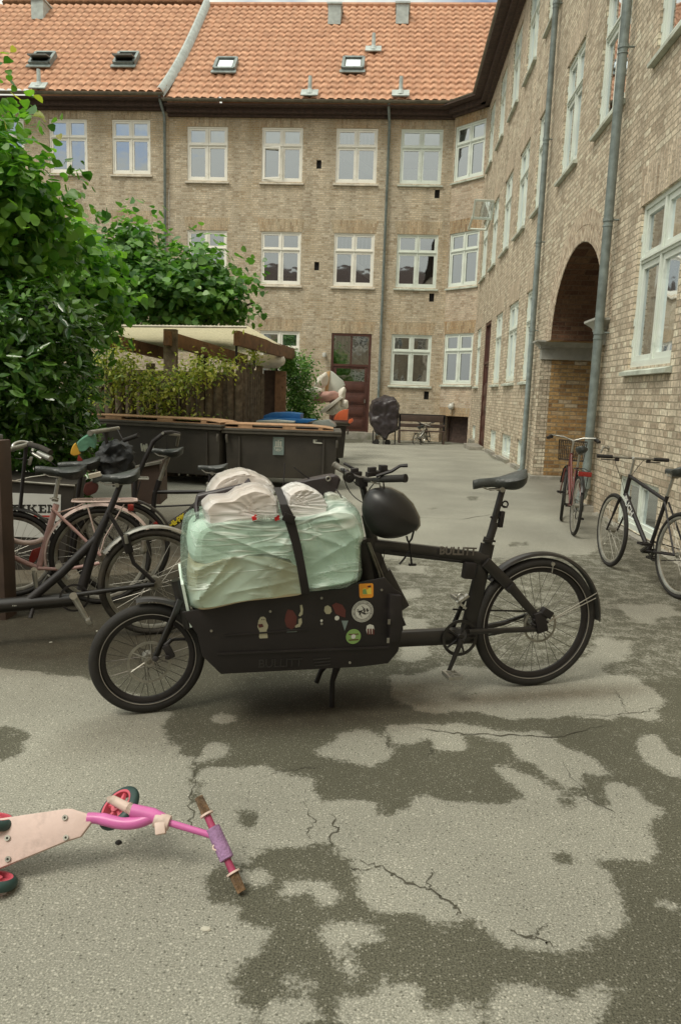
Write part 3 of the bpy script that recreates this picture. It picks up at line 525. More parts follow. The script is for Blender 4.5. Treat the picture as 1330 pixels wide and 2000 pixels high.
def lintel(root, base, rz, u, z, w, mat, h=.46, spread=.13):
    b = MB(); b.add([(-.04, -.004, 0), (w+.04, -.004, 0), (w+spread, -.004, h), (-spread, -.004, h), (-.04, .001, 0), (w+.04, .001, 0), (w+spread, .001, h), (-spread, .001, h)], [(0,1,2,3),(0,4,5,1),(1,5,6,2),(3,2,6,7),(0,3,7,4)])
    # keep the same object coordinates as the wall so that courses run true
    o = b.build('lintel', mat, root); place(o, root, base[0]+math.cos(rz)*u, base[1]+math.sin(rz)*u, z, rz); return o

def tile_roof(name, a, u, s, W_, L_, root, tw=.30, tr=.42, cut=None):
    """S-shaped clay pantiles: a = eave corner, u = along eave, s = up the slope"""
    a, u, s = np.array(a, float), np.array(u, float), np.array(s, float); u /= np.linalg.norm(u); s /= np.linalg.norm(s); n = np.cross(u, s)
    if n[2] < 0: n = -n
    k = 8; nu = int(W_/tw*k)+1; uu = np.arange(nu)*tw/k; ph = (uu/tw) % 1; prof = .030*np.sin(2*PI*ph)+.012*np.sin(4*PI*ph+.6); rows = int(L_/tr)
    lines = []
    for r in range(rows):
        for v, off in ((r*tr, .042), (r*tr+tr*.5, .024), ((r+1)*tr-.002, .004)):
            jit = rng.normal(0, .003, nu) if off > .04 else 0
            lines.append(a+uu[:, None]*u+(v-(.015*np.cos(2*PI*ph))[:, None]*(off > .04))*s+(prof+off+jit)[:, None]*n)
    V = np.concatenate(lines); m = len(lines); idx = np.arange(m*nu).reshape(m, nu); F = np.stack([idx[:-1, :-1], idx[:-1, 1:], idx[1:, 1:], idx[1:, :-1]], -1).reshape(-1, 4)
    V = V-np.array(root.location); o = np_mesh(name, V, F, 'clay_tile', root); return o
def tile_mat():
    m, N, L, b = node_mat('clay_tile'); t = N.new('ShaderNodeTexCoord')
    sn = N.new('ShaderNodeVectorMath'); sn.operation = 'SNAP'; sn.inputs[1].default_value = (.30, .297, .297); L(t.outputs['Object'], sn.inputs[0])
    wn = N.new('ShaderNodeTexWhiteNoise'); L(sn.outputs['Vector'], wn.inputs['Vector'])
    r = N.new('ShaderNodeValToRGB'); e = r.color_ramp.elements; e[0].color = (.47, .245, .145, 1); e[1].color = (.57, .32, .195, 1); q = e.new(.5); q.color = (.52, .278, .166, 1); L(wn.outputs['Value'], r.inputs['Fac'])
    n = N.new('ShaderNodeTexNoise'); n.inputs['Scale'].default_value = 3.5; n.inputs['Detail'].default_value = 7; L(t.outputs['Object'], n.inputs['Vector'])
    rr = N.new('ShaderNodeMapRange'); rr.inputs['From Min'].default_value = .3; rr.inputs['From Max'].default_value = .7; rr.inputs['To Min'].default_value = .8; rr.inputs['To Max'].default_value = 1.2; L(n.outputs['Fac'], rr.inputs['Value'])
    sc = N.new('ShaderNodeVectorMath'); sc.operation = 'SCALE'; L(r.outputs['Color'], sc.inputs[0]); L(rr.outputs['Result'], sc.inputs['Scale']); L(sc.outputs['Vector'], b.inputs['Base Color']); b.inputs['Roughness'].default_value = .75
    MATS['clay_tile'] = m
tile_mat()
def gutter(root, pts, r=.085):
    b = MB(); k = 8; P = [Vector(p)-root.location for p in pts]; vs = []
    for i, p in enumerate(P):
        d0 = (P[i]-P[i-1]).normalized() if i else (P[1]-P[0]).normalized(); d1 = (P[i+1]-P[i]).normalized() if i < len(P)-1 else d0
        d = (d0+d1).normalized(); w = Vector((d.y, -d.x, 0)).normalized()/max(.3, d.dot(d1))
        for q in range(k+1): t = PI*q/k; vs.append(p+w*math.cos(t)*r-Vector((0, 0, 1))*math.sin(t)*r)
        for q in range(k, -1, -1): t = PI*q/k; vs.append(p+w*math.cos(t)*(r-.008)-Vector((0, 0, 1))*math.sin(t)*(r-.008))
    m = 2*(k+1); b.add(vs, [(i*m+q, i*m+(q+1) % m, (i+1)*m+(q+1) % m, (i+1)*m+q) for i in range(len(P)-1) for q in range(m)]); return b.build('gutter', 'old_gutter', root, smooth=True)
def downpipe(root, pts, r=.05, brackets=()):
    b = MB(); P = [Vector(p)-root.location for p in pts]; b.tube(P, r, 14); o = b.build('downpipe', 'zinc', root, smooth=True)
    for (x, y, z, wx, wy) in brackets:
        q = MB(); c = Vector((x, y, z))-root.location; q.tube([c-Vector((0, 0, .025)), c+Vector((0, 0, .025))], r+.009, 14); q.tube([c-Vector((0, 0, .09)), c-Vector((0, 0, .075))], r+.007, 14); q.tube([c+Vector((wx, wy, 0))*.05, c+Vector((wx, wy, 0))*.16], .012, 6); q.build('bracket', 'zinc', o)
    return o
def roof_bits(root, eave, items):
    """skylights, vent pipes and hatches on a 45 degree slope; positions found from the photo"""
    y0, z0 = eave; q = 2**-.5
    for kind, px, py in items:
        p = onplane(px, py, (0, -q, q), (0, y0, z0)); c = Vector(p)-root.location; u, s, n = Vector((1, 0, 0)), Vector((0, q, q)), Vector((0, -q, q))
        if kind in ('skylight', 'open'):
            w, h = .36, .42; b = MB()
            for a, e, f, g in ((0, -h, w, .06), (0, h, w, .06), (-w, 0, .06, h), (w, 0, .06, h)): b.obox(c+u*a+s*e+n*.09, u, s, n, f if f == w else .05, g if g == h else .05, .09)
            o = b.build('skylight', 'zinc', root); 
            b = MB(); b.obox(c+n*.1, u, s, n, w-.05, h-.05, .01); b.build('light_panel' if kind == 'skylight' else 'light_opening', 'film_lid' if kind == 'skylight' else 'black_void', o)
            b = MB(); b.obox(c-s*(h+.12)+n*.075, u, s, n, w+.1, .1, .02); b.build('apron', 'zinc', o)
            if kind == 'open':
                b = MB(); s2 = Vector((0, .95, .12)).normalized(); b.obox(c+n*.2-s*.12, u, s2, Vector((0, -.12, .95)), w, .34, .025); b.build('sash', 'grey_plastic', o)
            else:
                b = MB(); b.quad(c-u*(w-.1)-s*(h-.12)+n*.13, c+u*(w-.1)-s*(h-.12)+n*.13, c+u*(w-.1)+s*(h-.12)+n*.13, c-u*(w-.1)+s*(h-.12)+n*.13); b.build('pane', 'window_glass', o)
        elif kind == 'vent':
            b = MB(); b.tube([c, c+Vector((0, 0, .62))], [.075, .065], 12); o = b.build('vent_pipe', 'lead_flashing', root, smooth=True); b = MB(); b.obox(c+n*.09, u, s, n, .3, .2, .02); b.tube([c+Vector((0, 0, .02)), c+Vector((0, 0, .2))], [.17, .08], 12); b.build('flashing', 'lead_flashing', o)
        elif kind == 'hatch':
            b = MB(); b.box(c.x-.25, c.x+.25, c.y-.1, c.y+.7, c.z-.1, c.z+.62); b.box(c.x-.30, c.x+.30, c.y-.16, c.y+.76, c.z+.62, c.z+.68); b.build('roof_hatch', 'lead_flashing', root)

R90, R45 = -PI/2, -PI/4
# --- middle block: back wall, chamfered corner
mid = thing('brick_building', 'brick block across the end of the yard with a brown door and angled corner bay', 'building', (-8.45, 28.2, 0))
Bm, Bc = (-8.45, 28.2), (1.85, 28.2)
OP = []; WN = []
for z, h, cols in ((9.06, 1.86, [(-7.77, 'bp'), (-5.03, 'bo'), (-2.34, 's'), (-.02, 'bc')]), (5.45, 1.88, [(-7.77, ''), (-5.01, 'p'), (-2.31, 's'), (0, '')]), (1.92, 1.85, [(-4.98, 'd'), (-.05, 'd')])):
    for x, k in cols: u = x+8.45; OP.append((u, u+1.49, z, z+h)); WN.append((u, z, h, k, x > -1))
VENTS = [(-3.03, 9.53), (1.27, 8.59), (-3.01, 5.99), (1.26, 4.97), (1.25, 1.41)]
for x, z in VENTS: OP.append((x+8.45, x+8.63, z, z+.3))
OP.append((6.16, 7.66, .1, 3.75))
w = wall_mesh(10.3, -.4, 11.35, OP).build('wall', 'brick_back', mid); place(w, mid, -8.45, 28.2, 0)
for (u, z, h, k, gr) in WN:
    window(mid, Bm, 0, u, z, 1.49, h, 'green_white_paint' if gr else 'white_paint', k)
    lt = wl = MB(); 
    o = MB().add([(u-.04, -.004, z+h), (u+1.53, -.004, z+h), (u+1.62, -.004, z+h+.44), (u-.13, -.004, z+h+.44)], [(0, 1, 2, 3)]).build('lintel', 'soldier_back', mid); place(o, mid, -8.45, 28.2, 0)
o = MB().add([(6.1, -.004, 3.75), (7.72, -.004, 3.75), (7.8, -.004, 4.2), (6.02, -.004, 4.2)], [(0, 1, 2, 3)]).build('lintel', 'soldier_back', mid); place(o, mid, -8.45, 28.2, 0)
for x, z in VENTS: MB().box(x+.001, x+.179, 28.28, 28.3, z, z+.299).build('air_vent', 'black_void', mid).location = -mid.location
# door
def panel_door(root, base, rz, u, z, w, h, glaze):
    b = MB(); b.box(0, .09, .02, .14, 0, h).box(w-.09, w, .02, .14, 0, h).box(.09, w-.09, .02, .14, h-.09, h).box(.09, w-.09, .03, .12, h*.68-.04, h*.68+.04)
    o = b.build('door_frame', 'brown_door_paint', root); place(o, root, base[0]+math.cos(rz)*u, base[1]+math.sin(rz)*u, z, rz)
    l = MB(); l.box(.1, w-.1, .07, .11, .02, h*.52); l.box(.1, .22, .06, .115, h*.52, h*.68-.04).box(w-.22, w-.1, .06, .115, h*.52, h*.68-.04).box(.22, w-.22, .06, .115, h*.66-.05, h*.68-.041)
    for i in range(4): z0 = .14+i*h*.125; l.box(.2, w-.2, .045, .069, z0, z0+h*.09).box(.26, w-.26, .03, .0445, z0+.05, z0+h*.09-.05)
    d = l.build('door', 'brown_door_paint', o, bevel=.006); MB().box(w-.19, w-.16, .0, .06, h*.3, h*.3+.14).build('handle', 'dull_alloy', d)
    p = MB(); p.quad((.09, .09, h*.5), (w-.09, .09, h*.5), (w-.09, .09, h-.09), (.09, .09, h-.09)); p.build('pane', 'window_glass', o)
    g = MB(); g.box(w/2-.03, w/2+.03, .05, .088, h*.68+.04, h-.09)
    g.build('glazing_bar', 'brown_door_paint', o)
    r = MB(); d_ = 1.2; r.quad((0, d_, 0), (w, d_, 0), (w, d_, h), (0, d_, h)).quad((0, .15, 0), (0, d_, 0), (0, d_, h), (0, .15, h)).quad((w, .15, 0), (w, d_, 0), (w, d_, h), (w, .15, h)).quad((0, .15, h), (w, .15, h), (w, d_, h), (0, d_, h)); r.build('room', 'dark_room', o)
    if glaze:
        s = MB(); s.obox((w*.6, .55, h*.72), (1, 0, -.7), (0, 1, 0), (.7, 0, 1), w*.6, .04, .13)
        for i in range(10): s.box(.12+i*.14, .13+i*.14, .45, .46, h*.72, h-.1)
        s.build('staircase', 'stucco_grey', o)
    return o
panel_door(mid, Bm, 0, 6.16, .1, 1.5, 3.65, True)
MB().box(-2.4, -.5, 27.75, 28.2, -.3, .1).build('doorstep', 'concrete', mid, bevel=.01).location = -mid.location
# chamfer
ops = [(.05, 1.39, 9.08, 10.91), (.05, 1.39, 5.45, 7.31), (.05, 1.39, 2.0, 3.8), (.03, 1.38, -.4, .84)]
CB = (1.85, 28.0)
w = wall_mesh(1.485, -.4, 11.35, ops, reveal=.16).build('wall', 'brick_chamfer', mid); place(w, mid, 1.85, 28.0, 0, R45)
w = MB().quad((0, 0, -.4), (.2, 0, -.4), (.2, 0, 11.35), (0, 0, 11.35)).build('wall', 'brick_back', mid); place(w, mid, 1.85, 28.2, 0, R90)
for (a, c, z, t), k in zip(ops[:3], ('b', '', 'p')):
    window(mid, CB, R45, a, z, 1.34, t-z, 'green_white_paint', k)
    if t < 11.5: o = MB().add([(a-.03, -.004, t), (c+.03, -.004, t), (c+.08, -.004, t+.44), (a-.04, -.004, t+.44)], [(0, 1, 2, 3)]).build('lintel', 'soldier_chamfer', mid); place(o, mid, 1.85, 28.0, 0, R45)
o = MB().add([(.02, -.004, .84), (1.40, -.004, .84), (1.45, -.004, 1.15), (.0, -.004, 1.15)], [(0, 1, 2, 3)]).build('lintel', 'soldier_chamfer', mid); place(o, mid, 1.85, 28.0, 0, R45)
b = MB(); b.box(.03, 1.38, .5, .52, -.4, .84).box(.05, .12, .42, .5, -.4, .8).box(.3, 1.3, .44, .49, -.4, .55).box(.36, 1.2, .425, .439, .2, .48).box(.36, 1.2, .425, .439, -.3, .12)
o = b.build('cellar_door', 'dark_eave', mid); place(o, mid, 1.85, 28.0, 0, R45)
b = MB(); b.quad((.03, .16, -.4), (.03, .5, -.4), (.03, .5, .84), (.03, .16, .84)).quad((1.38, .16, -.4), (1.38, .5, -.4), (1.38, .5, .84), (1.38, .16, .84)).quad((.03, .16, .84), (1.38, .16, .84), (1.38, .5, .84), (.03, .5, .84))
o = b.build('cellar_recess', 'brick_chamfer', mid); place(o, mid, 1.85, 28.0, 0, R45)
b = MB(); b.lathe((0, 0, 0), [(0, -.11), (.06, -.1), (.1, -.05), (.115, 0), (.1, .06), (.07, .1), (.05, .12)], 20); b.tube([(0, .02, .1), (0, .12, .13)], .04, 8)
o = b.build('globe_lamp', 'lamp_opal', mid, smooth=True); place(o, mid, 2.32-.1, 27.53-.1, 1.18, R45)
b = MB(); b.tube([(-2.52, 28.19, 2.95), (-2.52, 28.06, 2.95)], .05, 10); b.lathe((-2.52, 28.02, 2.93), [(0, -.09), (.07, -.08), (.09, 0), (.07, .07), (0, .09)], 16); b.build('wall_lamp', 'lamp_opal', mid, smooth=True).location = -mid.location
# cornice, gutter, roof of the middle block
c = MB(); c.box(-8.45, 1.95, 28.05, 28.2, 11.22, 11.3).box(-8.45, 2.0, 27.9, 28.2, 11.3, 11.46).box(-8.45, 2.0, 27.62, 28.2, 11.46, 11.5); c.build('cornice', 'dark_eave', mid).location = -mid.location
c = MB(); c.box(0, 1.6, -.15, 0, 11.22, 11.3).box(-.05, 1.6, -.3, 0, 11.3, 11.46).box(-.25, 1.5, -.62, 0, 11.47, 11.505); o = c.build('cornice', 'dark_eave', mid); place(o, mid, 1.85, 28.0, 0, R45)
gutter(mid, [(-8.5, 27.58, 11.62), (1.62, 27.58, 11.62), (2.38, 26.82, 11.62)])
tile_roof('roof', (-8.3, 27.55, 11.62), (1, 0, 0), (0, 1, 1), 18, 8.05, mid)
b = MB(); yr, zr = 27.55+8.05*.7071, 11.62+8.05*.7071
for i in range(60): b.tube([(-8.3+i*.3, yr, zr+.0), (-8.3+i*.3+.31, yr, zr+.02)], [.13, .11], 8)
b.build('ridge_tile', 'clay_tile', mid).location = -mid.location
b = MB(); b.quad((-8.3, yr, zr), (9.7, yr, zr), (9.7, yr+6, zr-6), (-8.3, yr+6, zr-6)); b.build('roof', 'clay_tile', mid).location = -mid.location
MB().add([(1.5, 27.6, 11.6), (2.45, 26.75, 11.6), (3.6, 27.8, 12.0), (1.5, 28.6, 12.3)], [(0, 1, 2, 3)]).build('valley_flashing', 'lead_flashing', mid).location = -mid.location
roof_bits(mid, (27.55, 11.68), [('skylight', 442, 131), ('skylight', 690, 130), ('vent', 605, 186), ('vent', 782, 187), ('vent', 729, 100), ('hatch', 653, 44), ('hatch', 785, 43)])
downpipe(mid, [(-.5, 27.62, 11.6), (-.5, 27.72, 11.45), (-.45, 28.08, 11.05), (-.45, 28.1, 0), ], .05, [(-.45, 28.1, z, 0, 1) for z in (9.4, 7.6, 5.8, 4.0, 2.2)])
# --- left block
lef = thing('brick_building', 'left-hand brick block behind the trees, with two open roof lights and higher eaves', 'building', (-17, 28.2, 0))
OP = []; WL = []
for z, h in ((9.24, 1.88), (5.62, 1.9)):
    for x in (-15.3, -12.92, -10.56): OP.append((x+17, x+18.43, z, z+h)); WL.append((x+17, z, h))
w = wall_mesh(8.55, -.4, 11.6, OP).build('wall', 'brick_back', lef); place(w, lef, -17, 28.18, 0)
for (u, z, h) in WL:
    window(lef, (-17, 28.18), 0, u, z, 1.43, h, 'white_paint', 'b' if z > 9 else '')
    o = MB().add([(u-.04, -.004, z+h), (u+1.47, -.004, z+h), (u+1.56, -.004, z+h+.44), (u-.13, -.004, z+h+.44)], [(0, 1, 2, 3)]).build('lintel', 'soldier_back', lef); place(o, lef, -17, 28.18, 0)
c = MB(); c.box(-17, -8.46, 28.03, 28.18, 11.4, 11.48).box(-17, -8.46, 27.88, 28.18, 11.48, 11.64).box(-17, -8.46, 27.6, 28.18, 11.64, 11.68); c.build('cornice', 'dark_eave', lef).location = -lef.location
gutter(lef, [(-17, 27.56, 11.8), (-8.42, 27.56, 11.8)])
tile_roof('roof', (-17.1, 27.53, 11.82), (1, 0, 0), (0, 1, 1), 8.72, 7.95, lef)
b = MB()
for i in range(28): b.tube([(-17+i*.31, 33.17, 17.47), (-17+i*.31+.32, 33.17, 17.49)], [.13, .11], 8)
b.build('ridge_tile', 'clay_tile', lef).location = -lef.location
b = MB(); b.quad((-17.1, 33.15, 17.44), (-8.4, 33.15, 17.44), (-8.4, 39, 11.5), (-17.1, 39, 11.5)); b.add([(-8.4, 27.6, 11.6), (-8.4, 33.15, 17.42), (-8.4, 38.9, 11.6)], [(0, 1, 2)]); b.build('roof', 'clay_tile', lef).location = -lef.location
# lead verge between the two roofs, swept out at the foot
b = MB(); vs = []; n = 26
for i in range(n+1):
    t = i/n; y = 27.5+5.6*t; z = 11.74+5.6*t+.09; xo = -8.35-.28*(1-t)**4*1.0; vs += [(xo-.04, y, z+.10), (xo+.04, y, z+.14), (xo+.16, y, z+.02), (xo+.20, y, z-.2)]
b.add(vs, [(4*i+q, 4*i+q+1, 4*i+q+5, 4*i+q+4) for i in range(n) for q in range(3)]); b.build('verge_flashing', 'lead_flashing', lef, smooth=True).location = -lef.location
roof_bits(lef, (27.53, 11.88), [('open', 86, 120), ('open', 249, 120), ('vent', 77, 172), ('hatch', 76, 34)])
downpipe(lef, [(-8.62, 27.6, 11.8), (-8.62, 27.72, 11.6), (-8.57, 28.08, 11.2), (-8.57, 28.1, 0)], .05, [(-8.57, 28.1, z, 0, 1) for z in (9.4, 7.2, 5.0)])
# --- right wing
rgt = thing('brick_building', 'tall brick wing along the right side of the yard with an arched passage', 'building', (2.9, 26.95, 0))
Br = (2.9, 26.95); G = 'green_white_paint'
def YU(y): return 26.95-y
RW = []
for y0, y1, k in ((9.50, 8.10, 'd'), (12.03, 10.68, ''), (14.48, 13.2, 'd'), (16.98, 15.83, ''), (19.35, 18.0, 'd'), (21.7, 20.38, ''), (24.08, 22.85, 'd'), (26.5, 25.15, '')): RW.append((y0, y1, 5.50, 7.40, k))
for y0, y1, k in ((6.9, 5.5, ''), (4.4, 3.0, '')): RW.append((y0, y1, 5.5, 7.4, k))
for y0, y1 in ((16.9, 15.6), (19.35, 18.0), (21.7, 20.38), (24.08, 22.85), (26.45, 25.24), (14.48, 13.2), (12.03, 10.7), (9.5, 8.1)): RW.append((y0, y1, 9.06, 10.92, ''))
for y0, y1, k in ((9.50, 8.08, 'd'), (17.05, 15.9, 'd'), (19.5, 18.08, ''), (21.85, 20.55, 'd'), (26.42, 25.3, '')): RW.append((y0, y1, 1.95, 3.85, k))
BW = [(9.42, 8.03, .03, .64), (17.0, 15.8, .08, .64), (19.33, 17.9, .08, .65), (21.6, 20.4, .08, .65), (26.3, 25.3, .1, .6)]
OPR = [(YU(a), YU(c), z, t) for a, c, z, t, k in RW]+[(YU(a), YU(c), z, t) for a, c, z, t in BW]+[(YU(24.22), YU(22.85), .0, 3.85), (12.25, 16.08, -.4, 4.0)]
w = wall_mesh(41, -.4, 11.35, OPR[:-1]+[OPR[-1]], reveal=.16)
w = w.build('wall', 'brick_side', rgt); place(w, rgt, 2.9, 26.95, 0, R90)
for (a, c, z, t, k) in RW:
    window(rgt, Br, R90, YU(a), z, a-c, t-z, G, k)
    o = MB().add([(YU(a)-.04, -.004, t), (YU(c)+.04, -.004, t), (YU(c)+.13, -.004, t+.44), (YU(a)-.13, -.004, t+.44)], [(0, 1, 2, 3)]).build('lintel', 'soldier_side', rgt); place(o, rgt, 2.9, 26.95, 0, R90)
for (a, c, z, t) in BW: window(rgt, Br, R90, YU(a), z, a-c, t-z, G, '', sill=False)
panel_door(rgt, Br, R90, YU(24.22), .0, 1.37, 3.85, False)
MB().box(2.45, 2.9, 22.7, 24.4, -.3, .06).build('doorstep', 'concrete', rgt, bevel=.01).location = -rgt.location
# arch infill, vault and imposts (wall frame)
b = MB(); uc, a_, zs_, hh = 14.435, 1.645, 2.62, 1.38; n = 40; arc = [(uc-a_*math.cos(PI*i/n), zs_+hh*math.sin(PI*i/n)) for i in range(n+1)]
b.quad((12.25, 0, 2.62), (12.79, 0, 2.62), (12.79, 0, 4.0), (12.25, 0, 4.0)); b.quad((12.25, 0, 2.45), (12.3, 0, 2.45), (12.3, 0, 2.62), (12.25, 0, 2.62))
for i in range(n): b.quad((arc[i][0], 0, arc[i][1]), (arc[i+1][0], 0, arc[i+1][1]), (arc[i+1][0], 0, 4.001), (arc[i][0], 0, 4.001))
o = b.build('arch_spandrel', 'brick_side', rgt); place(o, rgt, 2.9, 26.95, 0, R90)
# voussoir ring, 4 mm proud, as a fan of radial bricks
simple('voussoir_brick', (.58, .49, .37), .9, var=.3, scale=16, bump=.6, dirt=(.38, .29, .21), dscale=7, dpos=(.45, .6)); simple('mortar_old', (.26, .23, .18), .95, var=.2)
b = MB(); m = 74
for i in range(m):
    for (r0, r1) in ((.012, .235), (.25, .475)):
        t0, t1 = PI*(i+.08)/m, PI*(i+.92)/m; P = []
        for (t, r) in ((t0, r0), (t1, r0), (t1, r1), (t0, r1)): P.append((uc-(a_+r)*math.cos(t), zs_+(hh+r)*math.sin(t)))
        jj = random.uniform(-.002, .003); b.add([(p[0], -.006-jj, p[1]) for p in P]+[(p[0], .0, p[1]) for p in P], [(0,1,2,3),(0,4,5,1),(1,5,6,2),(2,6,7,3),(3,7,4,0)])
o = b.build('arch_ring', 'voussoir_brick', rgt); place(o, rgt, 2.9, 26.95, 0, R90)
dep = 7.5
b = MB()
for i in range(n): b.quad((arc[i][0], .0, arc[i][1]), (arc[i+1][0], .0, arc[i+1][1]), (arc[i+1][0], dep, arc[i+1][1]), (arc[i][0], dep, arc[i][1]))
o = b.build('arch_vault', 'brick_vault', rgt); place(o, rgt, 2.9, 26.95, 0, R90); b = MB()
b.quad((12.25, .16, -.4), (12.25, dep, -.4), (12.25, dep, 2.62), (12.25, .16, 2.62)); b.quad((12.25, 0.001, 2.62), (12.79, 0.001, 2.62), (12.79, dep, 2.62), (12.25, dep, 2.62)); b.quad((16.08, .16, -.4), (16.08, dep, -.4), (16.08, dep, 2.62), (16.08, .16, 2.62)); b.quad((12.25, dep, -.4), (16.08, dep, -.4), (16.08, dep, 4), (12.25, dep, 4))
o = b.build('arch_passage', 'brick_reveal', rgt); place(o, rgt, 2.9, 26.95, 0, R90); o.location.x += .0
def impost(u0, u1, y0, y1):
    b = MB(); b.box(u0, u1, y0, y1, 2.30, 2.50).box(u0-.03, u1+.03, y0-.03, y1, 2.50, 2.53)
    vs = []; 
    for k, (e, z) in enumerate(((.03, 2.53), (.05, 2.56), (.09, 2.59), (.13, 2.62), (.13, 2.65))): vs += [(u0-e, y0-e, z), (u1+e, y0-e, z), (u1+e, y1, z), (u0-e, y1, z)]
    fs = [(4*k+q, 4*k+(q+1) % 4, 4*k+4+(q+1) % 4, 4*k+4+q) for k in range(4) for q in range(4)]+[(16, 17, 18, 19)]; b.add(vs, fs)
    o = b.build('impost', 'stucco_grey', rgt); place(o, rgt, 2.9, 26.95, 0, R90)
impost(12.12, 12.30, -.05, 2.6); impost(16.04, 16.4, -.06, .5)
b = MB(); b.box(16.0, 16.38, -.05, .4, -.4, 2.30)
o = b.build('pilaster', 'brick_side', rgt); place(o, rgt, 2.9, 26.95, 0, R90)
b = MB(); b.box(12.02, 12.262, -.05, .1, -.4, 2.30); o = b.build('pilaster', 'brick_side', rgt); place(o, rgt, 2.9, 26.95, 0, R90)
b = MB(); b.box(11.85, 12.4, -.12, 3, -.3, .06); b.box(15.95, 16.55, -.14, .5, -.3, .08); o = b.build('arch_plinth', 'concrete', rgt, bevel=.015); place(o, rgt, 2.9, 26.95, 0, R90)
b = MB()
for (u0, u1) in ((.1, 2.6), (4.2, 11.7), (16.7, 41)): b.add([(u0, -.07, -.3), (u1, -.07, -.3), (u1, -.07, .0), (u0, -.07, .0), (u0, 0, .03), (u1, 0, .03)], [(0, 1, 2, 3), (3, 2, 5, 4)])
for (a, c, z, t) in BW: b.box(YU(a)-.08, YU(c)+.08, -.10, .02, -.3, z-.0)
o = b.build('plinth', 'concrete', rgt); place(o, rgt, 2.9, 26.95, 0, R90)
c = MB(); c.box(.0, 41, -.15, 0, 11.22, 11.3).box(0, 41, -.3, 0, 11.3, 11.46).box(-.2, 41, -.55, 0, 11.46, 11.5); o = c.build('cornice', 'dark_eave', rgt); place(o, rgt, 2.9, 26.95, 0, R90)
gutter(rgt, [(2.38, 26.82, 11.621), (2.38, -14, 11.621)])
tile_roof('roof', (2.36, 27.2, 11.62), (0, -1, 0), (1, 0, 1), 41, 7.3, rgt)
PX = 2.78
downpipe(rgt, [(2.4, 15.42, 11.6), (2.42, 15.42, 11.4), (PX, 15.42, 10.9), (PX, 15.42, .12), (PX-.06, 15.42, .04)], .055, [(PX, 15.42, z, 1, 0) for z in (8.9, 6.5, 4.6, 2.9)])
downpipe(rgt, [(2.4, 10.42, 11.6), (2.42, 10.42, 11.4), (PX-.02, 10.42, 10.9), (PX-.02, 10.42, .5), (PX-.02, 10.42, .35), (PX-.1, 10.42, .12), (PX-.12, 10.42, .02)], .06, [(PX-.02, 10.42, z, 1, 0) for z in (6.0, 3.9, 2.45)])
b = MB(); b.tube([(PX-.02, 10.42, .33), (PX-.02, 10.42, .52)], [.074, .068], 14); b.tube([(PX-.07, 10.42, .2), (PX-.04, 10.42, .28)], .07, 14); b.build('pipe_shoe', 'zinc', rgt, smooth=True).location = -rgt.location
b = MB(); b.tube([(2.9, 9.95, .93), (2.82, 9.95, .93), (2.80, 9.95, .86)], .014, 8); b.tube([(2.84, 9.9, .94), (2.84, 10.0, .94)], .012, 8); b.tube([(2.9, 9.95, .93), (2.885, 9.95, .93)], .03, 10); b.build('garden_tap', 'dull_alloy', rgt, smooth=True).location = -rgt.location
# window held open on the first floor next to the corner
b = MB(); 
def sash_frame(b, w, h, t=.055, d=.04):
    b.box(0, w, 0, d, 0, t).box(0, w, 0, d, h-t, h).box(0, t, 0, d, t, h-t).box(w-t, w, 0, d, t, h-t)
sash_frame(b, .62, .58); o = b.build('open_sash', G, rgt); place(o, rgt, 2.26, 24.05, 6.95, .05); o.rotation_euler = (.45, 0, .1)
MB().quad((.055, .02, .055), (.565, .02, .055), (.565, .02, .525), (.055, .02, .525)).build('pane', 'window_glass', o)
b = MB(); sash_frame(b, .62, .58); o2 = b.build('open_sash', G, rgt); place(o2, rgt, 2.2, 24.6, 6.75, 0); o2.rotation_euler = (1.1, 0, .1)
# --- the wing mirrored in the panes (closes the yard to the south)
sou = thing('brick_building', 'opposite brick wing seen only as reflections in the ground-floor window panes', 'building', (9, -14, 0))
ops = [(u, u+1.5, z, z+1.85) for u in np.arange(2, 30, 3.1) for z in (1.9, 5.45)]
w = wall_mesh(32, -.4, 9.2, ops).build('wall', 'brick_back', sou); place(w, sou, 12, -14, 0, PI)
for o_ in ops: window(sou, (12, -14), PI, o_[0], o_[2], 1.5, 1.85, 'white_paint', '')
b = MB(); b.quad((12.5, -13.6, 9.1), (-20, -13.6, 9.1), (-20, -19, 13.8), (12.5, -19, 13.8)); b.build('roof', 'dark_eave', sou).location = -sou.location

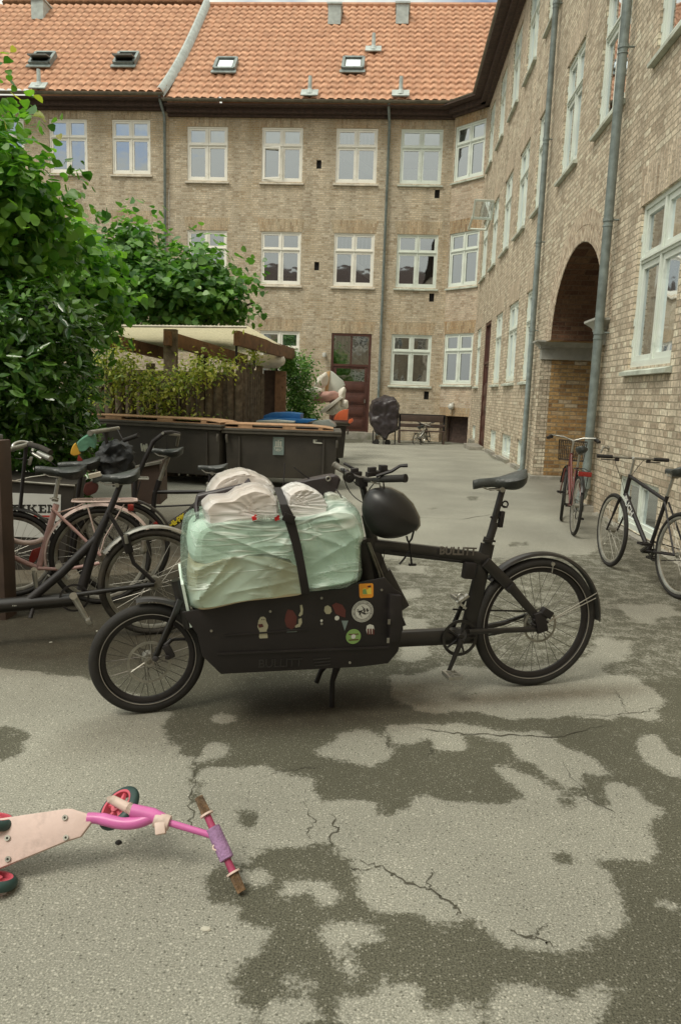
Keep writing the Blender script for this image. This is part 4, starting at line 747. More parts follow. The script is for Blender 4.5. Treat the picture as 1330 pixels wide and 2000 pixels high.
# ------------------------------------------------------------------ bicycles: building blocks (local frame: x along the bike, y away from the viewer, z up)
class Plane:
    def __init__(s, x, y, deg, lean=0.0):
        s.o = Vector((x, y, 0)); a = math.radians(deg); s.rz = a; s.lean = lean
        s.M = Matrix.Translation(s.o) @ Matrix.Rotation(a, 4, 'Z') @ Matrix.Rotation(lean, 4, 'X'); s.I = s.M.inverted()
        s.rot = s.M.to_euler()
    def L(s, px, py, y=0.0):
        c = s.I @ Vector(CAM); d = s.I.to_3x3() @ Vector(ray(px, py)); t = (y-c.y)/d.y; p = c+d*t; return (p.x, y, p.z)
    def P(s, pts, y=0.0): return [s.L(a, b, y) for a, b in pts]
    def poly(s, pts, y=0.0): return [(q[0], q[2]) for q in s.P(pts, y)]
def wheel(root, c, r, tyre=.022, rim_mat='dull_alloy', tyre_mat='rubber', spokes=32, hub=.022, spoke_mat='spoke_steel', stripe=None, rot=None, rim_d=.018, hubw=.05):
    ri = r-tyre*2-.004; b = MB()
    b.ring((0, 0, 0), ri, [(.004, -.013), (.004, .013), (-rim_d*.5, .012), (-rim_d, .006), (-rim_d, -.006), (-rim_d*.5, -.012)], n=56)
    o = b.build('wheel', rim_mat, root, smooth=True); o.location = c
    if rot: o.rotation_euler = rot
    t = MB(); t.torus((0, 0, 0), r-tyre, tyre, n=64, k=12); t.build('tyre', tyre_mat, o, smooth=True)
    s = MB()
    for i in range(spokes):
        sd = 1 if i % 2 else -1; a = 2*PI*i/spokes; ah = a+(.9 if (i//2) % 2 else -.9)
        s.tube([(hub*math.cos(ah), sd*.028, hub*math.sin(ah)), ((ri-rim_d)*math.cos(a), 0, (ri-rim_d)*math.sin(a))], .0013, 4, cap=False)
    s.build('spokes', spoke_mat, o)
    h = MB(); h.tube([(0, -hubw, 0), (0, -hubw*.6, 0), (0, -hubw*.58, 0), (0, hubw*.58, 0), (0, hubw*.6, 0), (0, hubw, 0)], [.008, .008, hub+.004, hub+.004, .008, .008], 14); h.build('hub', 'dull_alloy', o, smooth=True)
    if stripe: q = MB(); q.ring((0, 0, 0), r-tyre*1.75, [(-.0017, -tyre*.93), (.0017, -tyre*.93), (.0017, -tyre*.80), (-.0017, -tyre*.80)], n=64); q.build('reflective_stripe', stripe, o)
    return o
def rotor(par, c, R):
    b = MB(); n = 60
    b.ring(c, R, [(-.012, -.001), (0, -.001), (0, .001), (-.012, .001)], n=48)
    for i in range(6):
        a = 2*PI*i/6; pts = [(c[0]+rr*math.cos(a+k), c[1], c[2]+rr*math.sin(a+k)) for rr, k in ((.02, 0), (R*.5, .35), (R-.008, .45))]; b.tube(pts, .0035, 4)
    b.ring(c, .02, [(-.008, -.002), (.004, -.002), (.004, .002), (-.008, .002)], n=20); return b.build('brake_disc', 'dull_alloy', par)
def fender(par, c, R, a0, a1, mat, w=.026, drop=.008, n=36, name='mudguard'):
    prof = [(w*0-.010, -w), (.002, -w*.75), (.008, 0), (.002, w*.75), (-.010, w), (-.006, w*.8), (.003, 0), (-.006, -w*.8)]
    b = MB(); b.ring(c, R, prof, n=n, a0=a0, a1=a1); return b.build(name, mat, par, smooth=True)
def saddle(par, p, nose=-1, size=1.0, tilt=0.0, mat='leather_black', wide=.075, rise=.036):
    L_ = .27*size; n = 16; k = 12; vs = []
    for i in range(n+1):
        t = i/n; x = (-.5+t)*L_                      # from nose to tail
        ws = .5-.5*math.cos(PI*min(1, max(0, (t-.30)/.50))); wd = size*(.019+ws*(wide-.019)); wd *= math.sqrt(max(.06, 1-max(0, (t-.80)/.2)**2)) if t > .80 else (.5+.5*min(1, t/.07))
        zt = (rise*t*t-.007*math.sin(PI*t)-.006*max(0, 1-t/.12))*size; th = (.024+.036*ws)*(1 if t < .86 else 1-.35*(t-.86)/.14)
        for q in range(k):
            a = 2*PI*q/k; ca, sa = math.cos(a), math.sin(a); z = (sa*.02 if sa > 0 else -abs(sa)**.6*th)*size; vs.append((x if nose < 0 else -x, ca*wd*(1 if sa > -.3 else .86), zt+z-.006*ca*ca))
    fs = [(i*k+q, i*k+(q+1) % k, (i+1)*k+(q+1) % k, (i+1)*k+q) for i in range(n) for q in range(k)]+[tuple(range(k)), tuple(n*k+q for q in range(k))]
    b = MB(); b.add(vs, fs); o = b.build('saddle', mat, par, smooth=True); o.location = p; o.rotation_euler = (0, tilt, 0)
    r = MB(); s_ = -nose
    for y in (-.02, .02): r.tube([(s_*-.10*size, y*.6, -.02), (s_*-.06*size, y, -.042), (s_*.04*size, y, -.042), (s_*.09*size, y*1.4, -.02)], .0035, 6)
    r.tube([(0, -.03, -.045), (0, .03, -.045)], .014, 8); r.build('saddle_rails', 'dull_alloy', o); return o
def tube_part(par, name, pts, r, mat, n=12, flat=1.0): b = MB(); b.tube(pts, r, n, flat=flat); return b.build(name, mat, par, smooth=True)
def bezier(p, n=14):
    P = [Vector(q) for q in p]; out = []
    for i in range(n+1):
        t = i/n; Q = P[:]
        while len(Q) > 1: Q = [Q[j]*(1-t)+Q[j+1]*t for j in range(len(Q)-1)]
        out.append(Q[0])
    return out
def crank_set(par, c, R=.095, ang=-1.2, arm=.17, side=-1, mat='black_metal', pedal_mat='dull_alloy', guard=False, both=True):
    o = MB().ring(c, R, [(-.014, side*.045-.002), (.002, side*.045-.002), (.002, side*.045+.002), (-.014, side*.045+.002)], n=40)
    for i in range(5): a = 2*PI*i/5; o.tube([(c[0], side*.045, c[2]), (c[0]+(R-.01)*math.cos(a), side*.045, c[2]+(R-.01)*math.sin(a))], .006, 5)
    o.tube([(c[0], -.06, c[2]), (c[0], .06, c[2])], .022, 12)
    cr = o.build('chainring', mat, par, smooth=True)
    for sd in ((side, -side) if both else (side,)):
        a = ang if sd == side else ang+PI; e = (c[0]+arm*math.cos(a), sd*.085, c[2]+arm*math.sin(a))
        b = MB(); b.tube([(c[0], sd*.07, c[2]), e], [.016, .011], 8, flat=.7); cc = b.build('crank', mat, par, smooth=True)
        q = MB(); pc = (e[0], sd*.135, e[2])
        for dx in (-.032, .032): q.box(pc[0]+dx-.006, pc[0]+dx+.006, pc[1]-.045, pc[1]+.045, pc[2]-.01, pc[2]+.01)
        for dy in (-.042, 0, .042): q.box(pc[0]-.038, pc[0]+.038, pc[1]+dy-.005, pc[1]+dy+.005, pc[2]-.008, pc[2]+.008)
        q.tube([e, (pc[0], pc[1]+sd*.04, pc[2])], .007, 6); q.build('pedal', pedal_mat, cc)
    return cr
def chain(par, c0, r0, c1, r1, y, mat='black_metal'):
    dx, dz = c1[0]-c0[0], c1[2]-c0[2]; a = math.atan2(dz, dx); b = MB()
    for sg in (1, -1):
        p0 = Vector((c0[0]-sg*math.sin(a)*r0, y, c0[2]+sg*math.cos(a)*r0)); p1 = Vector((c1[0]-sg*math.sin(a)*r1, y, c1[2]+sg*math.cos(a)*r1)); n = int((p1-p0).length/.0127)
        for i in range(n): m = p0.lerp(p1, (i+.5)/n); b.obox(m, p1-p0, (0, 1, 0), (p1-p0).cross(Vector((0, 1, 0))), .0055, .003 if i % 2 else .0045, .0042)
    return b.build('chain', mat, par)

# ------------------------------------------------------------------ the loaded cargo bike
PB = Plane(.82, 3.852, math.degrees(math.atan2(.612, 1.898)))
cb = thing('cargo_bike', 'long black cargo bicycle with stickers on its box, loaded with wrapped bags', 'cargo bike', PB.o, rot=PB.rot)
RWc = (0, 0, .352); FWc = (-2.0, 0, .265)
fc = PB.L(290, 1283); FWc = (fc[0], 0, .266)
rw = wheel(cb, RWc, .352, .026, 'matt_black', 'rubber', 32, .032, stripe='dull_stripe', rim_d=.02)
rw['label'] = 'large rear wheel'
fw = wheel(cb, FWc, .266, .027, 'matt_black', 'rubber', 32, .026, stripe='dull_stripe', rim_d=.018, rot=(0, 0, math.radians(6)))
rotor(rw, (0, -.052, 0), .095); rotor(fw, (0, -.055, 0), .10)
fender(cb, RWc, .378, -.02, 2.45, 'black_metal', w=.030)
fender(cb, FWc, .292, .15, 1.75, 'black_metal', w=.032)
f = MB(); L = PB.L
def bar(b, p, q, h, w, y=0.0, h2=None):
    """flat-sided hydroformed tube between two photo points"""
    a, c = Vector(L(*p, y)), Vector(L(*q, y)); d = (c-a).normalized(); n = d.cross(Vector((0, 1, 0))); h2 = h if h2 is None else h2; y = Vector((0, 1, 0)); vs = []
    for pt, hh in ((a, h), (c, h2)):
        for k in range(12): t = 2*PI*k/12; cx_, sz_ = math.cos(t), math.sin(t); vs.append(pt+y*(w*math.copysign(abs(cx_)**.6, cx_))+n*(hh*math.copysign(abs(sz_)**.6, sz_)))
    b.add(vs, [(k, (k+1) % 12, 12+(k+1) % 12, 12+k) for k in range(12)]+[tuple(range(12)), tuple(range(12, 24))])
bar(f, (728, 1066), (950, 1092), .036, .024); bar(f, (952, 1062), (914, 1228), .036, .021, h2=.042); bar(f, (775, 1247), (925, 1240), .042, .034)
bar(f, (715, 1050), (745, 1130), .045, .022); bar(f, (745, 1120), (782, 1190), .05, .024); bar(f, (715, 1062), (712, 1190), .05, .022)
f.tube([L(966, 1020), L(952, 1064)], .021, 12); f.tube([L(900, 1240, -.05), L(900, 1240, .05)], .03, 14)
fr = f.build('frame', 'black_metal', cb, smooth=True)
for y in (-.062, .062):
    b = MB(); bar(b, (948, 1098), (1000, 1150), .030, .010, y*.55); bar(b, (996, 1145), (1062, 1222), .026, .010, y*.9, h2=.02); b.build('seat_stay', 'black_metal', fr, smooth=True)
    b = MB(); bar(b, (915, 1234), (1062, 1228), .014, .010, y); b.build('chain_stay', 'black_metal', fr, smooth=True)
bar_ = MB(); bar_.tube([L(925, 1230, .05), L(985, 1216, .062), L(1040, 1196, .064)], [.018, .014, .008], 8); bar_.build('chain_stay', 'black_metal', fr, smooth=True)
b = MB(); c0 = Vector(L(1055, 1215, -.07)); b.obox(c0, (1, 0, .3), (0, 1, 0), (-.3, 0, 1), .03, .012, .055); b.obox(c0+Vector((.03, 0, .05)), (1, 0, -.6), (0, 1, 0), (.6, 0, 1), .03, .018, .02)
for i in range(9): a = i*.7; b.tube([c0+Vector((.038*math.cos(a), -.01, .038*math.sin(a))), c0+Vector((.038*math.cos(a), .03, .038*math.sin(a)))], .007, 6)
b.build('brake_caliper', 'matt_black', fr, bevel=.003)
b = MB(); b.tube([L(981, 955), L(952, 1062)], .0165, 14); b.tube([L(954, 1050), L(951, 1060)], .025, 14); b.obox(L(956, 1056, -.03), (1, 0, -.1), (0, 1, 0), (0, 0, 1), .03, .006, .005); sp = b.build('seat_post', 'black_metal', cb, smooth=True)
saddle(cb, Vector(L(976, 938)), nose=-1, size=1.08, tilt=-.10, mat='leather_black', wide=.07, rise=.022)
b = MB(); p = Vector(L(978, 1014)); b.obox(p, (.1, 0, 1), (0, 1, 0), (1, 0, 0), .042, .014, .011); b.obox(p+Vector((-.028, 0, .01)), (1, 0, 0), (0, 1, 0), (0, 0, 1), .03, .009, .006); b.build('rear_light', 'matt_black', cb, bevel=.003)
b = MB(); p = Vector(L(986, 985)); b.torus((p.x, 0, p.z), .016, .0045, n=16, k=6); b.tube([p+Vector((-.04, 0, .0)), p+Vector((.012, 0, -.016))], .005, 6); b.build('coiled_strap', 'matt_black', cb, smooth=True)
b = MB(); b.obox(L(915, 1114, -.03), (1, 0, -.1), (0, 1, 0), (.1, 0, 1), .030, .022, .042); b.build('frame_lock', 'matt_black', cb, bevel=.006)
b = MB(); p = Vector(L(903, 1170, -.03)); b.obox(p, (1, 0, .7), (0, 1, 0), (-.7, 0, 1), .035, .012, .007); b.obox(p+Vector((-.005, 0, -.03)), (1, 0, -.8), (0, 1, 0), (.8, 0, 1), .03, .012, .006); b.torus((p.x-.01, p.y, p.z+.01), .018, .004, n=14, k=6); b.build('front_derailleur', 'silver', cb, smooth=True)
cc = Vector(L(884, 1230)); crank_set(cb, (L(898, 1240)[0]-.02, 0, L(898, 1240)[2]), R=.095, ang=math.radians(-113), arm=.175, pedal_mat='silver')
chain(cb, (L(890, 1228)[0], 0, L(890, 1228)[2]), .09, (0, 0, .352), .045, .048)
b = MB(); 
for i in range(7): b.ring((0, .035+i*.004, .352), .05-i*.003, [(-.012, -.001), (0, -.001), (0, .001), (-.012, .001)], n=26)
b.build('cassette', 'dull_alloy', cb)
for q in ((1165, 1158), (1163, 1168)):
    b = MB(); b.tube([(.005, -.06, .352), L(q[0], q[1], -.03)], .0026, 6); b.build('mudguard_stay', 'pale_spoke', cb)
b = MB(); e = L(1080, 1102, -.032); b.tube([e, (e[0], e[1]+.03, e[2])], .011, 8); b.tube([e, (e[0]-.004, e[1], e[2]-.045)], .003, 6); b.build('mudguard_bolt', 'silver', cb)
simple('frame_ink', (.12, .105, .09), .4)
tx = text_mesh('lettering', 'BULLITT', 'frame_ink', fr, .056, L(894, 1077, -.030), (Vector(L(950, 1086, -.03))-Vector(L(860, 1075, -.03))), (0, 0, 1), .0008, bold=.0018)
# loading box
Y0, Y1 = -.24, .24
side = [(356,1196),(374,1193),(480,1174),(590,1158),(668,1150),(700,1138),(752,1128),(770,1150),(786,1160),(786,1230),(778,1272),(758,1296),(700,1303),(432,1317),(396,1282),(386,1240)]
bp = MB(); 
for y in (Y0, Y1-.012): bp.prism(PB.poly(side, Y0), y, y+.012)
fl = PB.poly([(386,1240),(396,1282),(432,1317),(700,1303),(758,1296)], Y0)
for i in range(len(fl)-1): (ax, az), (bx, bz) = fl[i], fl[i+1]; bp.quad((ax, Y0+.012, az+.004), (bx, Y0+.012, bz+.004), (bx, Y1-.012, bz+.004), (ax, Y1-.012, az+.004))
box = bp.build('cargo_box', 'matt_black', cb, bevel=.004)
b = MB(); pl_ = PB.poly([(425,1275),(760,1262),(760,1266),(425,1279)], Y0-.004); b.prism(pl_, Y0-.006, Y0-.0005); pl_ = PB.poly([(440,1240),(600,1228),(600,1231),(440,1243)], Y0-.004); b.prism(pl_, Y0-.004, Y0-.0005); b.build('rim_fold', 'matt_black', box)
simple('faint_ink', (.020, .018, .017), .35)
text_mesh('lettering', 'BULLITT', 'faint_ink', box, .055, L(548, 1296, Y0-.002), Vector(L(640, 1291, Y0))-Vector(L(460, 1301, Y0)), (0.03, 0, 1), .0006, bold=.0005)
b = MB()
for i in range(3): b.prism(PB.poly([(612+i*2, 1287+i*6), (645, 1284+i*6), (645, 1286.5+i*6), (612+i*2, 1289.5+i*6)], Y0), Y0-.003, Y0-.0005)
b.build('printed_stripes', 'faint_ink', box)
b = MB()
for (x, y) in ((413,1232),(683,1294),(660,1142),(628,1168),(628,1218),(528,1194),(745,1152)): q = L(x, y, Y0); b.tube([(q[0], Y0-.004, q[2]), (q[0], Y0, q[2])], .006, 8)
b.build('bolts', 'dull_alloy', box)
b = MB(); b.prism(PB.poly([(757,1158),(780,1160),(783,1225),(772,1250),(757,1250)], Y0), Y0-.035, Y0-.001); b.prism(PB.poly([(778,1190),(790,1218),(776,1222)], Y0), Y0-.03, Y0-.005); b.build('strap_bracket', 'matt_black', box, bevel=.005)
b = MB(); p = L(745, 1215, Y0-.036); 
for dz in (0, -.09): b.box(p[0]+.03, p[0]+.042, Y0-.039, Y0-.0355, p[2]+dz-.012, p[2]+dz+.012)
b.build('bracket_clips', 'dull_alloy', box)
# stickers (each its own piece on the box)
def disc(par, name, px, py, r, mat, lift=.0012, n=28, sx=1):
    q = L(px, py, Y0); b = MB(); vs = [(q[0]+r*math.cos(2*PI*i/n)*sx, Y0-lift, q[2]+r*math.sin(2*PI*i/n)) for i in range(n)]; b.add(vs, [tuple(range(n))]); return b.build(name, mat, par)
def decal(par, name, pts, mat, lift=.0012):
    b = MB(); b.add([(x, Y0-lift, z) for x, z in PB.poly(pts, Y0)], [tuple(range(len(pts)))]); return b.build(name, mat, par)
s1 = decal(box, 'sticker', [(703,1140),(727,1139),(729,1142),(729,1164),(726,1167),(704,1168),(702,1165),(701,1142)], 'sticker_orange'); s1['label'] = 'square orange sticker with a small picture'
decal(s1, 'print', [(708,1150),(713,1148),(716,1152),(724,1146),(725,1160),(708,1161)], 'sticker_yellow', .002); decal(s1, 'print', [(708,1152),(714,1150),(717,1160),(708,1160)], 'sticker_green', .0026); decal(s1, 'print', [(717,1144),(724,1143),(724,1147),(718,1147)], 'sticker_red', .0026)
s2 = disc(box, 'sticker', 708, 1194, .052, 'sticker_white'); s2['label'] = 'round white seal with a black ring and crest'
for r0, m_, l_ in ((.049, 'ink_black', .0018), (.0475, 'sticker_white', .0022), (.0385, 'ink_black', .0026), (.0365, 'sticker_white', .003)): disc(s2, 'print', 708, 1194, r0, m_, l_)
b = MB(); q = L(708, 1194, Y0)
for i in range(44): a = 2*PI*i/44; r = .0428; b.obox((q[0]+r*math.cos(a), Y0-.0026, q[2]+r*math.sin(a)), (math.cos(a), 0, math.sin(a)), (0, 1, 0), (-math.sin(a), 0, math.cos(a)), .0026, .0002, random.uniform(.0008, .0018))
for i in range(34): a = random.uniform(0, 2*PI); r = random.uniform(.006, .028); b.obox((q[0]+r*math.cos(a), Y0-.0034, q[2]+r*math.sin(a)), (math.cos(a+.8), 0, math.sin(a+.8)), (0, 1, 0), (-math.sin(a+.8), 0, math.cos(a+.8)), random.uniform(.003, .009), .0002, random.uniform(.001, .002))
b.build('print', 'ink_black', s2)
s3 = disc(box, 'sticker', 690, 1243, .036, 'sticker_green'); s3['label'] = 'round green sticker'
decal(s3, 'print', [(681,1238),(700,1237),(700,1239),(681,1240)], 'sticker_red', .002); decal(s3, 'print', [(681,1249),(700,1248),(700,1250),(681,1251)], 'sticker_red', .002); disc(s3, 'print', 690, 1243, .011, 'sticker_white', .002)
s4 = decal(box, 'sticker', [(503,1224),(505,1212),(509,1205),(515,1204),(519,1207),(520,1213),(524,1221),(523,1227),(521,1231),(523,1242),(523,1246),(508,1247),(506,1244),(507,1233)], 'sticker_cream'); s4['label'] = 'cream figure-shaped sticker holding something red'
decal(s4, 'print', [(504,1219),(513,1218),(515,1224),(506,1226)], 'sticker_red', .002); decal(s4, 'print', [(511,1209),(513,1209),(513,1211),(511,1211)], 'ink_black', .002); decal(s4, 'print', [(515,1209),(517,1209),(517,1211),(515,1211)], 'ink_black', .002)
s5 = decal(box, 'sticker', [(558,1200),(562,1190),(572,1192),(580,1205),(578,1222),(570,1230),(560,1224),(556,1212)], 'sticker_red'); s5['label'] = 'dark red worn sticker with grey marks'
decal(box, 'sticker', [(586,1182),(590,1181),(592,1190),(591,1200),(586,1204),(583,1202),(587,1194)], 'sticker_cream'); decal(box, 'sticker', [(583,1209),(589,1207),(590,1216),(586,1224),(577,1226),(576,1222),(583,1218)], 'sticker_cream'); decal(box, 'sticker', [(560,1230),(579,1229),(580,1234),(560,1235)], 'crest_blue')
s6 = decal(box, 'sticker', [(634,1185),(640,1182),(646,1186),(648,1194),(644,1199),(637,1199),(633,1193)], 'sticker_cream'); s6['label'] = 'small cream oval sticker'
s7 = decal(box, 'sticker', [(648,1182),(656,1177),(668,1181),(675,1192),(674,1206),(664,1203),(655,1198),(652,1190)], 'sticker_red'); disc(box, 'sticker', 658, 1207, .011, 'sticker_white'); disc(box, 'sticker', 628, 1212, .006, 'sticker_white')
s8 = decal(box, 'sticker', [(667,1212),(680,1212),(673,1232)], 'crest_blue'); s8['label'] = 'pale triangular sticker'
s9 = decal(box, 'sticker', [(716,1222),(722,1219),(729,1221),(731,1228),(729,1238),(717,1238),(715,1230)], 'sticker_white'); s9['label'] = 'small white and red figures sticker'
for k in range(3): decal(s9, 'print', [(717+k*5,1228),(720+k*5,1227),(721+k*5,1239),(717+k*5,1239)], 'sticker_red', .002)
# front end
f = MB(); f.tube([L(345, 1132), L(370, 1225)], .028, 14); ft = f.build('head_tube', 'black_metal', fr, smooth=True)
for y in (-.062, .062):
    b = MB(); b.tube([L(352, 1172, y*.6), L(342, 1200, y), L(303, 1286, y)], [.018, .019, .015], 10, flat=.6); fk = b.build('fork_blade', 'black_metal', cb, smooth=True)
b = MB(); b.obox(L(330, 1272, -.075), (1, 0, .5), (0, 1, 0), (-.5, 0, 1), .017, .014, .034); b.tube([L(322, 1262, -.07), L(336, 1248, -.06)], .012, 8); b.tube([L(304, 1287, -.09), L(304, 1287, -.055)], .014, 10); b.obox(L(327, 1284, -.105), (1, 0, 0), (0, 1, 0), (0, 0, 1), .01, .004, .01); b.build('brake_caliper', 'matt_black', cb, bevel=.004)
b = MB(); b.tube([L(336, 1249, .05), L(360, 1248, .05), L(392, 1260, .03)], .008, 8); b.build('steering_rod', 'matt_black', cb, smooth=True)
b = MB(); b.obox(L(362, 1160, -.02), (.2, 0, -1), (0, 1, 0), (1, 0, .2), .10, .20, .006); b.build('front_board', 'foam_white', cb)
for (x0, y0_, x1, y1_) in ((640, 1302, 648, 1395), (620, 1302, 618, 1333)):
    yy = -.09 if y0_ == 1302 and x0 == 640 else .12
    b = MB(); a = Vector(L(x0+10, y0_, yy)); e = Vector(L(x1, y1_, yy)); b.tube([a+Vector((.03, 0, .03)), a.lerp(e, .3), e], [.022, .013, .014], 8); o = b.build('kickstand_leg', 'matt_black', cb, smooth=True)
# steering column, bars, levers, cables
b = MB(); b.tube([L(740, 1100), L(712, 965), L(706, 940)], [.020, .017, .016], 12); b.tube([L(725, 1048), L(716, 1005)], .027, 12); b.build('steering_column', 'black_metal', cb, smooth=True)
gn0, gn1 = Vector(L(737, 936, -.20)), Vector(L(791, 934, -.32)); gf0, gf1 = Vector(L(683, 926, .20)), Vector(L(655, 909, .33)); st = Vector(L(706, 940))
b = MB(); b.tube(bezier([gn1, gn0, st+Vector((0, -.05, 0)), st+Vector((0, .05, 0)), gf0, gf1], 20), .0125, 10); b.obox(st, (1, 0, 0), (0, 1, 0), (0, 0, 1), .022, .035, .022); hb = b.build('handlebar', 'black_metal', cb, smooth=True)
for a, c, m_ in ((gn0.lerp(gn1, .15), gn1, 'rubber'), (gf0.lerp(gf1, .2), gf1, 'dull_alloy')):
    b = MB(); d = (c-a); b.tube([a, a+d*.97, c], [.0165, .0175, .015], 14); b.tube([a+d*.95, c+d*.03], .0195, 14); b.build('grip', m_, hb, smooth=True)
for (pt, y, sc) in (((728, 925), -.18, 1), ((694, 926), .17, 1)):
    p = Vector(L(pt[0], pt[1], y)); b = MB(); b.obox(p, (1, .3, .1), (0, 1, 0), (0, 0, 1), .035, .02, .011); b.obox(p+Vector((-.005, 0, .018)), (1, 0, .1), (0, 1, 0), (0, 0, 1), .018, .016, .012); b.build('shifter', 'matt_black', hb, bevel=.003)
b = MB(); b.tube([L(735, 930, -.22), L(765, 920, -.25), L(781, 910, -.26), L(796, 909, -.27)], [.007, .008, .007, .009], 8, flat=1.6); b.tube([L(700, 925, .2), L(690, 915, .2), L(672, 905, .24)], .007, 8); b.build('brake_lever', 'matt_black', hb, smooth=True)
b = MB(); c0 = Vector(L(681, 932, .05)); b.tube([c0+Vector((0, -.02, 0)), c0+Vector((0, .02, 0))], .026, 18); b.tube([c0+Vector((0, -.03, 0)), c0+Vector((0, -.02, 0))], .012, 10); b.build('bell', 'black_metal', hb, smooth=True)
b = MB(); c0 = Vector(L(748, 914, -.10)); b.obox(c0, (1, 0, 0), (0, 1, 0), (0, 0, 1), .017, .02, .014); b.obox(c0+Vector((-.02, 0, -.02)), (1, 0, .15), (0, 1, 0), (0, 0, 1), .045, .016, .007); b.build('bell', 'matt_black', hb, bevel=.002)
for pts in ([(672,915),(668,950),(690,975),(716,985)], [(690,940),(705,955),(725,965)], [(655,955),(668,968),(672,985)], [(735,940),(712,960),(708,985),(716,1010)], [(722,938),(735,930),(742,945)]):
    b = MB(); b.tube(bezier([L(x, y, random.uniform(-.1, .1)) for x, y in pts], 10), .0026, 5); b.build('cable', 'matt_black', hb, smooth=True)
for pts in ([(752,1074),(748,1095),(744,1112)], [(765,1078),(830,1086),(900,1096)]):
    b = MB(); b.tube(bezier([L(x, y, -.03) for x, y in pts], 8), .0022, 5); b.build('cable', 'matt_black', fr, smooth=True)
b = MB(); b.tube([L(718, 1060, -.03), L(740, 1120, -.04), L(750, 1160, -.04)], .006, 6); b.tube([L(722, 1060, -.05), L(748, 1125, -.05), L(756, 1150, -.05)], .0035, 6); b.build('steering_linkage', 'dull_alloy', fr, smooth=True)

# ------------------------------------------------------------------ the load
def shell(name, plane, pts, y0, y1, mat, parent, n=88, ny=15, round_=.35, amp=.012, fscale=7.0, seed=0, inset=0.0, ridges=(), fold=None, ncap=12):
    """a stuffed bag: silhouette from the photo, real depth, rounded ends and crumpled folds"""
    P = plane.poly(pts, (y0+y1)/2*.3+y0*.7); cx_ = sum(p[0] for p in P)/len(P); cz = sum(p[1] for p in P)/len(P); m = len(P)
    dense = []
    for i in range(m):
        for k in range(8): t = k/8; p0, p1, p2, p3 = [P[(i+j) % m] for j in (-1, 0, 1, 2)]; f_ = lambda a, b_, c, d: .5*((2*b_)+(-a+c)*t+(2*a-5*b_+4*c-d)*t*t+(-a+3*b_-3*c+d)*t**3)*.55+(b_*(1-t)+c*t)*.45; dense.append((f_(*[q[0] for q in (p0, p1, p2, p3)]), f_(*[q[1] for q in (p0, p1, p2, p3)])))
    lens = [math.dist(dense[i], dense[(i+1) % len(dense)]) for i in range(len(dense))]; tot = sum(lens); ring = []; acc = 0; j = 0
    for i in range(n):
        tgt = tot*i/n
        while acc+lens[j] < tgt: acc += lens[j]; j += 1
        t = (tgt-acc)/lens[j]; a, c = dense[j], dense[(j+1) % len(dense)]; ring.append((a[0]*(1-t)+c[0]*t, a[1]*(1-t)+c[1]*t))
    vs = []; fs = []; levels = []
    for i in range(ny):
        u = -1+2*i/(ny-1); yy = (y0+y1)/2+(y1-y0)/2*math.copysign(abs(math.sin(u*PI/2)), u); w = (1-abs(math.sin(u*PI/2))**(2/round_)*.12)-inset; levels.append((yy, w))
    caps = [(1-(i+.35)/(ncap+.35))*.97 for i in range(ncap)]; RL = [(plane.L(a[0], a[1], y0), plane.L(c[0], c[1], y0), h_) for a, c, h_ in ridges]
    lv = [(levels[0][0], c*levels[0][1]) for c in reversed(caps)]+levels+[(levels[-1][0], c*levels[-1][1]) for c in caps]
    for yy, w in lv: vs += [[cx_+(p[0]-cx_)*w, yy, cz+(p[1]-cz)*w] for p in ring]
    k = len(lv)
    for i in range(k-1):
        for q in range(n): fs.append((i*n+q, i*n+(q+1) % n, (i+1)*n+(q+1) % n, (i+1)*n+q))
    fs += [tuple(range(n)), tuple((k-1)*n+q for q in range(n))]; ctr = Vector((cx_, (y0+y1)/2, cz))
    for v in vs:
        q = Vector(v); d = (q-ctr); d.normalize(); s_ = Vector((seed, seed*.7, 0))
        if fold: 
            dx, dz = q.x-fold[0], q.z-fold[1]; ang = math.atan2(dz, dx); rr = math.hypot(dx, dz); s2 = Vector((math.cos(ang)*fold[2], math.sin(ang)*fold[2], rr*2.0+seed))
            a = (1-abs(mnoise.noise(s2))*2.4)*amp*.55+mnoise.noise(q*fscale*.7+s_)*amp*.9
        else:
            a = (1-abs(mnoise.noise(Vector((q.x*fscale*.5, q.y*fscale, q.z*fscale))+s_))*2)*amp*.7+mnoise.noise(q*fscale*2.3+s_)*amp*.5
        q += d*a
        if RL and q.y < (y0+y1)/2:
            for p_, e_, h_ in RL:
                ex, ez = e_[0]-p_[0], e_[2]-p_[2]; tt = max(0, min(1, ((q.x-p_[0])*ex+(q.z-p_[2])*ez)/(ex*ex+ez*ez))); dd = math.hypot(q.x-p_[0]-ex*tt, q.z-p_[2]-ez*tt); q.y -= h_*math.exp(-dd/.011)*(.35+math.sin(PI*tt)**.5*.65)
        v[:] = q
    b = MB(); b.add(vs, fs); return b.build(name, mat, parent, smooth=True)
pk = thing('wrapped_package', 'big bundle wrapped in pale green plastic film, riding in the black box', 'package', PB.o, rot=PB.rot)
out = [(360,1050),(366,1028),(385,1016),(440,1008),(540,1002),(600,1000),(660,985),(695,990),(711,1012),(717,1045),(709,1062),(711,1100),(706,1134),(668,1150),(590,1157),(480,1173),(374,1192),(362,1150),(357,1105)]
b = shell('contents', PB, [(372,1105),(400,1090),(460,1075),(540,1080),(590,1100),(600,1157),(480,1172),(376,1190)], -.255, .2, 'cardboard', pk, round_=.5, amp=.003, inset=.01)
shell('contents', PB, [(370,1040),(400,1022),(580,1015),(690,1000),(708,1050),(700,1135),(600,1150),(580,1095),(470,1070),(372,1098)], -.245, .2, 'foam_white', pk, round_=.4, amp=.006, inset=.02)
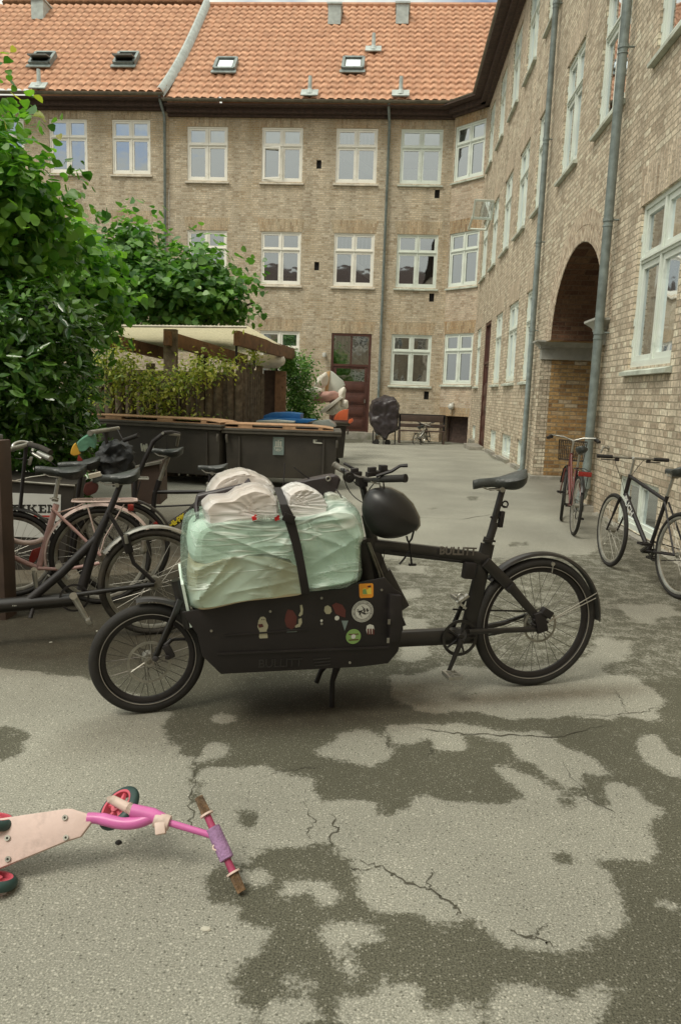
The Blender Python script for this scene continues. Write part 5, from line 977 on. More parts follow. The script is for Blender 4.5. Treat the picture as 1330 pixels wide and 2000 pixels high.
RID = [((365,1120),(452,1088),.016),((452,1088),(372,1188),.02),((452,1085),(595,1122),.012),((395,1030),(560,1092),.014),((600,1040),(705,1078),.014),((600,1150),(706,1128),.02),((606,1105),(712,1040),.014),((545,1012),(600,1075),.012),((640,1000),(700,1060),.012),((376,1060),(450,1086),-.012),((470,1070),(590,1060),.010),((600,1128),(700,1100),.010),((440,1160),(585,1130),.008),((380,1175),(470,1110),.012),((610,1020),(690,1010),.012),((370,1100),(372,1180),.012)]
shell('plastic_wrap', PB, out, -.275, .24, 'wrap_green', pk, n=190, ny=15, ncap=40, ridges=RID, round_=.5, amp=.011, fscale=6.5, seed=3, fold=(L(575, 1010)[0], L(575, 1010)[2]+.05, 3.0))
def sub_bag(name, label, pts, y0, y1, knot, seed, grp, film='bag_white', amp=.012):
    t = thing(name, label, 'plastic bag', PB.o, rot=PB.rot, group=grp)
    k = L(*knot, y0); shell('contents', PB, pts, y0+.02, y1-.02, 'bag_content', t, n=60, ny=11, amp=.006, inset=.10, seed=seed)
    shell('film', PB, pts, y0, y1, film, t, n=96, ny=15, amp=amp*.6, fscale=8, seed=seed, fold=(k[0], k[2], 6.0)); return t, k
t1, k = sub_bag('bread_bag', 'white plastic bag with red tie ends lying on the green bundle', [(398,992),(412,978),(452,974),(470,962),(500,952),(530,960),(545,980),(546,1008),(530,1018),(500,1016),(470,1030),(420,1035),(404,1030),(400,1005)], -.25, .05, (515, 1010), 5, None)
b = MB()
for px, py in ((497, 1012), (541, 1013)): q = Vector(L(px, py, -.275)); b.obox(q, (1, 0, .3), (0, 1, 0), (-.3, 0, 1), .010, .006, .008); b.obox(q+Vector((.004, 0, .008)), (1, 0, 1.2), (0, 1, 0), (-1.2, 0, 1), .008, .004, .005)
b.build('red_tie', 'red_tie', t1)
b = MB()
kx, ky, kz = L(520, 1006, -.265); vs = [(kx, ky, kz)]; n = 40
for i in range(n): a = PI+PI*i/(n-1); r = .045+.008*math.sin(i*2.3); vs.append((kx+r*1.15*math.cos(a), ky-.012+.014*math.sin(i*1.9), kz+.01+r*.75*math.sin(a)*.8))
b.add(vs, [(0, i, i+1) for i in range(1, n)]); b.build('gathered_neck', 'bag_clear', t1, smooth=True)
sub_bag('bread_bag', 'round pale bag just right of the black strap, on the green bundle', [(557,985),(563,962),(585,951),(605,953),(628,966),(639,985),(636,1000),(610,1006),(580,1012),(560,1008)], -.24, .02, (568, 985), 8, None)
sub_bag('carrier_bag', 'knotted white bag farthest back on the load, below the small saddle', [(405,985),(412,955),(428,935),(455,924),(480,920),(505,928),(530,942),(538,960),(520,972),(450,975),(412,990)], .02, .28, (470, 930), 12, None)
sub_bag('carrier_bag', 'small crumpled clear bag at the right end of the load by the handlebar', [(636,965),(650,962),(672,970),(690,985),(694,996),(660,998),(640,985)], -.05, .12, (650, 965), 15, None, film='bag_clear')
t = thing('cushion_pouch', 'long black cushion with a metal eyelet lying across the top of the load', 'pouch', PB.o, rot=PB.rot)
shell('cloth', PB, [(566,950),(580,942),(620,934),(655,928),(664,936),(660,955),(648,966),(640,974),(620,962),(590,955),(568,958)], .0, .10, 'tarp', t, n=70, ny=9, amp=.005, seed=21)
q = L(641, 935, -.006); b = MB(); b.torus((q[0], q[1], q[2]), .010, .0035, n=18, k=6); b.build('eyelet', 'silver', t)
t = thing('rolled_mat', 'dark rolled mat with hanging black strap end at the left end of the load', 'mat', PB.o, rot=PB.rot)
b = MB(); b.tube([L(390, 972, .03), L(430, 962, .0), L(478, 948, .0), L(490, 943, .0)], [.022, .018, .012, .026], 12); b.tube([L(388, 970, .08), L(384, 990, .02), L(386, 1012, -.02)], [.018, .022, .012], 10, flat=.6); b.build('roll', 'tarp', t, smooth=True)
b = MB(); b.tube([L(386, 1008, -.03), L(382, 1018, -.05), L(378, 1020, -.05)], .003, 5); b.build('cord', 'matt_black', t)
t = thing('cable_stay', 'thin black wire ends sticking up behind the white bags', 'cord', PB.o, rot=PB.rot)
b = MB(); b.tube([L(553, 950, .05), L(556, 922, .05), L(556, 905, .05)], .0035, 5); b.build('wire', 'matt_black', t); b = MB(); b.tube([L(574, 912, .05), L(590, 925, .05), L(606, 936, .05)], .0035, 5); b.build('wire', 'matt_black', t)
t = thing('luggage_strap', 'wide black strap pulled down over the green bundle', 'strap', PB.o, rot=PB.rot)
b = MB(); C = [(541,952),(549,965),(554,985),(562,1005),(570,1030),(579,1062),(587,1100),(594,1140),(597,1160)]; hw = [.016, .021, .022, .024, .022, .020, .019, .019, .019]; vs = []
yy = [-.02, -.16, -.285, -.302, -.303, -.303, -.303, -.300, -.285]
CC = [Vector(L(x, y, w_)) for (x, y), w_ in zip(C, yy)]; D = bezier(CC[:3], 6)+CC[3:]; hh = [.018]*7+hw[3:]
for p, h_ in zip(D, hh): vs += [p+Vector((-h_, -.002, 0)), p+Vector((h_, -.002, 0)), p+Vector((h_, .004, 0)), p+Vector((-h_, .004, 0))]
b.add(vs, [(4*i+q, 4*i+(q+1) % 4, 4*i+4+(q+1) % 4, 4*i+4+q) for i in range(len(D)-1) for q in range(4)]+[(0, 1, 2, 3)]); b.build('webbing', 'matt_black', t, smooth=True)
b = MB(); b.obox(L(564, 1012, -.308), (1, 0, -.4), (0, 1, 0), (.4, 0, 1), .026, .006, .018); b.build('buckle', 'matt_black', t, bevel=.003)
# helmet
t = thing('bicycle_helmet', 'smooth black helmet hanging from the handlebar above the frame tube', 'helmet', PB.o, rot=PB.rot)
hc = Vector(L(762, 1004, -.17)); b = MB(); n, k = 40, 22; vs = []
sil = PB.poly([(708,1000),(711,975),(722,958),(742,952),(762,954),(785,967),(803,985),(815,1010),(816,1025),(808,1035),(790,1045),(765,1051),(738,1048),(718,1030)], -.17)
t_ = thing  # keep name
def blob(par, name, mat, poly, yc, ry, mats=None, n=64, k=16):
    cx_ = sum(p[0] for p in poly)/len(poly); cz = sum(p[1] for p in poly)/len(poly); m = len(poly); ang = []
    ring = []
    for i in range(m):
        for q in range(6):
            t = q/6; p0, p1, p2, p3 = [poly[(i+j) % m] for j in (-1, 0, 1, 2)]; g = lambda a, b_, c, d: .5*((2*b_)+(-a+c)*t+(2*a-5*b_+4*c-d)*t*t+(-a+3*b_-3*c+d)*t**3); ring.append((g(*[z[0] for z in (p0, p1, p2, p3)]), g(*[z[1] for z in (p0, p1, p2, p3)])))
    N_ = len(ring); vs = []
    for j in range(1, k): ph = PI*j/k; w = math.sin(ph); y = yc-ry*math.cos(ph); vs += [(cx_+(p[0]-cx_)*w, y, cz+(p[1]-cz)*w) for p in ring]
    fs = [(i*N_+q, i*N_+(q+1) % N_, (i+1)*N_+(q+1) % N_, (i+1)*N_+q) for i in range(k-2) for q in range(N_)]; vs += [(cx_, yc-ry, cz), (cx_, yc+ry, cz)]; e = len(vs)-2
    fs += [(e, (q+1) % N_, q) for q in range(N_)]+[(e+1, (k-2)*N_+q, (k-2)*N_+(q+1) % N_) for q in range(N_)]; b = MB(); b.add(vs, fs); return b.build(name, mat, par, smooth=True)
simple('helmet_black', (.014, .013, .013), .42, var=.15, spec=.6)
hs = blob(t, 'shell', 'helmet_black', sil, -.17, .10)
rim = PB.P([(742,952),(762,953.5),(785,965),(804,984),(817,1010),(818,1026),(810,1036)], -.14)
b = MB(); b.tube(bezier([rim[0], rim[1]], 3)+[Vector(p) for p in rim[2:]], .008, 10); b.build('rim_band', 'dull_alloy', t, smooth=True)
for pts in ([(808,1036),(804,1052),(798,1060)], [(794,1047),(796,1056),(801,1064)], [(799,1060),(802,1085),(804,1104)], [(800,1075),(790,1090),(780,1102)]):
    b = MB(); b.tube([L(x, y, -.17) for x, y in pts], .004, 6, flat=2); b.build('chin_strap', 'matt_black', t)
b = MB(); b.obox(L(805, 1103, -.17), (1, 0, 0), (0, 1, 0), (0, 0, 1), .018, .006, .005); b.build('strap_buckle', 'matt_black', t)
b = MB(); b.tube([L(743, 953, -.17), L(741, 945, -.18), L(730, 944, -.2), L(724, 940, -.2)], .003, 6); b.tube([L(750, 952, -.17), L(748, 935, -.22)], .004, 6); b.build('hook_cord', 'silver', t)

# ------------------------------------------------------------------ whole bicycles
def city_bike(name, label, x, y, deg, lean=0.0, frame='matt_black', style='diamond', wb=1.07, r=.34, rimm='silver', rack=False, basket=False, fenders=True, bars='swept', group=None, seat_h=.98, steer=0.0, spokes=28, cat='bicycle', reflector=None, stay_mat=None, crank_a=-1.2, fmat='black_metal', kick=True):
    pl = Plane(x, y, deg, lean); t = thing(name, label, cat, pl.o, rot=pl.rot, group=group); k = r/.34; A = Vector
    wheel(t, (0, 0, r), r, .018*k, rimm, spokes=spokes, spoke_mat='pale_spoke'); wheel(t, (wb, 0, r), r, .018*k, rimm, spokes=spokes, spoke_mat='pale_spoke', rot=(0, 0, steer))
    bb = A((.44*k, 0, .28*k)); st = A((.28*k, 0, seat_h-.22)); hb_, ht = A((wb-.16*k, 0, .70*k)), A((wb-.20*k, 0, .86*k)); b = MB()
    b.tube([bb, st], .016, 10); b.tube([hb_-(ht-hb_)*.1, ht+(ht-hb_)*.1], .019, 10)
    if style == 'diamond': b.tube([hb_, bb], .019, 10); b.tube([ht, A((st.x+.01, 0, st.z-.04))], .016, 10)
    else: b.tube(bezier([hb_, A((.62*k, 0, .42*k)), bb], 10), .018, 10); b.tube(bezier([ht, A((.66*k, 0, .60*k)), bb+A((-.05, 0, .18))], 10), .014, 10)
    b.tube([bb+A((0, -.035, 0)), bb+A((0, .035, 0))], .022, 12); f = b.build('frame', frame, t, smooth=True)
    for sd in (-1, 1):
        b = MB(); b.tube([st+A((0, sd*.018, -.05)), A((0, sd*.055, r))], .008, 8); b.build('seat_stay', frame, f, smooth=True); b = MB(); b.tube([bb+A((0, sd*.03, 0)), A((0, sd*.055, r))], .009, 8); b.build('chain_stay', frame, f, smooth=True)
    d = A((math.cos(steer), math.sin(steer), 0)); s = A((-math.sin(steer), math.cos(steer), 0)); 
    for sd in (-1, 1): b = MB(); b.tube(bezier([hb_+s*sd*.045-A((0, 0, .03)), hb_+s*sd*.055+A((.04, 0, -.16)), A((wb, 0, r))+s*sd*.05], 8), [.013]*5+[.009]*4, 8); b.build('fork_blade', frame, t, smooth=True)
    if fenders: fender(t, (0, 0, r), r+.02, -.1, 2.6, fmat, w=.024); fender(t, (wb, 0, r), r+.02, .3, 2.9, fmat, w=.024)
    hz = ht+(ht-hb_).normalized()*.16; b = MB(); b.tube([ht, hz], .012, 10); b.tube([hz, hz+A((.03, 0, .01))], .016, 8); stem = b.build('stem', 'silver', t, smooth=True)
    c = hz+A((.03, 0, .01)); b = MB()
    if bars == 'swept': P = [(-.12, -.30, .02), (-.02, -.26, .05), (.02, -.12, .04), (0, 0, 0), (.02, .12, .04), (-.02, .26, .05), (-.12, .30, .02)]
    else: P = [(0, -.30, 0), (0, -.15, 0), (.0, 0, 0), (0, .15, 0), (0, .30, 0)]
    P = [c+d*p[0]+s*p[1]+A((0, 0, p[2])) for p in P]; b.tube(P, .011, 10); h = b.build('handlebar', 'silver' if bars == 'swept' else 'dull_alloy', t, smooth=True)
    for e0, e1 in ((P[0], P[1]), (P[-1], P[-2])): b = MB(); b.tube([e0-(e1-e0)*.15, e0.lerp(e1, .75)], .017, 12); b.build('grip', 'rubber', h, smooth=True)
    for e0, e1 in ((P[0], P[1]), (P[-1], P[-2])):
        b = MB(); q = e0.lerp(e1, 1.05); b.obox(q-A((0, 0, .02)), e1-e0, (e1-e0).cross(A((0, 0, 1))), (0, 0, 1), .016, .012, .016); b.tube([q-A((0, 0, .02))+d*.02, q-A((0, 0, .03))+d*.045, e0.lerp(e1, .2)-A((0, 0, .03))+d*.05], .005, 6); b.build('brake_lever', 'matt_black', h, smooth=True)
    for sd in (-.12, .12): b = MB(); b.tube(bezier([c+s*sd, c+s*sd*1.5+d*.14+A((0, 0, .02)), c+d*.12-A((0, 0, .22)), hb_+A((.03, 0, 0))], 10), .0025, 5); b.build('cable', 'matt_black', t)
    b = MB(); b.tube([st-A((-.01, 0, .02)), A((st.x-.05*k, 0, seat_h-.05))], .013, 10); b.build('seat_post', 'silver', t, smooth=True)
    saddle(t, (st.x-.06*k, 0, seat_h-.01), nose=1, size=.98, tilt=.03)
    crank_set(t, tuple(bb), .085, crank_a, .17, side=-1, mat='black_metal', pedal_mat='matt_black'); chain(t, tuple(bb), .082, (0, 0, r), .035, -.045)
    if rack:
        z = r*2+.07; b = MB(); 
        for sd in (-.06, 0, .06): b.tube([(.15, sd, z), (-.27, sd, z)], .005, 6)
        b.tube([(-.27, -.07, z), (-.27, .07, z)], .005, 6); b.tube([(.15, -.06, z), (.15, .06, z)], .005, 6)
        for sd in (-.062, .062): b.tube([(-.15, sd, z), (0, sd, r)], .004, 6)
        b.build('rack', 'matt_black', t)
        b = MB(); b.box(-.30, -.275, -.07, .07, z-.05, z); b.build('rear_reflector', 'reflector_red', t, bevel=.004)
    if basket:
        b = MB(); c0 = c+d*.17-A((0, 0, .13)); w, dd, hh = .17, .13, .12; n = 15
        for lev in range(8):
            zz = -hh+lev*2*hh/7; q = .88+.12*lev/7; b.tube([c0+s*w*q*a_+d*dd*q*e_+A((0, 0, zz)) for a_, e_ in ((-1, -1), (1, -1), (1, 1), (-1, 1), (-1, -1))], .005 if lev == 7 else .0028, 5, cap=False)
        for i in range(n):
            for a_, e_ in ((-1+2*i/(n-1), -1), (-1+2*i/(n-1), 1), (-1, -1+2*i/(n-1)), (1, -1+2*i/(n-1))): b.tube([c0+s*w*.88*a_+d*dd*.88*e_+A((0, 0, -hh)), c0+s*w*a_+d*dd*e_+A((0, 0, hh))], .003, 4, cap=False)
        b.obox(c0-A((0, 0, hh)), s, d, (0, 0, 1), w*.88, dd*.88, .004); b.build('basket', 'wicker', t)
    if kick: b = MB(); b.tube([bb+A((-.12, .03, -.02)), bb+A((-.22, .14, -bb.z+.012))], .008, 8); b.build('kickstand', 'dull_alloy', t, smooth=True)
    return t, pl
g = gnd(1118, 1045); city_bike('bicycle', 'red step-through bicycle with a front basket parked by the arched passage', g[0], g[1], 84.5, .04, 'red_paint', 'step', rack=True, basket=True, r=.345, steer=-.15, fmat='black_metal', kick=False)
g = gnd(1315, 1166); t, pl = city_bike('bicycle', 'dark diamond-frame bicycle with flat bars in front of the nearest cellar window', g[0]+.0, g[1]-.02, 101.5, .03, 'matt_black', 'diamond', wb=1.10, r=.345, fenders=False, bars='flat', seat_h=1.0, steer=-.12, stay_mat=None, crank_a=-.55, kick=False)
h0, b0 = Vector((1.10-.16, 0, .70)), Vector((.44, 0, .28)); d_ = (b0-h0).normalized(); m_ = h0.lerp(b0, .22); text_mesh('lettering', 'PUCH', 'sign_white', t, .082, m_+Vector((0, .0205, 0)), d_, d_.cross(Vector((0, 1, 0)))*-1, .0006, bold=.002)
# --- left cluster. planes from wheel contact points
def gplane(px, py, deg, lean=0.0): q = gnd(px, py); return Plane(q[0], q[1], deg, lean)
def tubepx(par, name, pl, pts, r, mat, y=0.0, n=10, bez=False, **k):
    P = [pl.L(p[0], p[1], p[2] if len(p) > 2 else y) for p in pts]; b = MB(); b.tube(bezier(P, 14) if bez else P, r, n, **k); return b.build(name, mat, par, smooth=True)
# long black freight bike
PL = gplane(300, 1238, 24); lj = thing('cargo_bike', 'black long-john bicycle with a silver rear mudguard, its pedal nearest the left edge', 'cargo bike', PL.o, rot=PL.rot); q = PL.L(302, 1137); rr = q[2]
wheel(lj, (q[0], 0, rr), rr+.002, .021, 'dull_alloy', 'worn_rubber', 32, .035, spoke_mat='pale_spoke'); fender(lj, (q[0], 0, rr), rr+.022, .4, 2.55, 'silver', w=.026)
tubepx(lj, 'frame', PL, [(-140, 1190), (0, 1183), (141, 1171), (150, 1170)], .042, 'black_metal')
tubepx(lj, 'seat_tube', PL, [(236, 945), (214, 1000), (186, 1060), (160, 1152)], [.016, .02, .03, .03], 'matt_black'); tubepx(lj, 'brace_tube', PL, [(190, 1050), (120, 1120), (58, 1172)], .026, 'matt_black')
for y in (-.06, .06): tubepx(lj, 'seat_stay', PL, [(212, 1000, y*.4), (248, 1060, y), (262, 1100, y), (302, 1137, y)], .012, 'matt_black'); tubepx(lj, 'chain_stay', PL, [(146, 1162, y*.7), (302, 1141, y)], .015, 'black_metal')
b = MB(); b.obox(PL.L(249, 1062, -.05), (.25, 0, -1), (0, 1, 0), (1, 0, .25), .055, .03, .024); lk = b.build('wheel_lock', 'matt_black', lj, bevel=.008); b = MB(); b.obox(PL.L(247, 1053, -.084), (.2, 0, -1), (0, 1, 0), (1, 0, .2), .028, .003, .011); b.build('badge', 'silver', lk, bevel=.002)
b = MB(); b.tube([PL.L(281, 1056, -.03), PL.L(281, 1076, -.03)], [.014, .02], 12); b.tube([PL.L(281, 1076, -.03), PL.L(279, 1082, -.03)], [.02, .012], 12); b.build('dynamo', 'dull_alloy', lj, smooth=True)
b = MB(); b.tube([PL.L(144, 1164, -.08), PL.L(174, 1216, -.09)], [.020, .014], 10, flat=.8); b.tube([PL.L(144, 1164, -.04), PL.L(144, 1164, -.1)], .022, 12); ck = b.build('crank', 'silver', lj, smooth=True); b = MB(); b.obox(PL.L(175, 1214, -.11), (.4, 0, -1), (0, 1, 0), (1, 0, .4), .02, .03, .014); b.build('pedal_stub', 'silver', ck, bevel=.003)
b = MB(); q2 = PL.L(146, 1165); b.ring((q2[0], -.03, q2[2]), .085, [(-.012, -.002), (0, -.002), (0, .002), (-.012, .002)], n=40); b.build('chainring', 'matt_black', lj)
saddle(lj, Vector(PL.L(228, 932)), nose=-1, size=1.0, tilt=-.03, wide=.085); b = MB(); b.obox(PL.L(186, 928, .0), (1, 0, .25), (0, 1, 0), (-.25, 0, 1), .035, .02, .012); b.build('torn_cover', 'cream_stripe', lj)
tubepx(lj, 'kickstand', PL, [(66, 1185, -.02), (60, 1207, -.05)], .012, 'matt_black'); b = MB()
for i in range(3): b.obox(PL.L(26+i*3, 1183, -.0435), (1, 0, 0), (0, 1, 0), (0, 0, 1), .002, .001, .003)
b.build('lettering', 'pale_ink', lj)
# pink bike
PP = gplane(200, 1179, 20); pk_ = thing('bicycle', 'pink step-through bicycle with a pink rear rack and mudguard', 'bicycle', PP.o, rot=PP.rot); q = PP.L(198, 1086); rr = q[2]
wheel(pk_, (q[0], 0, rr), rr+.0, .019, 'dull_alloy', 'rubber', 32, .03, spoke_mat='pale_spoke'); fender(pk_, (q[0], 0, rr), rr+.024, .35, 3.4, 'pale_pink', w=.026)
tubepx(pk_, 'seat_tube', PP, [(111, 985), (92, 1050), (76, 1112)], .021, 'pink_paint'); tubepx(pk_, 'top_tube', PP, [(-120, 960), (-40, 1030), (20, 1062), (56, 1070), (86, 1052)], .017, 'pale_pink', bez=True); tubepx(pk_, 'down_tube', PP, [(-120, 990), (-40, 1060), (36, 1094), (60, 1104), (80, 1110)], .017, 'pink_paint', bez=True)
wheel(pk_, (q[0]-1.1, 0, rr), rr, .019, 'dull_alloy', 'rubber', 28, .02, spoke_mat='pale_spoke'); tubepx(pk_, 'fork', PP, [(-118, 950), (-125, 1010), (-140, 1095)], .014, 'pink_paint')
for y in (-.05, .05): tubepx(pk_, 'seat_stay', PP, [(102, 993, y*.5), (150, 1038, y), (197, 1085, y)], .0105, 'pink_paint'); tubepx(pk_, 'chain_stay', PP, [(76, 1110, y*.6), (130, 1112, y), (195, 1100, y)], .012, 'pink_paint'); tubepx(pk_, 'rack_strut', PP, [(172, 990, y*1.3), (186, 1040, y*1.2), (196, 1082, y)], .0055, 'pale_pink'); tubepx(pk_, 'rack_strut', PP, [(243, 985, y*1.3), (205, 1050, y*1.1), (196, 1082, y)], .0045, 'pale_pink')
tubepx(pk_, 'rack_strut', PP, [(112, 1002), (150, 990), (165, 982)], .005, 'pale_pink', y=.03)
b = MB(); zc = PP.L(200, 977)[2]; xa, xb = PP.L(142, 977)[0], PP.L(268, 977)[0]
b.tube([(xa, -.05, zc), (xa+.04, -.075, zc), (xb-.03, -.075, zc), (xb, -.05, zc), (xb, .05, zc), (xb-.03, .075, zc), (xa+.04, .075, zc), (xa, .05, zc), (xa, -.05, zc)], .006, 8)
for fx in (.28, .33, .62, .67): x_ = xa+(xb-xa)*fx; b.tube([(x_, -.075, zc), (x_+.03, .075, zc)], .004, 6)
b.tube([(xa, 0, zc), (xb, 0, zc)], .004, 6); b.build('rear_rack', 'pale_pink', pk_, smooth=True)
b = MB(); b.obox(PP.L(256, 991, -.0), (1, 0, 0), (0, 1, 0), (0, 0, 1), .02, .03, .02); b.build('rear_reflector', 'reflector_red', pk_, bevel=.004)
tubepx(pk_, 'seat_post', PP, [(115, 935), (108, 975)], .014, 'silver'); b = MB(); b.tube([PP.L(109, 972), PP.L(108, 979)], .022, 10); b.tube([PP.L(98, 973, -.02), PP.L(113, 976, -.02)], .005, 6); b.build('seat_clamp', 'dull_alloy', pk_)
saddle(pk_, Vector(PP.L(120, 920)), nose=-1, size=1.2, tilt=.10, wide=.1, mat='leather_black')
b = MB(); b.tube([PP.L(67, 1114, -.09), PP.L(73, 1155, -.1)], [.017, .013], 10); b.tube([PP.L(67, 1114, -.05), PP.L(67, 1114, -.1)], .022, 12); b.build('crank', 'silver', pk_, smooth=True); b = MB(); b.tube([PP.L(96, 1124, .05), PP.L(80, 1150, .09)], .013, 8); b.build('kickstand', 'dull_alloy', pk_, smooth=True)
b = MB(); b.tube([PP.L(113, 1097, -.07), PP.L(122, 1110, -.07), PP.L(134, 1130, -.08)], [.018, .013, .017], 8); b.tube([PP.L(115, 1106, -.05), PP.L(115, 1106, -.1)], .022, 10); b.build('pedal', 'silver', pk_, smooth=True)
b = MB(); b.prism(PP.poly([(56, 1092), (62, 1076), (80, 1070), (84, 1080), (74, 1092), (64, 1104), (58, 1104)], .0), .02, .05); b.build('chain_case', 'reflector_red', pk_, bevel=.01)
# black bike behind the pink one, carrying bags
P3 = gplane(238, 1160, 20); b3 = thing('bicycle', 'black bicycle behind the pink one with a black crate bag at its handlebar', 'bicycle', P3.o, rot=P3.rot); q = P3.L(238, 1070); rr = q[2]
wheel(b3, (q[0], 0, rr), rr, .019, 'dull_alloy', 'rubber', 28, .025, spoke_mat='pale_spoke'); fender(b3, (q[0], 0, rr), rr+.022, .2, 2.6, 'black_metal', w=.026)
saddle(b3, Vector(P3.L(158, 906)), nose=-1, size=1.12, tilt=-.06, wide=.095); tubepx(b3, 'seat_tube', P3, [(160, 915), (150, 990), (135, 1110)], .016, 'matt_black')
for y in (-.05, .05): tubepx(b3, 'seat_stay', P3, [(150, 985, y*.4), (238, 1070, y)], .008, 'matt_black')
b = MB(); zc = P3.L(240, 934)[2]; xa, xb = P3.L(190, 930)[0], P3.L(290, 935)[0]
for y in (-.07, -.03, .03, .07): b.tube([(xa, y, zc+.01), (xb, y, zc)], .005, 6)
for f_ in (0, .35, .7, 1): x_ = xa+(xb-xa)*f_; b.tube([(x_, -.07, zc), (x_, .07, zc)], .005, 6)
b.build('rear_rack', 'dull_alloy', b3, smooth=True); tubepx(b3, 'rack_strut', P3, [(275, 940, -.07), (240, 1068, -.06)], .005, 'matt_black')
tubepx(b3, 'handlebar', P3, [(176, 846, -.25), (196, 842, -.1), (214, 839, .05), (232, 836, .2)], [.02, .016, .013, .013], 'dull_alloy'); tubepx(b3, 'stem', P3, [(206, 842, 0), (214, 900, 0), (224, 950, 0)], .013, 'matt_black'); tubepx(b3, 'handlebar_grip', P3, [(243, 860, -.1), (271, 850, -.2)], .016, 'rubber')
b = MB(); b.obox(P3.L(305, 1023, -.03), (1, 0, .5), (0, 1, 0), (-.5, 0, 1), .014, .02, .012); b.build('rear_reflector', 'reflector_red', b3, bevel=.003)
tubepx(b3, 'cable', P3, [(230, 838, .1), (245, 870, .0), (258, 885, 0), (256, 905, 0)], .004, 'matt_black', bez=True)
tb = thing('crate_bag', 'dark blue-black bag hanging at the handlebar above the pink rack', 'bag', P3.o, rot=P3.rot); shell('cloth', P3, [(200,880),(222,867),(246,873),(258,890),(252,915),(236,927),(205,922),(193,902)], -.05, .16, 'navy_cloth', tb, n=70, ny=11, amp=.05, fscale=12, seed=31)
tb = thing('plastic_bag', 'green plastic bag with a yellow and red bag hung on the dark handlebar', 'bag', P3.o, rot=P3.rot)
shell('green_film', P3, [(186,848),(189,862),(186,876),(176,872),(168,880),(156,882),(150,866),(162,855),(175,848)], -.24, -.17, 'green_film', tb, n=50, ny=7, amp=.008, seed=33); shell('yellow_film', P3, [(148,866),(154,876),(158,886),(146,890),(139,886),(142,874)], -.22, -.17, 'yellow_film', tb, n=40, ny=7, amp=.006, seed=35); shell('red_film', P3, [(154,888),(160,896),(162,900),(152,900)], -.22, -.18, 'reflector_red', tb, n=30, ny=5, amp=.003, seed=36)
tb = thing('rear_cover', 'small dark red cloth hanging under the dark bicycle saddle', 'cloth', P3.o, rot=P3.rot); shell('cloth', P3, [(168,945),(185,940),(193,950),(188,962),(172,968),(164,960)], -.02, .06, 'sticker_red', tb, n=40, ny=7, amp=.006, seed=37)
# freight trike with yellow lettering
P4 = Plane(-2.2, 6.35, 8); b4 = thing('cargo_bike', 'black freight bicycle with yellow lettering on its frame, in front of the containers', 'cargo bike', P4.o, rot=P4.rot)
saddle(b4, Vector(P4.L(326, 882)), nose=-1, size=1.05, tilt=.08, wide=.08); tubepx(b4, 'seat_post', P4, [(330, 892), (311, 942)], .017, 'dull_alloy'); tubepx(b4, 'seat_tube', P4, [(312, 938), (303, 965), (292, 1060)], [.026, .022, .022], 'matt_black')
tubepx(b4, 'frame', P4, [(300, 961), (345, 961), (420, 960)], .018, 'black_metal'); tubepx(b4, 'lower_rail', P4, [(298, 990), (400, 985)], .008, 'matt_black')
dt = tubepx(b4, 'lettered_tube', P4, [(318, 1036), (400, 980)], .034, 'matt_black'); a, c = Vector(P4.L(330, 1027, -.036)), Vector(P4.L(382, 992, -.036)); text_mesh('lettering', 'Baffabike.com', 'yellow_ink', b4, .062, a.lerp(c, .52), c-a, (a-c).cross(Vector((0, 1, 0))), .001, bold=.003)
tubepx(b4, 'push_bar', P4, [(262, 1000, -.1), (265, 940, -.1), (282, 900, -.1), (300, 862, -.1), (322, 846, -.1), (334, 845, 0), (350, 848, .2)], .021, 'matt_black'); tubepx(b4, 'handlebar', P4, [(318, 846, -.12), (350, 850, .1), (346, 870, .25)], .013, 'dull_alloy')
tubepx(b4, 'brake_cable', P4, [(325, 850, 0), (330, 870, 0), (322, 930, 0)], .004, 'matt_black', bez=True)
b = MB(); b.prism(P4.poly([(256, 915), (312, 902), (314, 985), (258, 985)], .1), .1, .5); b.build('box_panel', 'brown_panel', b4); b = MB(); b.prism(P4.poly([(254, 912), (316, 900), (316, 905), (254, 917)], .08), .07, .12); b.build('box_rail', 'dull_alloy', b4)
q = P4.L(345, 1090); wheel(b4, (q[0]+.9, .0, .33), .33, .02, 'dull_alloy', 'rubber', 28, .02); wheel(b4, (q[0]-.6, .1, .26), .26, .02, 'dull_alloy', 'rubber', 28, .02)
P6 = Plane(-1.75, 6.0, 10); b6 = thing('bicycle', 'mostly hidden bicycle whose black saddle shows between the containers and white bags', 'bicycle', P6.o, rot=P6.rot); saddle(b6, Vector(P6.L(416, 914)), nose=-1, size=.9, tilt=.05, wide=.06); tubepx(b6, 'seat_post', P6, [(412, 922), (409, 950), (405, 990)], .016, 'matt_black'); b = MB(); b.obox(P6.L(408, 945), (1, 0, 0), (0, 1, 0), (0, 0, 1), .02, .02, .012); b.build('seat_clamp', 'silver', b6, bevel=.003)
city = None
q = P6.L(430, 1080); wheel(b6, (q[0], 0, .33), .33, .019, 'dull_alloy', 'rubber', 24, .02); tubepx(b6, 'frame', P6, [(405, 985), (415, 1080), (440, 1100)], .016, 'matt_black')
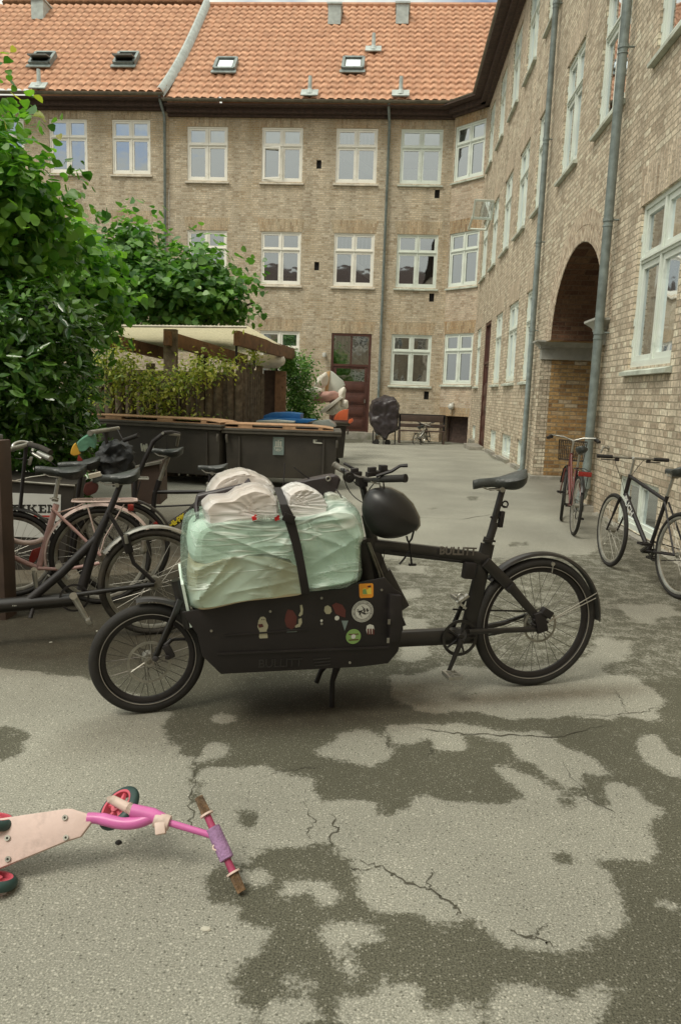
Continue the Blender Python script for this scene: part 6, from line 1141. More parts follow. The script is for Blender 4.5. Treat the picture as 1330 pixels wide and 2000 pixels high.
# handlebars and front wheel of the bike beside the post
P5 = gplane(30, 1165, 20); b5 = thing('bicycle', 'bicycle at far left with tangled silver-grey handlebars above a dark front wheel', 'bicycle', P5.o, rot=P5.rot)
tubepx(b5, 'handlebar', P5, [(-30, 895, -.3), (0, 886, -.2), (26, 876, -.1), (50, 870, .0), (62, 866, .1)], .017, 'dull_alloy'); tubepx(b5, 'handlebar_grip', P5, [(58, 868, -.1), (80, 874, -.2), (100, 884, -.3)], .019, 'worn_rubber'); tubepx(b5, 'handlebar_loop', P5, [(30, 880, 0), (17, 868, 0), (35, 860, .05), (52, 860, .1), (64, 870, .05)], .012, 'silver', bez=True)
tubepx(b5, 'grip', P5, [(76, 885, .0), (100, 896, -.1)], .020, 'silver'); tubepx(b5, 'brake_lever', P5, [(65, 886, -.1), (82, 896, -.15)], .010, 'silver'); tubepx(b5, 'stem', P5, [(52, 872, 0), (46, 930, 0), (40, 1000, 0)], .013, 'matt_black')
b = MB(); b.obox(P5.L(60, 900, 0), (.3, 0, 1), (0, 1, 0), (1, 0, -.3), .03, .03, .01); b.build('bell', 'silver', b5, bevel=.006)
q = P5.L(25, 1082); wheel(b5, (q[0], 0, q[2]), q[2], .021, 'dull_alloy', 'rubber', 28, .02, spoke_mat='pale_spoke'); fender(b5, (q[0], 0, q[2]), q[2]+.02, .3, 2.8, 'black_metal', w=.026)
for pts in ([(30,895),(45,900),(50,890)], [(50,880),(46,940),(36,1000)], [(60,880),(90,895),(110,910)]): tubepx(b5, 'cable', P5, pts, .004, 'matt_black', bez=True)
# sign box trike
P7 = Plane(-2.9, 5.75, 14); b7 = thing('cargo_box', 'dark cargo box with a white and red lettered sign on its side', 'cargo box', P7.o, rot=P7.rot)
b = MB(); b.prism(P7.poly([(-80, 930), (147, 947), (132, 1050), (120, 1130), (-80, 1120)], 0), 0, .6); b.build('box', 'bin_black', b7); tubepx(b7, 'rim_rail', P7, [(-80, 932, -.01), (28, 940, -.01), (147, 949, -.01)], .010, 'dull_alloy'); tubepx(b7, 'lid_strut', P7, [(28, 940, -.01), (60, 932, -.01), (96, 927, -.01)], .006, 'dull_alloy')
b = MB(); b.prism(P7.poly([(-20, 961), (120, 966), (118, 1052), (-20, 1046)], -.004), -.006, -.001); sg = b.build('sign', 'sign_white', b7)
def glyph(par, segs, mat):
    b = MB()
    for poly in segs: b.add([(x, -.0085, z) for x, z in P7.poly(poly, -.0085)], [tuple(range(len(poly)))])
    return b.build('lettering', mat, par)
def R_(x0, x1, y0, y1): return [(x0, y0), (x1, y0), (x1, y1), (x0, y1)]
y0, y1 = 985.5, 1001.5
glyph(sg, [R_(20, 38, y0, y0+3), R_(27, 32, y0+3, y1-2.5), R_(24, 35, y1-2.5, y1), R_(20, 22.5, y0+3, y0+6), R_(35.5, 38, y0+3, y0+6),
 R_(40, 51, y0, y0+2.6), R_(43, 48, y0+2.6, y1-2.6), R_(40, 51, y1-2.6, y1), R_(52.5, 61, y0, y0+2.6), R_(54.5, 59, y0+2.6, y1-2.6), R_(52.5, 61, y1-2.6, y1), [(59, 993.5), (67, y0+2), (71, y0+2), (63, 993)], [(60, 992), (64, 990), (72, y1-2.6), (66.5, y1-2.6)], R_(64, 72.5, y0, y0+2.2), R_(64, 74, y1-2.6, y1),
 R_(75.5, 91, y0, y0+2.8), R_(78, 82.5, y0+2.8, y1-2.8), R_(75.5, 91, y1-2.8, y1), R_(82.5, 87, y0+6.6, y0+9), R_(88.5, 91, y0+2.8, y0+6), R_(88.5, 91, y1-6, y1-2.8),
 R_(93, 100, y0, y0+2.6), R_(95, 98, y0+2.6, y1-2.6), R_(93, 101, y1-2.6, y1), [(98, y0+1), (102, y0+1), (111, y1), (107, y1)], R_(108, 111, y0+2.6, y1), R_(105, 114, y0, y0+2.6)], 'ink_black')
glyph(sg, [R_(56, 100, 1006.5, 1010)], 'ink_red'); glyph(sg, [[(76, 1013), (84, 1010), (98, 1013), (92, 1020), (82, 1026)], R_(101.5, 104.5, 1019, 1029), R_(99.5, 106.5, 1018, 1019.5), R_(99.5, 106.5, 1028, 1029.5), R_(108, 113, 1018, 1020.5), R_(108, 110, 1020.5, 1023), R_(108, 113, 1022.5, 1025), R_(111, 113, 1025, 1027.5), R_(108, 113, 1027.5, 1030)], 'ink_black')
# timber at the left edge
q = atY(4, 1000, 4.45); b = MB(); b.box(q[0]-.35, q[0], 4.45, 4.60, -.05, 1.16); t = thing('timber_screen', 'dark brown timber panel standing at the left edge beside the bicycles', 'panel', (q[0]-.17, 4.5, 0)); o = b.build('panel', 'brown_panel', t, bevel=.01); o.location = -t.location; b = MB(); b.box(q[0]-.37, q[0]-.06, 4.42, 4.62, 1.16, 1.19); b.build('cap', 'grey_plastic', t, bevel=.008).location = -t.location

# ------------------------------------------------------------------ scooter lying on its side
g0, g1 = gnd(8, 1748), gnd(474, 1752); PS = Plane(g0[0], g0[1], math.degrees(math.atan2(g1[1]-g0[1], g1[0]-g0[0])), -math.radians(38))
sc = thing('kick_scooter', 'pink three-wheeled child scooter lying on its side on the asphalt', 'scooter', PS.o, rot=PS.rot)
b = MB(); b.prism(PS.poly([(-120, 1640), (0, 1598), (130, 1579), (140, 1579), (182, 1592), (183, 1601), (158, 1634), (130, 1643), (0, 1696), (-120, 1740)], 0), .0, .022); dk = b.build('deck', 'scooter_board', sc, bevel=.006)
b = MB()
for px, py in ((128, 1597), (130, 1636), (16, 1637), (17, 1678)):
    q = Vector(PS.L(px, py, 0)); b.tube([q, q+Vector((0, -.006, 0))], .0085, 12); 
b.build('bolts', 'dull_alloy', dk)
b = MB()
for px, py in ((128, 1597), (130, 1636), (16, 1637), (17, 1678)): q = Vector(PS.L(px, py, 0)); b.tube([q+Vector((0, -.0062, 0)), q+Vector((0, -.0075, 0))], .0035, 6)
b.build('bolt_sockets', 'black_void', dk)
def small_wheel(par, c, r, w, ax, label=None):
    ax = Vector(ax).normalized(); u = ax.cross(Vector((0, 1, 0))); u = Vector((1, 0, 0)) if u.length < .1 else u.normalized(); v = ax.cross(u); o_ = MB()
    def ringm(b, R, prof, n=36):
        k = len(prof); vs = [Vector(c)+(u*math.cos(2*PI*i/n)+v*math.sin(2*PI*i/n))*(R+dr)+ax*da for i in range(n) for dr, da in prof]; b.add(vs, [(i*k+q, i*k+(q+1) % k, ((i+1) % n)*k+(q+1) % k, ((i+1) % n)*k+q) for i in range(n) for q in range(k)])
    b = MB(); ringm(b, r*.72, [(-.004, -w*.45), (.003, -w*.5), (.003, w*.5), (-.004, w*.45)]); ringm(b, r*.22, [(-.008, -w*.4), (.004, -w*.42), (.004, w*.42), (-.008, w*.4)], 20)
    for i in range(5): a = 2*PI*i/5; d = u*math.cos(a)+v*math.sin(a); b.tube([Vector(c)+d*r*.2, Vector(c)+d*r*.7], [.010, .007], 6)
    wh = b.build('wheel', 'rim_pink', par, smooth=True); b = MB(); ringm(b, r*.72, [(r*.28*math.cos(t)*(1 if math.cos(t) > 0 else 0)+.002, w*.5*math.sin(t)) for t in [2*PI*i/14 for i in range(14)]]); b.build('tyre', 'dark_teal_rubber', wh, smooth=True)
    b = MB(); ringm(b, r*.70, [(-.003, -w*.52), (.003, -w*.56), (.003, -w*.5), (-.003, -w*.48)]); ringm(b, r*.30, [(-.003, -w*.46), (.003, -w*.5), (.003, -w*.42), (-.003, -w*.42)], 20); b.build('rim_edge', 'scooter_white', wh, smooth=True); return wh
zax = (0, 0, 1)
small_wheel(sc, PS.L(-8, 1605, .015), .058, .034, (.15, -.35, 1)); small_wheel(sc, PS.L(-8, 1722, .0), .062, .034, (.15, -.35, 1)); b = MB(); b.tube([PS.L(-8, 1605, .015), PS.L(-8, 1722, 0)], .006, 8); b.build('rear_axle', 'dull_alloy', sc)
small_wheel(sc, PS.L(233, 1578, .05), .075, .034, (-.55, -.75, .45))
b = MB(); b.tube([PS.L(218, 1561, .0), PS.L(262, 1584, .0)], [.014, .017], 12); b.tube([PS.L(216, 1556, -.0), PS.L(218, 1566, .0)], .012, 10); b.build('fork_arm', 'scooter_white', sc, smooth=True)
b = MB()
for i in range(6): a = Vector(PS.L(250, 1577, 0)).lerp(Vector(PS.L(264, 1585, 0)), i/5); b.tube([a, a+Vector((.002, 0, -.001))], .0185, 12)
b.build('spring', 'scooter_white', sc)
b = MB(); b.tube([PS.L(258, 1583, 0), PS.L(298, 1592, 0), PS.L(322, 1603, 0)], [.021, .022, .02], 12); b.build('steering_tube', 'scooter_pink', sc, smooth=True)
b = MB(); b.tube(bezier([PS.L(172, 1598, .012), PS.L(215, 1594, .012), PS.L(225, 1618, 0), PS.L(275, 1612, 0), PS.L(300, 1592, 0)], 14), [.017]*3+[.019]*12, 12); b.build('neck', 'scooter_pink', sc, smooth=True)
b = MB(); b.tube([PS.L(303, 1600, 0), PS.L(332, 1608, 0)], [.024, .024], 14); b.obox(PS.L(314, 1618, -.01), (.2, 0, -1), (0, 1, 0), (1, 0, .2), .018, .014, .016); b.build('height_clamp', 'scooter_white', sc, bevel=.004)
b = MB(); b.tube([PS.L(328, 1606, 0), PS.L(422, 1634, 0)], .0105, 12); b.build('pole', 'scooter_pink', sc, smooth=True)
ha, hz_ = Vector(PS.L(390, 1560, -.0)), Vector(PS.L(471, 1738, 0)); Hd = hz_-ha
b = MB(); b.tube([ha+Hd*.2, ha+Hd*.85], .0115, 12); b.build('handlebar', 'skirt_pink', sc, smooth=True)
b = MB(); b.tube([ha+Hd*.33, ha+Hd*.5, ha+Hd*.67, ha+Hd*.68], [.0225, .0225, .0225, .018], 16); b.build('foam_sleeve', 'lilac_foam', sc, smooth=True)
for u0, u1, u2 in ((-.02, .17, .19), (1.02, .83, .81)):
    b = MB(); n = 18; a, c = ha+Hd*u0, ha+Hd*u1; d = (c-a).normalized(); e1 = d.cross(Vector((0, 1, 0))).normalized(); e2 = d.cross(e1); vs = []
    for p, rr_ in ((a, .0135), (c, .0155)):
        for i in range(36): q_ = rr_*(1 if i % 2 else .86); vs.append(p+(e1*math.cos(2*PI*i/36)+e2*math.sin(2*PI*i/36))*q_)
    b.add(vs, [(i, (i+1) % 36, 36+(i+1) % 36, 36+i) for i in range(36)]+[tuple(range(36)), tuple(range(36, 72))]); gp = b.build('grip', 'grip_worn', sc)
    b = MB(); b.tube([c, c+d*.006], .022, 18); b.build('grip_flange', 'scooter_white', gp, smooth=True); b = MB(); b.tube([a-d*.0008, a+d*.001], .007, 10); b.build('grip_hole', 'black_void', gp)
b = MB(); b.torus((0, 0, 0), .008, .003, n=16, k=6); o = b.build('sleeve_ring', 'scooter_white', sc); o.location = ha+Hd*.55+Vector((-.018, -.012, 0))

# ------------------------------------------------------------------ containers, pallets and rubbish
def container(name, label, p0, p1, z, depth, group):
    """four-wheeled bin: p0-p1 is the front top edge seen from the yard"""
    p0, p1 = Vector(p0), Vector(p1); L_ = (p1-p0).length; rz = math.atan2(p1.y-p0.y, p1.x-p0.x); t = thing(name, label, 'bin', (p0.x, p0.y, 0), rz, group)
    b = MB(); i_ = .06; zb = .17; b.add([(i_, i_, zb), (L_-i_, i_, zb), (L_-i_, depth-i_, zb), (i_, depth-i_, zb), (.03, .02, z-.1), (L_-.03, .02, z-.1), (L_-.03, depth, z-.1), (.03, depth, z-.1)], [(0,3,2,1),(4,5,6,7),(0,1,5,4),(1,2,6,5),(2,3,7,6),(3,0,4,7)])
    o = b.build('body', 'bin_black', t, bevel=.025); b = MB(); b.box(-.02, L_+.02, -.035, depth+.03, z-.1, z-.055); b.box(-.03, L_+.03, -.05, depth+.04, z-.052, z-.02); b.build('rim', 'bin_rim', t, bevel=.012)
    for x in (.25, L_-.25): b = MB(); b.box(x-.015, x+.015, -.0, .03, zb+.02, z-.14); b.build('rib', 'bin_black', o)
    b = MB(); b.tube([(L_-.04, -.03, z-.16), (L_-.04, -.045, z-.2), (L_-.04, -.03, z-.27)], .02, 8); b.build('trunnion', 'bin_rim', t, smooth=True); b = MB(); b.tube([(.06, -.03, z-.12), (.06, -.05, z-.16), (.07, -.03, z-.24)], .02, 8); b.build('trunnion', 'bin_rim', t, smooth=True)
    for x in (.2, L_-.2):
        for y in (.15, depth-.15): b = MB(); b.tube([(x, y-.02, .09), (x, y+.02, .09)], .09, 16); b.tube([(x, y, .09), (x, y, .18)], .02, 6); b.build('castor', 'rubber', t, smooth=True)
    return t, L_
def pallet_on(t0, L_, z, depth, label, x0, x1, nb=4):
    t = thing('pallet', label, 'pallet', t0.location, t0.rotation_euler[2], 'pallets lying on the black containers'); b = MB(); b.box(x0, x1, .0, depth, z-.018, z-.002); b.build('bottom_boards', 'pallet_wood', t, bevel=.004)
    b = MB(); b.prism([(x0, z+.055), (x1-.35, z+.055), (x1-.12, z+.04), (x1, z+.02), (x1, z+.006), (x1-.13, z+.024), (x1-.35, z+.038), (x0, z+.038)], 0, depth); b.build('top_boards', 'pallet_wood', t, bevel=.003)
    for f0, f1 in ((.12, .25), (.53, .65), (.86, .90) if nb > 3 else (.9, .94)): b = MB(); b.box(x0+(x1-x0)*f0, x0+(x1-x0)*f1, .004, .1, z-.001, z+.037); b.build('block', 'pallet_wood', t)
    return t
zt = .96
c1, L1 = container('waste_container', 'left long black waste container behind the parked bicycles', atY(180, 824, 11.9)[:2].tolist()+[0], atY(432, 842, 11.3)[:2].tolist()+[0], 1.0, 1.1, 'black waste containers')
c2, L2 = container('waste_container', 'right long black waste container with a small crest sticker', atY(436, 842, 11.35)[:2].tolist()+[0], atY(664, 842, 11.5)[:2].tolist()+[0], .955, 1.1, 'black waste containers')
pallet_on(c1, L1, 1.0, .6, 'pale wooden pallet on the left black container', -.02, L1-.02); pallet_on(c2, L2, .955, .6, 'pale wooden pallet on the right black container', .03, L2-.1)
# crest and scribble on the right container, paint scrawl on the left
def on_bin(t, u, z0_, pts, mat, name, lift): b = MB(); b.add([(u+x, .03-lift, z0_+z_) for x, z_ in pts], [tuple(range(len(pts)))]); return b.build(name, mat, t)
st_ = on_bin(c2, .86, .68, [(-.085, -.14), (.085, -.14), (.085, .14), (-.085, .14)], 'crest_blue', 'crest_sticker', .014)
b = MB()
for x in (-.035, 0, .035): b.box(x-.009, x+.009, .012, .0155, .68+.0, .68+.075+(.015 if x == 0 else 0)); b.box(x-.013, x+.013, .012, .0155, .68+.05, .68+.062)
b.box(-.055, .055, .012, .0155, .66, .675); b.ring((0, .0135, .665), .062, [(-.003, -.001), (.003, -.001), (.003, .001), (-.003, .001)], n=24, a0=PI, a1=2*PI); b.box(-.062, .062, .012, .015, .785, .792)
for k in range(3): b.box(-.03+k*.02, -.018+k*.02, .012, .015, .615, .64)
o = b.build('crest', 'pale_ink', st_); o.location = (.86, 0, 0)
b = MB(); b.add([(x, .010, z_) for x, z_ in [(1.40, .80), (1.46, .80), (1.46, .785), (1.43, .785), (1.44, .765), (1.52, .76), (1.55, .745), (1.52, .735), (1.42, .74), (1.40, .75)]], [tuple(range(10))]); b.build('torn_label', 'pale_ink', c2)
b = MB(); P_ = [(.93, .62), (.95, .50), (.985, .60), (1.0, .49), (1.03, .62), (1.05, .50), (1.09, .60), (1.13, .50), (1.16, .63)]
for i in range(len(P_)-1): b.tube([(P_[i][0], .008, P_[i][1]), (P_[i+1][0], .008, P_[i+1][1])], [.014, .016], 6, flat=1)
b.build('paint_scrawl', 'pale_ink', c1)
# bin behind, with its open lid
t3, _ = container('wheelie_bin', 'dark bin with a scuffed lid behind the right container', atY(600, 826, 15.0)[:2].tolist()+[0], atY(681, 826, 15.6)[:2].tolist()+[0], .95, .9, None)
def px_thing(name, label, cat, Y, parts, group=None):
    """parts: (part name, material, photo outline, thickness, y offset) built at true distance Y"""
    base = atY(parts[0][2][0][0], 860, Y); t = thing(name, label, cat, (base[0], Y, 0), 0, group)
    for nm, m_, pts, th, dy in parts:
        P = [atY(x, y, Y+dy) for x, y in pts]; b = MB(); b.prism([(p[0]-base[0], p[2]) for p in P], dy, dy+th); b.build(nm, m_, t, bevel=min(.012, th*.3))
    return t
def px_blob(name, label, cat, Y, parts, group=None):
    base = atY(parts[0][2][0][0], 860, Y); t = thing(name, label, cat, (base[0], Y, 0), 0, group)
    for nm, m_, pts, ry, dy in parts:
        P = [atY(x, y, Y+dy) for x, y in pts]; o = blob(t, nm, m_, [(p[0]-base[0], p[2]) for p in P], dy, ry, k=12)
        for v in o.data.vertices: n_ = v.co.copy(); v.co += v.normal*.035*(mnoise.noise(n_*6)+.5*mnoise.noise(n_*15))
    return t
px_thing('blue_crate', 'bright blue plastic container with raised flap behind the right pallet', 'container', 13.4, [('lid', 'blue_plastic', [(515,812),(530,806),(560,805),(587,808),(586,822),(560,817),(515,820)], .5, 0), ('lid_flap', 'blue_plastic', [(500,822),(520,816),(560,817),(616,820),(600,826),(500,826)], .4, -.1)])
px_thing('film_sheet', 'pale sheet resting on the blue lid', 'sheet', 13.1, [('sheet', 'mattress_cloth', [(500,822),(540,820),(575,823),(574,826),(500,826)], .3, 0)])
px_thing('plastic_sheet', 'grey translucent plastic sheet right behind the pallet end', 'sheet', 14.6, [('lid', 'film_lid', [(607,830),(614,823),(640,820),(652,828),(655,834),(607,834)], .5, 0)])
px_thing('toy_shell', 'orange plastic shell standing on the dark bin', 'toy', 15.5, [('shell', 'orange_plastic', [(652,819),(655,811),(662,804),(671,800),(680,800),(678,821),(653,820)], .25, 0), ('knob', 'orange_plastic', [(681,820),(688,817),(690,822),(684,828),(680,826)], .1, 0)])
px_thing('mattress', 'white quilted mattress with a tan edge standing among the rubbish', 'mattress', 17.6, [('cover', 'mattress_cloth', [(640,727),(646,724),(668,743),(672,752),(655,772),(641,770),(636,752)], .5, 0), ('edge', 'tan_panel', [(637,727),(645,724),(641,765),(634,768)], .5, -.03)])
px_blob('rolled_mattress', 'dusty pink rolled mattress under the standing white mattress', 'mattress', 17.2, [('roll', 'pink_cloth', [(607,777),(625,768),(650,763),(662,768),(660,778),(640,786),(615,788)], .25, 0)])
px_thing('foam_board', 'white foam board leaning diagonally on the rubbish heap', 'board', 16.8, [('board', 'off_white', [(624,803),(664,774),(669,777),(634,806),(626,808)], .6, 0)])
for nm, lab, pts, dy in (('rubbish_bag', 'white rubbish bag at the right end of the heap beside the door', [(662,792),(668,782),(678,782),(680,792),(676,800),(664,802)], .2), ('rubbish_bag', 'tall white rubbish bag just above the rightmost one', [(664,762),(672,756),(676,765),(674,778),(666,782),(660,775)], .3), ('rubbish_bag', 'grey-white rubbish bag below the foam board', [(636,806),(650,792),(664,782),(668,800),(655,810)], .1), ('rubbish_bag', 'pale bag at the left of the heap against the green bush', [(596,765),(604,757),(620,755),(630,764),(622,774),(600,776)], .1), ('rubbish_bag', 'clear wrapped bundle behind the standing mattress', [(618,742),(626,732),(638,728),(640,750),(628,758),(616,752)], .5)):
    px_blob(nm, lab, 'bag', 17.0+dy, [('bag', 'off_white', pts, .22, 0)], 'white rubbish bags by the bush')
px_blob('white_roll', 'large white roll lying on the shelter wall under the roof', 'roll', 15.2, [('roll', 'off_white', [(489,700),(500,694),(545,693),(556,700),(556,712),(540,718),(500,718),(489,712)], .25, 0)])
# covered grill by the back wall
g = gnd(750, 864); t = thing('covered_grill', 'black tarpaulin cover over a tall round grill by the back wall', 'covered grill', (g[0], 24.6, -.1)); PG = Plane(g[0], 24.6, 0)
o = shell('cover', PG, [(724,800),(729,785),(742,778),(758,776),(772,782),(777,796),(776,818),(773,838),(760,846),(752,858),(740,846),(729,836),(724,818)], -.4, .35, 'tarp', t, n=90, ny=15, round_=.9, amp=.10, fscale=3.2, seed=41); o.location = (0, 0, .1)
for px, dy in ((729, 0), (750, -.3), (772, 0)):
    a = atY(px, 835, 24.6+dy); b = MB(); b.box(a[0]-g[0]-.02, a[0]-g[0]+.02, dy-.02, dy+.02, -.04, .45); b.build('leg', 'matt_black', t)
for px in (735, 757): a = atY(px, 858, 24.4); b = MB(); b.tube([(a[0]-g[0], -.25, .08), (a[0]-g[0], -.2, .08)], .1, 16); b.build('castor', 'rubber', t, smooth=True)
# bench
t = thing('garden_bench', 'dark garden bench behind the small bicycle at the back wall', 'bench', (.9, 26.2, -.13)); x0, x1 = -.55, 1.05
for nm, bx in (('backrest', (x0, x1, .3, .34, .75, .98)), ('backrest', (x0, x1, .31, .35, .55, .68)), ('seat', (x0, x1, -.15, .3, .42, .46)), ('leg', (x0, x0+.06, -.15, .34, 0, .42)), ('leg', (x1-.06, x1, -.15, .34, 0, .42)), ('armrest', (x1-.06, x1, -.15, .34, .62, .68))): MB().box(*bx).build(nm, 'brown_panel', t, bevel=.008)
b = MB(); b.box(x0-.02, x0+.05, .3, .36, 0, 1.02).box(x1-.05, x1+.02, .3, .36, 0, 1.02).box(x0, x1, .31, .35, .98, 1.02); b.build('frame', 'matt_black', t)
for i, (px, py, dg, ln, lab) in enumerate(((808, 868, 62, .25, 'small silver child bicycle leaning in front of the bench'), (826, 866, 68, -.15, 'dark child bicycle leaning against the silver one'))):
    g = gnd(px, py, -.1); t, _ = city_bike('child_bicycle', lab, g[0], g[1], dg, ln, 'silver' if i == 0 else 'matt_black', 'diamond', wb=.62, r=.2, seat_h=.58, fenders=False, bars='flat', group=None, spokes=16); t.location.z = -.08

# ------------------------------------------------------------------ shelter with sloping roof, log fence
SH = Vector(atY(460, 900, 12.5)); sh = thing('bin_shelter', 'open timber shelter with a pale corrugated roof and log walls behind the containers', 'shelter', (SH.x, 12.5, 0))
def W_(px, py, Y): p = Vector(atY(px, py, Y)); return p-sh.location
def plastic_roof():
    a, c, e, f_ = Vector(atY(150, 634, 12.3)), Vector(atY(482, 637, 12.3)), Vector(atY(575, 690, 16.3)), None
    dx = c-a; dy = e-c; n = 260; m = 2; V = []; 
    for j in range(2):
        for i in range(n+1): p = a+dx*(i/n)+dy*j; V.append(p+Vector((0, 0, .012*math.sin(i*2*PI/6)))-sh.location)
    F = [(i, i+1, n+2+i, n+1+i) for i in range(n)]; b = MB(); b.add(V, F); return b.build('roof_sheet', 'corrugated', sh, smooth=True)
m, N, Lk, bs = node_mat('corrugated'); bs.inputs['Base Color'].default_value = (.55, .50, .36, 1); bs.inputs['Roughness'].default_value = .6; tr = N.new('ShaderNodeBsdfTranslucent'); tr.inputs['Color'].default_value = (.72, .66, .46, 1); ms = N.new('ShaderNodeMixShader'); ms.inputs['Fac'].default_value = .65
tcx = N.new('ShaderNodeTexCoord'); nx_ = N.new('ShaderNodeTexNoise'); nx_.inputs['Scale'].default_value = 5; nx_.inputs['Detail'].default_value = 6; Lk(tcx.outputs['Object'], nx_.inputs['Vector']); rx = N.new('ShaderNodeValToRGB'); rx.color_ramp.elements[0].position = .4; rx.color_ramp.elements[0].color = (.30, .26, .15, 1); rx.color_ramp.elements[1].position = .62; rx.color_ramp.elements[1].color = (.60, .55, .40, 1); Lk(nx_.outputs['Fac'], rx.inputs['Fac']); Lk(rx.outputs['Color'], bs.inputs['Base Color']); 
Lk(bs.outputs['BSDF'], ms.inputs[1]); Lk(tr.outputs['BSDF'], ms.inputs[2]); Lk(ms.outputs['Shader'], N['Material Output'].inputs['Surface']); MATS['corrugated'] = m
plastic_roof()
b = MB(); b.tube([W_(150, 636, 12.28), W_(482, 639, 12.28)], .022, 6); b.build('roof_edge', 'sill_pale', sh)
for pts in (([(160, 652), (318, 690)]), ([(325, 660), (480, 705)]), ([(462, 660), (572, 692)])):
    Ya, Yb = 12.45, 16.1; a = W_(pts[0][0], pts[0][1], Ya); e = W_(pts[1][0], pts[1][1], Yb if pts[0][0] > 400 else 15.4); b = MB(); d = e-a; b.obox((a+e)/2, d, (1, 0, 0), d.cross(Vector((1, 0, 0))), d.length/2, .05, .12); b.build('beam', 'brown_beam', sh, bevel=.008)
for px, y0_, y1_, Y in ((334, 640, 960, 12.6), (549, 725, 900, 15.4), (160, 640, 960, 12.6)):
    a, c = W_(px, y0_, Y), W_(px, y1_, Y); b = MB(); b.box(a.x-.11, a.x+.11, a.y-.06, a.y+.06, -.05, min(a.z, 2.5)); b.build('post', 'brown_beam' if px > 400 else 'weathered_log', sh, bevel=.008)
for px, Y, y0_, y1_ in ((462, 12.6, 668, 715), (497, 13.8, 690, 720), (541, 15.4, 690, 735)): a, c = W_(px, y0_, Y), W_(px, y1_, Y); b = MB(); b.tube([a, c], .02, 8); b.build('steel_rod', 'matt_black', sh)
random.seed(5); x = W_(175, 800, 12.7).x; xe = W_(475, 800, 12.7).x
while x < xe:
    r = random.uniform(.06, .085); z = random.uniform(1.75, 1.95); b = MB(); b.tube([(x, .2+random.uniform(-.02, .02), -.05), (x+random.uniform(-.01, .01), .2, z*.5), (x, .2, z)], [r, r*.97, r*.93], 12); b.build('log', 'weathered_log', sh, smooth=True); x += r*2+random.uniform(.0, .05)
for i in range(10):
    Y = 12.9+i*.19; px = 474+i*4.2; a = W_(px, 700, Y); r = random.uniform(.055, .075); b = MB(); b.tube([(a.x, a.y, -.05), (a.x, a.y, random.uniform(1.85, 2.0))], r, 12); b.build('log', 'weathered_log', sh, smooth=True)
b = MB(); a, c = W_(515, 720, 15.5), W_(545, 720, 15.5); b.box(a.x, c.x, a.y, a.y+.04, 0, 1.95); b.build('gate', 'dark_eave', sh)  # dark board added to give the dark opening beside the post
b = MB(); a = W_(160, 700, 16.6); b.box(a.x, W_(520, 700, 16.6).x, a.y, a.y+.06, 0, 1.9); b.build('back_wall', 'weathered_log', sh)

# ------------------------------------------------------------------ foliage
leaf_mat('leaf_lime', (.05, .165, .032), (.155, .37, .065), .42, .4); leaf_mat('leaf_far', (.05, .145, .04), (.13, .31, .078), .38, .36)
leaf_mat('leaf_laurel', (.022, .075, .016), (.085, .22, .04), .18, .2); leaf_mat('leaf_vine', (.12, .20, .04), (.34, .42, .11), .5, .4); leaf_mat('leaf_shrub', (.04, .13, .03), (.12, .28, .065), .45, .35); leaf_mat('leaf_yellow', (.30, .36, .06), (.42, .45, .12), .5, .45)
HEART = (np.array([(0, 0, 0), (.42, .05, .06), (.52, .42, .10), (.30, .80, .02), (0, 1.08, -.08), (-.30, .80, .02), (-.52, .42, .10), (-.42, .05, .06), (0, .45, -.04)]), np.array([(8, 0, 1), (8, 1, 2), (8, 2, 3), (8, 3, 4), (8, 4, 5), (8, 5, 6), (8, 6, 7), (8, 7, 0)]))
LONG = (np.array([(0, 0, 0), (.13, .2, .03), (.18, .5, .04), (.10, .85, 0), (0, 1.0, -.05), (-.10, .85, 0), (-.18, .5, .04), (-.13, .2, .03), (0, .5, -.03)]), HEART[1])
OVAL = (np.array([(0, 0, 0), (.26, .35, .05), (.18, .75, .02), (0, 1.0, -.06), (-.18, .75, .02), (-.26, .35, .05), (0, .45, -.03)]), np.array([(6, 0, 1), (6, 1, 2), (6, 2, 3), (6, 3, 4), (6, 4, 5), (6, 5, 0)]))
def leaves(name, mat, parent, P, size, shape, up=.8, out=None, droop=.3, world=True):
    """P (n,3) leaf bases; leaves face up and outwards with wide scatter"""
    T, F = shape; n = len(P); nrm = rng.normal(0, .55, (n, 3)); nrm[:, 2] += up
    if out is not None: nrm += out*.7
    nrm /= np.linalg.norm(nrm, axis=1)[:, None]; d = rng.normal(0, 1, (n, 3)); d[:, 2] -= droop
    if out is not None: d += out*.8
    d -= (d*nrm).sum(1)[:, None]*nrm; d /= np.linalg.norm(d, axis=1)[:, None]; s = np.cross(d, nrm); sz = size*rng.uniform(.55, 1.25, n)
    V = P[:, None, :]+(T[None, :, 0, None]*s[:, None, :]+T[None, :, 1, None]*d[:, None, :]+T[None, :, 2, None]*nrm[:, None, :]*rng.uniform(-.5, 2.2, n)[:, None, None])*sz[:, None, None]
    FF = F[None]+(np.arange(n)*len(T))[:, None, None]; V = V.reshape(-1, 3)-(np.array(parent.location) if parent is not None else 0); return np_mesh(name, V, FF.reshape(-1, 3), mat, parent)
def cloud(blobs, n, shellw=.35):
    """points in a union of ellipsoids, gathered in sprays near the surface"""
    w = np.array([b_[3]*b_[4]*b_[5] for b_ in blobs])**.75; k = rng.choice(len(blobs), n, p=w/w.sum()); B = np.array(blobs)[k]; d = rng.normal(0, 1, (n, 3)); d /= np.linalg.norm(d, axis=1)[:, None]
    r = 1-np.abs(rng.normal(0, shellw, n)); r = np.clip(r, .1, 1.12); lump = np.array([mnoise.noise(Vector(q)*1.9+Vector((i_, 0, 0))) for q, i_ in zip(d*1.5, k*3.1)]); r *= 1+.28*lump
    return B[:, :3]+d*B[:, 3:6]*r[:, None], d
